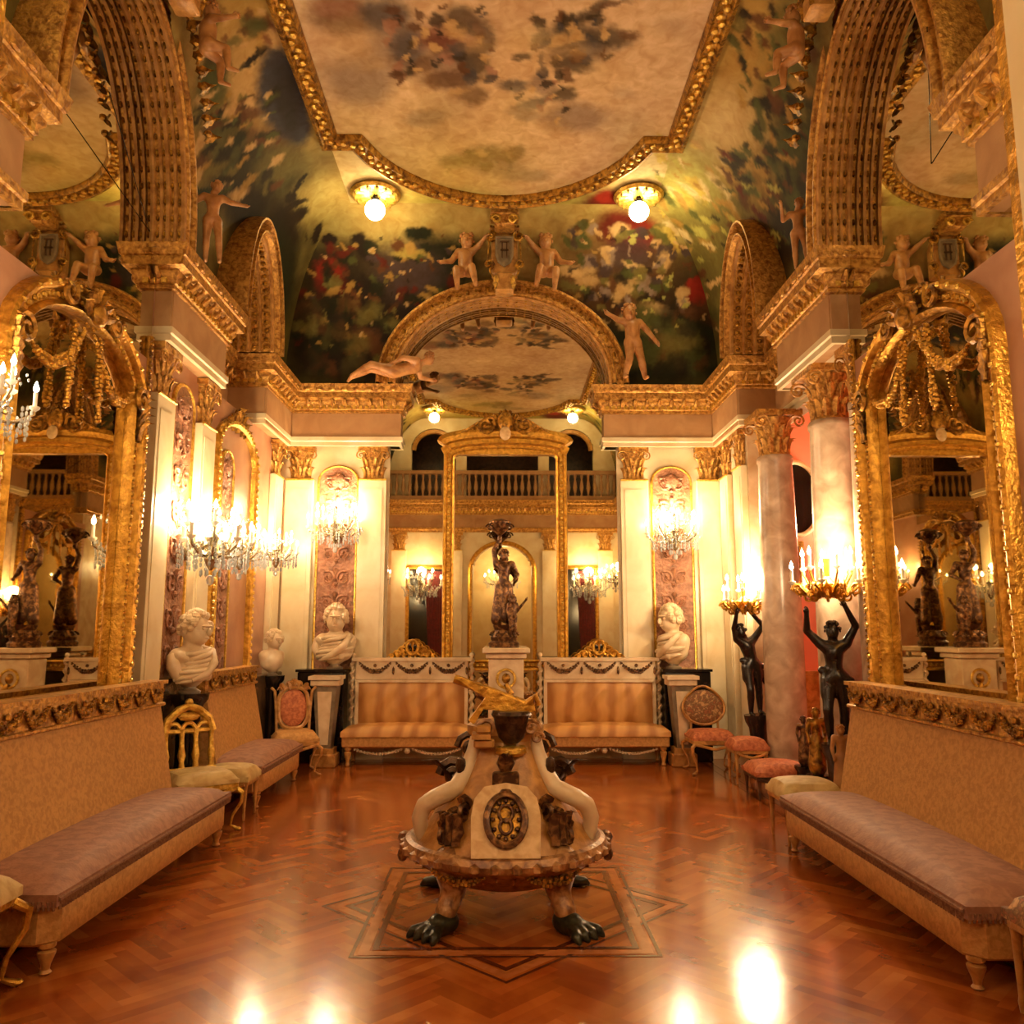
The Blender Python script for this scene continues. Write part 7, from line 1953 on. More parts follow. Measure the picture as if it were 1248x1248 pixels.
def cab_leg(b, x, y, h, dx, dy, r=.016):
    b.tube([(x, y, h), (x + dx * .05, y + dy * .05, h * .86), (x + dx * .045, y + dy * .045, h * .65), (x + dx * .0, y + dy * .0, h * .35), (x - dx * .01, y - dy * .01, h * .12), (x + dx * .03, y + dy * .03, .012)], [r * 1.5, r * 1.4, r, r * .75, r * .7, r * 1.1], 8)
    b.ball((x + dx * .035, y + dy * .035, .014), (r * 1.5, r * 1.5, .014), 8)
def stool(lab, w, d, h, m, lm='gold', cab=True, nm='stool'):
    t = thing(nm, lab, 'stool')
    b = MB(); cushion(b, -w / 2, w / 2, -d / 2, d / 2, h - .1, h - .02, .04, 12, 10); b.build('seat', m, t)
    b = MB(); b.box(-w / 2 + .01, w / 2 - .01, -d / 2 + .01, d / 2 - .01, h - .14, h - .09, b=.01)
    for s in (-1, 1): b.tube([(-w / 2 + .03, s * d / 2, h - .12), (-w / 4, s * d / 2, h - .15), (0, s * d / 2, h - .17), (w / 4, s * d / 2, h - .15), (w / 2 - .03, s * d / 2, h - .12)], .014, 6)
    b.build('seat_rail', lm, t)
    for sx in (-1, 1):
        for sy in (-1, 1):
            b = MB()
            if cab: cab_leg(b, sx * (w / 2 - .03), sy * (d / 2 - .03), h - .12, sx, sy)
            else: b.lathe([(.009, 0), (.014, .04), (.011, .06), (.02, (h - .12) * .85), (.024, h - .14), (.024, h - .1)], 10, c=(sx * (w / 2 - .035), sy * (d / 2 - .035), 0))
            b.build('leg', lm, t)
    return t
k1 = stool('ivory covered stool with curved gilded legs at the near end of the left sofa', .46, .42, .47, 'ivfab'); k1.location = (-2.3, 3.56, 0)
k2 = stool('flower patterned stool with slim pale legs at the near end of the right sofa', .44, .42, .45, 'tapes', 'terra', False); k2.location = (2.25, 3.3, 0)
k3 = stool('ivory silk stool with flowered top at the far end of the right sofa', .44, .42, .42, 'ivfab', 'terra', False); k3.location = (2.2, 6.17, 0)
k4 = stool('small square stool with tan seat standing in front of the far left sofa', .4, .36, .4, 'ivfab', 'terra', False); k4.location = (-2.22, 6.98, 0)
k5 = stool('low wide stool with rose cushion at the foot of the farther marble column', .5, .46, .3, 'red', 'wood', False, 'low_stool'); k5.location = (2.52, 7.78, 0)
k6 = stool('square rose seated stool right of the oval backed chair on the right side', .36, .34, .42, 'red', 'terra', False); k6.location = (2.47, 8.5, 0)

def chair(lab, kind):
    t = thing('side_chair', lab, 'chair'); w = .46; d = .44; h = .42
    sm, fm = dict(oval=('fab', 'terra'), tap=('red', 'terra'), goth=('ivfab', 'goldb'))[kind]
    b = MB(); cushion(b, -w / 2, w / 2, -d / 2, d / 2, h - .07, h, .03, 12, 10); b.build('seat', sm, t)
    b = MB(); b.box(-w / 2, w / 2, -d / 2, d / 2, h - .12, h - .065, b=.01); b.tube([(-w / 2 + .02, -d / 2, h - .11), (0, -d / 2 - .01, h - .16), (w / 2 - .02, -d / 2, h - .11)], .016, 6); b.build('seat_rail', fm, t)
    for sx in (-1, 1):
        for y in (-d / 2 + .03, d / 2 - .03):
            b = MB(); cab_leg(b, sx * (w / 2 - .03), y, h - .1, sx, -1 if y < 0 else 1, .014); b.build('leg', fm, t)
    yb = d / 2 + .01
    b = MB(); T = Matrix.Translation((0, yb, h - .04)) @ Matrix.Rotation(-.12, 4, 'X')
    if kind == 'oval':
        b.sweep([(.14 * sgn_pow(cos(a), .7), 0, .28 + .2 * sgn_pow(sin(a), .7)) for a in [2 * pi * i / 32 for i in range(32)]], [(0, -.02), (0, .02), (.02, .03), (.04, .02), (.04, -.02)], (0, -1, 0), True, T)
        for s in (-1, 1): b.tube([(s * .17, 0, 0), (s * .18, 0, .25), (s * .2, 0, .46), (s * .24, -.01, .5)], .016, 6, T); b.leaf(T @ V((s * .1, -.02, .46)), (s * .5, 0, 1), (0, -1, 0), .12, .07)
        q = MB(T @ Matrix.Translation((0, -.02, .47))); crest(q, .36, .13, 2); b.add(q.v, q.f)
        b.box(-.17, .17, -.015, .015, .02, .06, T); b.build('back_frame', fm, t)
        MB().ball((0, 0, .28), (.15, .028, .205), 24, T).build('back_pad', 'red', t)
    elif kind == 'tap':
        pts = [(.22 * cos(a) if True else 0, 0, .27 + .17 * sin(a) + (.05 * max(0, sin(a)) ** 6)) for a in [2 * pi * i / 36 for i in range(36)]]
        b.sweep(pts, [(0, -.02), (0, .02), (.012, .03), (.026, .02), (.026, -.02)], (0, -1, 0), True, T)
        for s in (-1, 1): b.tube([(s * .15, 0, 0), (s * .15, 0, .12), (s * .19, 0, .2)], .014, 6, T)
        b.build('back_frame', fm, t)
        MB().ball((0, 0, .28), (.225, .03, .185), 24, T).build('back_pad', 'tapes', t)
    else:
        for x in (-.18, -.055, .055, .18):
            b.lathe([(.028, 0), (.02, .05), (.034, .1), (.022, .16), (.02, .24), (.03, .3)], 10, T, (x, 0, .04))
        b.tube([(-.19, 0, .32), (-.16, 0, .42), (-.08, 0, .49), (0, 0, .52), (.08, 0, .49), (.16, 0, .42), (.19, 0, .32)], .034, 8, T)
        for x in (-.12, 0, .12): b.tube([(x + .055 * cos(pi * i / 8), 0, .33 + .06 * sin(pi * i / 8)) for i in range(9)], .018, 6, T)
        b.tube([(-.2, 0, .33), (.2, 0, .33)], .022, 6, T); b.box(-.21, .21, -.025, .025, 0, .05, T); b.ball((0, 0, .44), (.09, .02, .04), 8, T)
        b.ball((0, 0, .55), .035, 8, T); b.build('back_frame', fm, t)
    return t
def sgn_pow(x, p): return (1 if x >= 0 else -1) * abs(x) ** p
h1 = chair('carved chair with upright oval tan back, left of the end wall bust', 'oval'); h1.location = (-2.2, 9.0, 0); h1.rotation_euler = (0, 0, .35)
h2 = chair('chair with rounded flowered tapestry back, right of the end wall sofas', 'tap'); h2.location = (2.24, 9.06, 0)
h3 = chair('gilded openwork chair with gothic arched back before the black pedestal on the left', 'goth'); h3.location = (-2.32, 6.54, 0); h3.rotation_euler = (0, 0, .7)

# ---- marble dado blocks, pedestals and busts
for x, lab in ((-2.1, 'black marble block behind the tapering pedestal left of the end wall sofas'), (2.16, 'black marble block behind the tapering pedestal right of the end wall sofas')):
    tag(MB().box(x - .27, x + .27, 9.7, 9.96, 0, 1.02, b=.01).box(x - .29, x + .29, 9.68, 9.97, 1.02, 1.05).build('marble_block', 'black', ang=30), lab, 'block')
def herm(lab, loc):
    t = thing('tapering_pedestal', lab, 'pedestal', loc)
    T = lambda w0, w1, z0, z1, d0=.1, d1=.12: [(-w0, -d0, z0), (w0, -d0, z0), (w0, d0, z0), (-w0, d0, z0), (-w1, -d1, z1), (w1, -d1, z1), (w1, d1, z1), (-w1, d1, z1)]
    F = [(0, 3, 2, 1), (4, 5, 6, 7), (0, 1, 5, 4), (1, 2, 6, 5), (2, 3, 7, 6), (3, 0, 4, 7)]
    MB().add(T(.075, .13, .2, .88), F).build('shaft', 'socle', t, 0)
    MB().add([(x * .62, y - .012 if y < 0 else y * .5, z) for x, y, z in T(.075, .13, .24, .82)], F).build('inset', 'marb', t, 0)
    MB().box(-.14, .14, -.14, .12, 0, .14, b=.01).box(-.11, .11, -.12, .11, .14, .2).build('base', 'terra', t, 30)
    MB().box(-.16, .16, -.15, .13, .88, .95, b=.01).box(-.18, .18, -.17, .14, .95, .99).build('capital', 'marb', t, 30)
    return t
hp = herm('tapering marble pedestal carrying the toga bust, left of the end wall sofas', (-1.98, 9.5, 0))
dup(hp, (2.03, 9.5, 0), 0, 'tapering marble pedestal carrying the bust right of the end wall sofas')
def bust(lab, loc, rz, H=.6, toga=True, name='marble_bust', lean=0.):
    t = thing(name, lab, 'bust', loc, rz); k = H / .6
    c = [((0, .01, .27), .09, (0, 0, .2), .12), ((-.13, .02, .27), .06, (.13, .02, .27), .06), ((0, 0, .2), .11, (0, .01, .12), .085), ((-.12, .02, .24), .06, (-.09, .01, .14), .06), ((.12, .02, .24), .06, (.09, .01, .14), .06),
         ((0, .01, .3), .05, (0, -.005, .37), .05)]
    if toga:
        c += [((-.15, -.02, .28), .035, (.02, -.1, .2), .035), ((.02, -.1, .2), .035, (.14, -.02, .26), .03), ((-.12, -.03, .18), .03, (.06, -.1, .12), .03), ((.06, -.1, .12), .03, (.13, 0, .2), .03)]
    c = [(V(a) * k, r * k, V(b_) * k, s * k) for a, r, b_, s in c]
    h = V((0, -.02, .47)) * k
    ex = [(h, (.09 * k, .105 * k, .12 * k)), (h + V((0, -.035, -.05)) * k, (.065 * k, .065 * k, .06 * k))]
    me = blobmesh(c, .011 * k, ex); o = link('torso_and_head', me, 'marb', t, 60)
    b = MB(); f = h + V((0, -.122, -.01)) * k
    b.ball(f + V((0, -.008, -.012)) * k, (.014 * k, .026 * k, .032 * k), 8); b.ball(f + V((0, .006, -.055)) * k, (.028 * k, .014 * k, .008 * k), 6); b.ball(f + V((0, .014, .034)) * k, (.06 * k, .016 * k, .012 * k), 8); b.ball(f + V((-.032, .016, .016)) * k, .014 * k, 6); b.ball(f + V((.032, .016, .016)) * k, .014 * k, 6)
    for s in (-1, 1): b.ball(h + V((s * .103, .005, -.01)) * k, (.014 * k, .022 * k, .032 * k), 6)
    r = random.Random(2)
    for i in range(90):
        a = r.uniform(0, 2 * pi); e = r.uniform(-.2, 1.5); d = V((cos(a) * cos(e), sin(a) * cos(e), sin(e)))
        if d.y < -.55 and d.z < .75: continue
        b.ball(h + V((d.x * .098, d.y * .112, d.z * .128)) * k, r.uniform(.026, .036) * k, 8)
    b.build('hair_and_face', 'marb', t)
    if toga:
        b = MB()
        for i in range(7):
            z = .1 + i * .032; w_ = .15 + .03 * sin(i)
            b.tube([V((-w_ * cos(pi * q / 8) , -.155 * sin(pi * q / 8) * (.75 + .08 * (i % 3)) - .0, z + .1 * (q / 8 - .3) * (1 if i % 2 else .6))) * k for q in range(9)], [k * x for x in (.008, .016, .02, .022, .022, .022, .02, .016, .008)], 7)
        b.tube([V(q) * k for q in ((.1, .02, .33), (.13, -.07, .3), (.09, -.13, .22), (.0, -.15, .15), (-.1, -.1, .1))], [k * x for x in (.03, .036, .036, .034, .02)], 8)
        b.tube([V(q) * k for q in ((-.16, .03, .28), (-.18, .0, .2), (-.14, -.02, .12), (-.08, -.04, .08))], [k * x for x in (.045, .05, .045, .02)], 8)
        b.build('drapery', 'marb', t, 60)
    b = MB(); b.lathe([(.075 * k, 0), (.078 * k, .015 * k), (.045 * k, .035 * k), (.04 * k, .07 * k), (.06 * k, .09 * k), (.06 * k, .12 * k)], 20); b.build('socle', 'socle', t)
    return t
bust('draped white bust above the tapering pedestal left of the end wall sofas', (-1.96, 9.8, 1.05), .1, .74)
bust('white bust turned in profile above the pedestal right of the end sofas', (2.02, 9.8, 1.05), -1.1, .74)
b2 = bust('large pale draped bust above the black pedestal on the left', (-2.56, 6.9, .99), 1.2, .66)
bb = MB()
for (a, c_) in (((-.1, 0, .1), (.25, -.02, .28)), ((-.15, .02, .2), (.2, -.05, .4))): pass
b3 = bust('small white bust beside the gilded door frame near the left corner', (-2.57, 9.35, 1.0), .9, .5, False)
def blackped(lab, loc, h, r=.12):
    t = thing('black_pedestal', lab, 'pedestal', loc)
    MB().lathe([(r * 1.2, 0), (r * 1.2, .06), (r, .09), (r * .8, .14), (r * .75, .5), (r * .8, h - .16), (r * .95, h - .1), (r * 1.25, h - .05), (r * 1.3, h)], 28).build('shaft', 'black', t)
    return t
blackped('black marble column pedestal under the large bust between the left sofas', (-2.56, 6.9, 0), .99)
blackped('black flared pedestal under the small bust near the left corner', (-2.57, 9.35, 0), 1.0, .11)
tag(MB().box(-2.74, -2.69, 6.2, 7.1, 0, 1.12, b=.01).build('marble_slab', 'green', ang=30), 'dark veined marble dado slab between the two left sofas', 'dado')
tag(MB().box(-2.74, -2.6, 8.75, 9.9, 0, 1.02, b=.01).build('marble_slab', 'green', ang=30), 'dark veined marble dado slab near the left back corner', 'dado')

# ---- white pedestal and torchere figure in front of the end wall mirror
t = thing('white_pedestal', 'white marble pedestal with round medallion between the two end wall sofas', 'pedestal', (.045, 9.62, 0))
MB().box(-.2, .2, -.19, .19, .12, 1.18, b=.01).build('shaft', 'marb', t, 30)
MB().box(-.25, .25, -.24, .24, 0, .12, b=.01).build('base', 'marb', t, 30)
MB().box(-.23, .23, -.22, .22, 1.18, 1.24, b=.01).box(-.27, .27, -.26, .26, 1.24, 1.3, b=.01).build('cap', 'marb', t, 30)
b = MB(); b.tube([(.1 * cos(a), -.2, .96 + .1 * sin(a)) for a in [2 * pi * i / 24 for i in range(24)]], .016, 6, closed=True); b.build('medallion_ring', 'goldb', t)
b = MB(); b.ball((0, -.19, .96), (.05, .03, .06), 10); b.tube([(.0, -.2, .9), (.05, -.22, .8), (-.02, -.22, .72), (.06, -.21, .6), (0, -.2, .5)], [.03, .045, .04, .035, .02], 8); b.leaf((0, -.2, .5), (0, 0, 1), (0, -1, 0), .18, .12, .2); b.build('applied_figure', 'golddk', t)
t = thing('torchere_statue', 'dark bronze torchere of entwined figures on the white pedestal in the middle', 'statue', (.02, 9.62, 1.3))
o = figure('bearer_figure', 'statue2', .92, dict(haL=(-.06, -.03, 1.12), elL=(-.13, -.02, .98), haR=(.14, -.1, .62), elR=(.17, .02, .68)), res=.012, parent=t, loc=(.0, 0, .22),
           drape=[((-.06, 0, .52), .05, (-.1, -.02, .1), .06), ((.06, 0, .52), .05, (.08, 0, .1), .06), ((0, -.03, .5), .05, (.02, -.04, .12), .05)])
o = figure('child_figure', 'statue2', .46, dict(haR=(.3, -.1, .9)), putto=True, res=.011, parent=t, loc=(.1, -.1, .12), rz=.4)
b = MB(); b.lathe([(.17, 0), (.18, .05), (.15, .08), (.16, .12), (.11, .2), (.13, .26)], 24)
for i in range(9): a = i * .7; b.scroll((.12 * cos(a), .12 * sin(a), .14), .05, (cos(a), sin(a), 0), (0, 0, 1), 1.3, .014)
b.build('base', 'statue2', t)
b = MB(); b.lathe([(.02, 1.22), (.03, 1.26), (.02, 1.3), (.06, 1.34), (.11, 1.38), (.13, 1.46), (.1, 1.48), (.03, 1.5)], 20, c=(-.05, -.02, 0))
for i in range(8): a = i * pi / 4; b.scroll((-.05 + .12 * cos(a), -.02 + .12 * sin(a), 1.4), .045, (cos(a), sin(a), 0), (0, 0, 1), 1.4, .01)
b.build('basket', 'statue2', t)

# ---- central ornate clock-like centrepiece on claw feet
t = thing('ornate_centrepiece', 'carved stone and bronze centrepiece on clawed feet, standing alone in the middle of the parquet', 'centrepiece', (.02, 4.72, 0))
b = MB(); b.lathe([(.18, .14), (.34, .19), (.46, .27), (.52, .31), (.55, .33), (.56, .36), (.545, .39), (.52, .4), (.49, .37), (.3, .37)], 48); b.build('rim', 'jasper', t)
b = MB()
for i in range(34):
    a = 2 * pi * i / 34; b.ball((.55 * cos(a), .55 * sin(a), .35), (.033, .033, .028), 6)
    b.leaf((.42 * cos(a), .42 * sin(a), .25), (cos(a) * .8, sin(a) * .8, .6), (cos(a) * .5, sin(a) * .5, -1), .12, .07, .2)
b.build('rim_lobes', 'jasper', t)
b = MB(); prof = []
for i in range(13):
    u = i / 12; prof.append((.18 + .3 * (1 - u) ** 1.2 , .37 + .53 * u))
b.lathe(prof + [(.19, .92), (.21, .94), (.21, .98), (.17, 1.0)], 40, sx=1.02, sy=.95); b.build('body', 'terra', t)
b = MB(); sh = [(-.17, 0), (.17, 0), (.175, .2), (.16, .29), (.11, .35), (0, .37), (-.11, .35), (-.16, .29), (-.175, .2)]
Ts = Matrix.Translation((0, -.5, .385)) @ Matrix.Rotation(-.5, 4, 'X'); m = len(sh)
b.add([(x, -.03, z) for x, z in sh] + [(x, .12, z) for x, z in sh], [tuple(range(m)), tuple(range(2 * m - 1, m - 1, -1))] + [(i, i + m, (i + 1) % m + m, (i + 1) % m) for i in range(m)], Ts); b.build('shield_panel', 'dial', t, 20)
b = MB(Ts)
b.tube([(.095 * cos(a), -.045, .18 + .125 * sin(a)) for a in [2 * pi * i / 28 for i in range(28)]], .018, 8, closed=True)
b.tube([(.035 * cos(a), -.05, .21 + .04 * sin(a)) for a in [2 * pi * i / 16 for i in range(16)]], .009, 6, closed=True)
b.tube([(.03 * cos(a), -.05, .145 + .035 * sin(a)) for a in [2 * pi * i / 16 for i in range(16)]], .009, 6, closed=True)
for i in range(12): a = 2 * pi * i / 12; b.ball((.066 * cos(a), -.045, .18 + .092 * sin(a)), .013, 6)
b.ball((0, -.045, .315), (.035, .02, .02), 8); b.build('medallion', 'statue2', t)
b = MB(Ts); b.ball((0, -.03, .18), (.085, .012, .115), 20); b.build('medallion_field', 'golddk', t)
for s in (-1, 1):
    b = MB(); a0 = -pi / 2 + s * 1.0
    def P_(r, z, a): return (r * cos(a), r * sin(a), z)
    pth = [P_(.44, .36, a0 + s * .4), P_(.46, .42, a0 + s * .38), P_(.475, .5, a0 + s * .34), P_(.455, .57, a0 + s * .28), P_(.41, .61, a0 + s * .18), P_(.36, .64, a0 + s * .08), P_(.31, .67, a0), P_(.25, .75, a0), P_(.21, .84, a0), P_(.19, .92, a0)]
    pth = [p for q0, q1 in zip(pth, pth[1:]) for p in (V(q0), V(q0).lerp(V(q1), .5))] + [V(pth[-1])]
    b.tube(pth, [.034 + .014 * sin(pi * i / (len(pth) - 1)) for i in range(len(pth))], 12); b.build('volute', 'marb', t)
    b = MB()
    for k_ in range(3):
        a = a0 - s * (.18 + .1 * k_); b.scroll(P_(.43 - .03 * k_, .46 + .06 * k_, a), .065, (cos(a), sin(a), 0), (0, 0, 1), 1.5, .018, a0=1)
        b.leaf(P_(.46, .42, a), (cos(a) * -.2, sin(a) * -.2, 1), (cos(a), sin(a), 0), .2, .1, .3)
    b.build('foliage', 'statue2', t)
    b = MB(); b.ball((s * .24, -.16, .78), (.03, .03, .05), 8); b.scroll((s * .2, .14, .84), .08, (s, 0, 0), (0, 0, 1), 1.4, .02); b.scroll((s * .3, .3, .66), .09, (s, 0, 0), (0, 0, 1), 1.4, .028); b.leaf((s * .3, .3, .55), (s * .3, 0, 1), (s, 0, 0), .25, .14); b.build('side_scroll', 'statue', t)
for k_, a in enumerate((-pi / 2 - .72, -pi / 2 + .72, pi / 2 - .75, pi / 2 + .75)):
    cc = [((.44 * cos(a), .44 * sin(a), .34), .075, (.4 * cos(a), .4 * sin(a), .2), .06), ((.4 * cos(a), .4 * sin(a), .2), .05, (.46 * cos(a), .46 * sin(a), .09), .05)]
    link('leg', blobmesh([(V(p), r, V(q), r2) for p, r, q, r2 in cc], .014), 'jasper', t, 60)
    cc = [((.44 * cos(a), .44 * sin(a), .05), .055, (.52 * cos(a), .52 * sin(a), .045), .05)]
    for d in (-.35, -.12, .12, .35): cc += [((.5 * cos(a), .5 * sin(a), .045), .03, (.61 * cos(a + d * .35), .61 * sin(a + d * .35), .03), .024), ((.61 * cos(a + d * .35), .61 * sin(a + d * .35), .03), .02, (.64 * cos(a + d * .38), .64 * sin(a + d * .38), .01), .01)]
    link('claw_foot', blobmesh([(V(p), r, V(q), r2) for p, r, q, r2 in cc], .012), 'drk', t, 60)
b = MB()
for s in (-1, 1):
    b.ball((s * .54, .1, .3), (.05, .06, .06), 10); b.ball((s * .57, .06, .27), (.03, .03, .04), 8); b.ball((s * .56, .1, .35), (.045, .05, .04), 8)
b.build('mask', 'statue2', t)
b = MB(); festoon(b, (.1, -.5, .31), (.38, -.36, .31), .05, .024, 12); festoon(b, (-.38, -.36, .31), (-.1, -.5, .31), .05, .02, 12); b.build('fruit_swag', 'golddk', t)
b = MB(); b.ball((.03, -.2, .86), (.09, .06, .03), 14); b.tube([(.03 + .075 * cos(a), -.2 + .05 * sin(a), .875) for a in [2 * pi * i / 20 for i in range(20)]], .012, 6, closed=True); b.build('collar', 'goldb', t)
b = MB(); b.box(-.07, .07, -.3, -.2, .68, .76, b=.01); b.lathe([(.03, .76), (.05, .8), (.035, .84)], 12, c=(0, -.22, 0)); b.leaf((0, -.27, .78), (0, 0, 1), (0, -1, 0), .1, .09); b.build('bracket', 'statue2', t)
b = MB(); b.lathe([(.04, .9), (.07, .93), (.085, .98), (.095, 1.03), (.11, 1.05), (.1, 1.07), (.03, 1.07)], 24, c=(.03, -.18, 0)); b.build('urn', 'statue', t)
b = MB(); b.scroll((.14, -.2, .98), .045, (1, 0, 0), (0, 0, 1), 1.3, .012); b.scroll((.17, -.2, .93), .035, (1, 0, 0), (0, 0, 1), 1.3, .01); b.scroll((-.1, -.2, .98), .05, (-1, 0, 0), (0, 0, 1), 1.3, .014); b.build('handle', 'jasper', t)
b = MB(); b.box(-.17, -.06, -.26, -.02, .88, .93, b=.01); b.box(-.18, -.08, -.28, 0, .93, .955); b.box(-.16, -.08, -.25, -.02, .955, 1.0, b=.01); b.build('side_block', 'terra', t)
# slanting gilded wing
b = MB(); q = [(-.28, 1.25), (-.24, 1.25), (.1, 1.11), (.15, 1.12), (.16, 1.07), (.1, 1.06), (-.12, 1.08), (-.17, 1.0), (-.2, 1.02), (-.11, 1.14)]
m = len(q); b.add([(x, -.21, z) for x, z in q] + [(x, -.14, z) for x, z in q], [tuple(range(m - 1, -1, -1)), tuple(range(m, 2 * m))] + [(i, (i + 1) % m, (i + 1) % m + m, i + m) for i in range(m)])
b.tube([(-.28, -.18, 1.24), (.1, -.18, 1.1), (.14, -.19, 1.12), (.16, -.2, 1.15), (.18, -.2, 1.1)], [.025, .03, .026, .02, .012], 8)
b.build('slanting_wing', 'gold', t, 30)

# ---- candelabra and crystal sconces
def candle_parts(par, p, s=1.):
    b = MB(); b.lathe([(.006 * s, -.02 * s), (.028 * s, 0), (.03 * s, .012 * s), (.012 * s, .015 * s), (.012 * s, .1 * s)], 10, c=p); b.build('candle', 'wax', par)
    b = MB(); b.lathe([(.0, .0), (.014 * s, .014 * s), (.016 * s, .03 * s), (.008 * s, .055 * s), (0, .075 * s)], 8, c=(p[0], p[1], p[2] + .1 * s)); b.build('flame_bulb', 'flame', par)
def sconce(lab, n=11, R=.34, mm='silver', crystals=True, power=20, full=False, nm='crystal_sconce', lz=.1, stem=True, ls=.1):
    t = thing(nm, lab, 'wall light'); rr = random.Random(8)
    b = MB()
    if stem:
        if not full: b.ball((0, -.02, 0), (.07, .03, .14), 14); b.tube([(0, -.02, 0), (0, -.12, -.03), (0, -R * .6, 0)], .018, 8)
        b.lathe([(.01, -.2), (.035, -.16), (.05, -.12), (.02, -.06), (.03, 0), (.055, .04), (.02, .08), (.02, .2), (.03, .23), (0, .27)], 14, c=(0, 0 if full else -R * .6, 0))
    else: b.lathe([(.03, -.1), (.07, -.06), (.09, 0), (.05, .03), (.02, .06), (.03, .2), (0, .22)], 16)
    b.build('stem', mm, t)
    cy = 0 if full or not stem else -R * .6
    for i in range(n):
        a = 2 * pi * i / n + .2; rad = R * (1 if i % 2 else .68); z = (.0 if i % 2 else .11)
        x, y = rad * cos(a), cy + rad * sin(a) * (.8 if not full else 1)
        if not full and y > -.04: y = -.04
        b = MB(); mx, my = x * .5, cy + (y - cy) * .5
        b.tube([(0, cy, -.05), (mx * .6, cy + (my - cy) * .6, -.1), (mx * 1.3, cy + (my - cy) * 1.3, -.09 + z * .4), (x, y, -.03 + z), (x, y, z)], .009, 6)
        b.scroll((mx, my, -.03), .035, (cos(a), sin(a), 0), (0, 0, 1), 1.2, .006); ar = b.build('arm', mm, t)
        candle_parts(ar, (x, y, z + .01))
    if crystals:
        b = MB()
        for i in range(n * 3):
            a = 2 * pi * i / (n * 3); r0 = R * (.95 if i % 3 else .6)
            for k in range(5):
                u = k / 4; x = r0 * cos(a) * (1 - .35 * u * (1 - u)); y = cy + r0 * sin(a) * .8; y = min(y, -.03) if not full else y
                b.ball((x * (1 - .2 * k * .2), y, -.02 - k * .035 - (.02 if i % 2 else 0)), (.011, .011, .018), 4)
        for i in range(14):
            a = 2 * pi * i / 14
            for k in range(6): b.ball(((.05 + .04 * k) * cos(a), min(cy + (.05 + .04 * k) * sin(a), -.02) if not full else (.05 + .04 * k) * sin(a), .2 - k * .045 + .008 * k * k), (.009, .009, .012), 4)
        for i in range(8): a = i * pi / 4; b.ball((.07 * cos(a), cy + .07 * sin(a) if cy else .07 * sin(a), -.22), (.012, .012, .03), 4)
        b.ball((0, cy, -.27), (.03, .03, .04), 8); b.build('crystal_drops', 'crys', t)
    lamp((0, cy * .55, lz + .14), power, ls, parent=t)
    return t
SP = 34
q1 = sconce('crystal chandelier sconce on the end wall left of the mirror, over the toga bust', power=SP); q1.location = (-2.0, 10.0, 2.72)
def dsc(o, loc, rz, lab, pw=None, sc=None):
    c = dup(o, loc, rz, lab)
    if sc: c.scale = (sc,) * 3
    if pw:
        for ch in kids(c):
            if ch.type == 'LIGHT': ch.data = ch.data.copy(); ch.data.energy = pw
    return c
dsc(q1, (2.08, 10.0, 2.64), 0, 'crystal chandelier sconce on the end wall right of the mirror')
dsc(q1, (-2.66, 6.85, 2.22), pi / 2, 'large crystal sconce on the left wall between the ivory pilasters', SP * 1.1, 1.15)
dsc(q1, (-2.66, 7.75, 2.24), pi / 2, 'second crystal sconce on the left wall, just beyond the largest one', SP * .6, .9)
dsc(q1, (-2.68, 9.1, 2.35), pi / 2, 'small crystal sconce on the left wall near the back corner', SP * .8, .85)
dsc(q1, (-2.6, 3.72, 2.55), pi / 2, 'crystal sconce at the near edge of the left wall mirror, cut by the picture edge', SP * .5, .8)
dsc(q1, (2.62, 2.6, 2.6), -pi / 2, 'crystal sconce facing it on the right wall, seen only in mirrors', SP * .9)
dsc(q1, (-1.85, 1.12, 2.5), pi, 'crystal sconce over the left curtained doorway opposite, seen in the end mirror', SP * 1.2, 1.35)
dsc(q1, (1.98, 1.12, 2.5), pi, 'crystal sconce over the right curtained doorway opposite, seen in the end mirror', SP * 1.2, 1.35)
v1 = sconce('crystal chandelier in the vestibule seen through the doorway arch in the end mirror', n=13, R=.5, power=60, full=True, nm='crystal_chandelier'); v1.location = (0, -1.05, 2.75); v1['category'] = 'chandelier'
MB().tube([(0, 0, .25), (0, 0, 1.55)], .012, 6).build('rod', 'gold', v1)

# dark candelabrum bearers on the right
def bearer(lab, loc, rz, H, candles, power, sx=1, pose=None, cl='candelabrum held up by the'):
    t = thing('ebony_torch_bearer', lab, 'statue', loc, rz)
    P0 = dict(haL=(-.1, -.1, 1.1), elL=(-.17, -.02, .95), haR=(.1, -.1, 1.12), elR=(.18, -.02, .96), knL=(-.07, -.06, .28), knR=(.06, 0, .27))
    if pose: P0.update(pose)
    figure('body', 'ebony', H, P0, res=.014, parent=t, loc=(0, 0, .62), drape=[((-.04, 0, .56), .06, (-.06, -.01, .4), .055), ((.04, 0, .56), .06, (.06, .01, .4), .055), ((-.1, 0, .6), .03, (.12, -.02, .52), .03), ((.1, 0, .55), .025, (.15, .02, .34), .02)])
    b = MB(); b.lathe([(.13, 0), (.13, .08), (.1, .12), (.08, .3), (.09, .5), (.12, .56), (.13, .63)], 24)
    for i in range(6): a = i * pi / 3; b.leaf((.12 * cos(a), .12 * sin(a), .1), (0, 0, 1), (cos(a), sin(a), 0), .3, .12, .2)
    b.build('base', 'ebony', t)
    return t
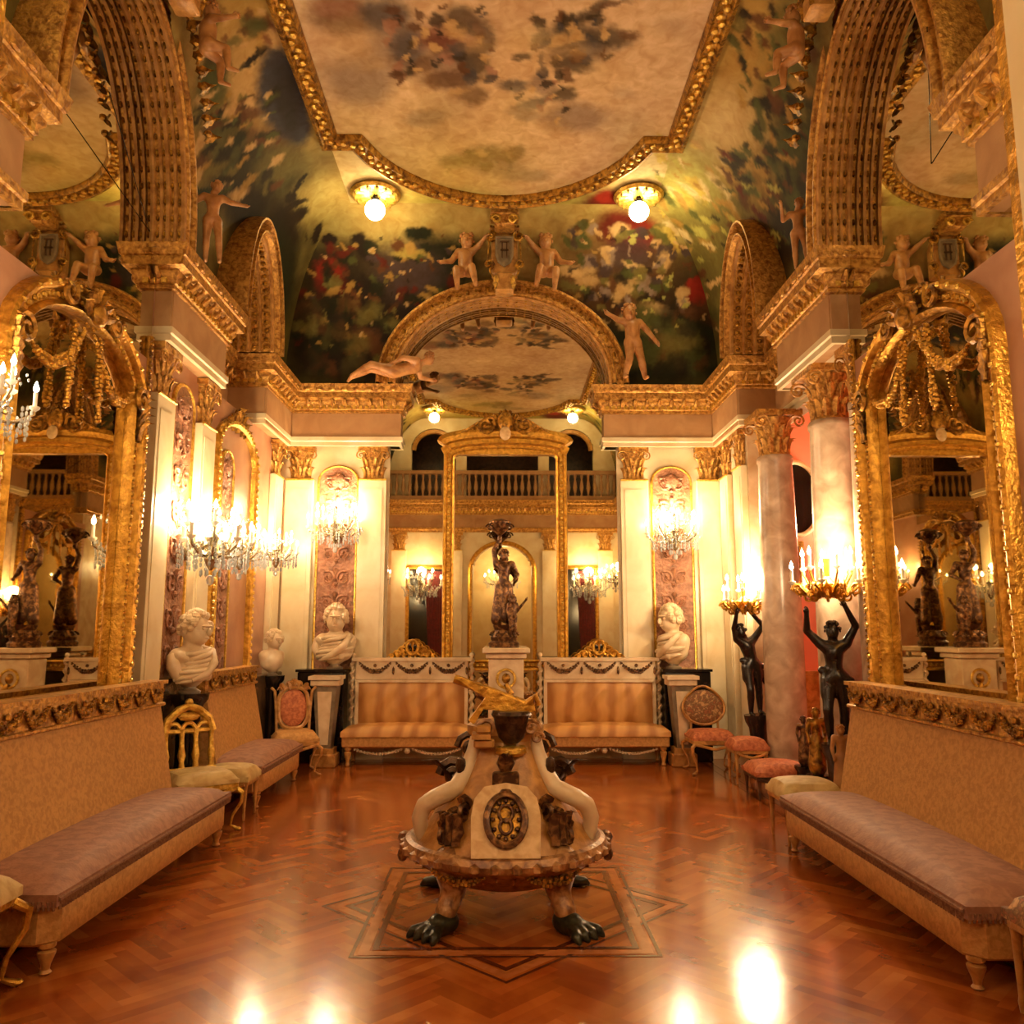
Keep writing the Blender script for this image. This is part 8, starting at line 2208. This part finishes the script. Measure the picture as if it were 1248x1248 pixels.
def candelabrum(lab, loc, n, R, power):
    t = sconce(lab, n, R, 'gold', False, power, True, 'candelabrum', stem=False, ls=.12); t.location = loc; t['category'] = 'candelabrum'
    b = MB()
    for i in range(16): a = i * .3927; q = R * (.55 if i % 2 else .85); b.scroll((q * cos(a), q * sin(a), -.05 - .05 * (i % 2)), .055, (cos(a), sin(a), 0), (0, 0, 1), 1.4, .012); b.leaf((.5 * q * cos(a), .5 * q * sin(a), -.1), (cos(a), sin(a), .5), (0, 0, 1), .15, .08)
    b.build('foliage', 'gold', t); return t
w1 = bearer('dark turbaned figure leaning back to lift a candelabrum, left of the farther marble column', (2.7, 8.76, 0), .2, .96, 9, 0, pose=dict(chest=(-.03, 0, .76), head=(-.1, -.02, .92), neck=(-.06, 0, .86), shL=(-.14, 0, .83), shR=(.06, 0, .82), haL=(-.16, -.1, 1.12), haR=(-.02, -.1, 1.14)))
w1.rotation_euler = (0, -.07, .2)
candelabrum('gilt candelabrum with blazing candles over the farther dark figure', (2.56, 8.72, 1.8), 9, .24, SP * 1.3)
bearer('dark figure raising a candelabrum beside the near marble column and right mirror', (2.6, 6.5, 0), -.3, .95, 9, 0, pose=dict(haL=(-.2, -.1, 1.06), elL=(-.2, -.02, .92)))
candelabrum('large gilt candelabrum with blazing candles beside the near marble column', (2.56, 6.45, 1.86), 11, .27, SP * 1.25)

# small figurines on the floor between the columns
for i, (x, y, H, m, lab, ped) in enumerate(((2.52, 6.74, .52, 'golddk', 'small gilded figurine on a low black stand between the two marble columns', .36), (2.53, 6.28, .5, 'putto', 'small pink marble figurine of a draped woman at the far end of the right sofa', .3), (2.62, 7.3, .42, 'statue2', 'brown figurine on a dark plinth beside the gilded one between the columns', .34))):
    t = thing('figurine', lab, 'figurine', (x, y, 0))
    figure('body', m, H, res=.009, parent=t, loc=(0, 0, ped), drape=[((0, 0, .5), .09, (0, 0, .1), .12)])
    MB().lathe([(.1, 0), (.1, .04), (.075, .07), (.07, ped - .05), (.09, ped - .02), (.09, ped)], 20).build('stand', 'black' if i != 1 else 'wood', t)

# side room wall ornaments
t = thing('oval_mirror', 'dark oval mirror with white rim high on the coral wall between the columns', 'mirror', (3.72, 10.24, 3.15))
MB().ball((0, 0, 0), (.3, .015, .46), 30).build('glass', 'dark', t); MB().tube([(.31 * cos(a), -.01, .47 * sin(a)) for a in [2 * pi * i / 36 for i in range(36)]], .03, 8, closed=True).build('rim', 'marb', t)
for x, z, w, h, lab in ((3.62, 2.35, .14, .22, 'small dark picture in gilt frame on the coral wall, below the oval mirror'), (3.55, 1.45, .13, .2, 'small gilt framed picture low on the coral wall')):
    t = thing('wall_picture', lab, 'picture', (x, 10.29, z))
    MB().box(-w, w, -.02, 0, -h, h).build('canvas', 'dark', t, 0); MB().sweep([(-w, 0, -h), (w, 0, -h), (w, 0, h), (-w, 0, h)], [(-.02, 0), (-.02, .03), (.04, .04), (.05, 0)], (0, -1, 0), True).build('picture_frame', 'goldb', t)
sl = dsc(q1, (4.55, 10.2, 2.6), 0, 'added crystal sconce lighting the coral side room, unseen behind the columns', SP * 3)  # extra sconce added out of view to brighten the coral room

# ---- opal globe lamps on the cove
def globe(lab, loc):
    t = thing('globe_lamp', lab, 'ceiling light', loc)
    MB().ball((0, 0, 0), .115, 24).build('globe', 'globe', t)
    b = MB(); b.lathe([(.04, .1), (.05, .13), (.03, .15), (.03, .2)], 14); b.build('fitting', 'dark', t)
    b = MB(); b.lathe([(.03, .2), (.12, .17), (.26, .16), (.29, .19), (.26, .23), (.1, .25), (0, .25)], 30)
    for i in range(14): a = 2 * pi * i / 14; b.leaf((.06 * cos(a), .06 * sin(a), .17), (cos(a), sin(a), 0), (0, 0, -1), .22, .1, .2)
    b.build('gilded_rose', 'goldb', t)
    return t
g1 = globe('glowing white globe lamp under a gilded rose at the left of the ceiling end', (-1.47, 8.86, 6.28))
for x, y, lab in ((1.57, 8.86, 'glowing white globe lamp under a gilded rose at the right of the ceiling end'), (-1.55, 1.9, 'globe lamp at the opposite ceiling end, left one in the end mirror'), (1.6, 1.9, 'globe lamp at the opposite ceiling end, right one in the end mirror')):
    dup(g1, (x, y, 6.28), 0, lab)

# ---- repeats share a group phrase
GR = dict(crystal_sconce='crystal sconces with candle bulbs on the walls', crested_sofa='gold silk sofas against the end wall', long_sofa='long low sofas along the side walls',
    globe_lamp='globe lamps on the painted ceiling', marble_column='veined marble columns of the right side', putto_figure='plaster putti seated around the arches', standing_nymph_figure='plaster youths standing on the cornices',
    relief_panel='carved rose relief panels', tapering_pedestal='tapering pedestals by the end wall', marble_bust='white marble busts on pedestals', black_pedestal='black marble pedestals on the left', ebony_torch_bearer='dark figures lifting candelabra',
    candelabrum='gilt candelabra on the dark figures', side_chair='carved side chairs along the walls', stool='small upholstered stools', figurine='small figurines between the columns', lunette_mirror='mirrors in the narrow upper arches',
    wall_mirror='tall mirrors of the side walls', arched_mirror_frame='arched gilded mirror frames', heraldic_cartouche='cartouches crowning the arches', marble_block='black marble blocks behind the pedestals', marble_slab='dark marble slabs of the left dado',
    wall_picture='small pictures on the coral wall', foliage_spray='leaf sprays on the big side arches', stay_wire='thin stay wires above the side mirrors', side_doorway='curtained doorways of the opposite wall')
for o in list(bpy.data.objects):
    if o.parent is None and o.get('category') and o.name.split('.')[0] in GR: o['group'] = GR[o.name.split('.')[0]]

# ---- world and view
w = bpy.data.worlds.new('world'); bpy.context.scene.world = w; w.use_nodes = True
w.node_tree.nodes['Background'].inputs[0].default_value = (.02, .012, .006, 1)
sc = bpy.context.scene
sc.view_settings.view_transform = 'Standard'; sc.view_settings.look = 'None'; sc.view_settings.gamma = 1; sc.view_settings.use_curve_mapping = False
sc.view_settings.exposure = EXPO
c = sc.cycles
c.max_bounces = 9; c.diffuse_bounces = 4; c.glossy_bounces = 6; c.transmission_bounces = 4; c.caustics_reflective = False; c.caustics_refractive = False
c.sample_clamp_indirect = 6; c.blur_glossy = .5; c.use_denoising = True
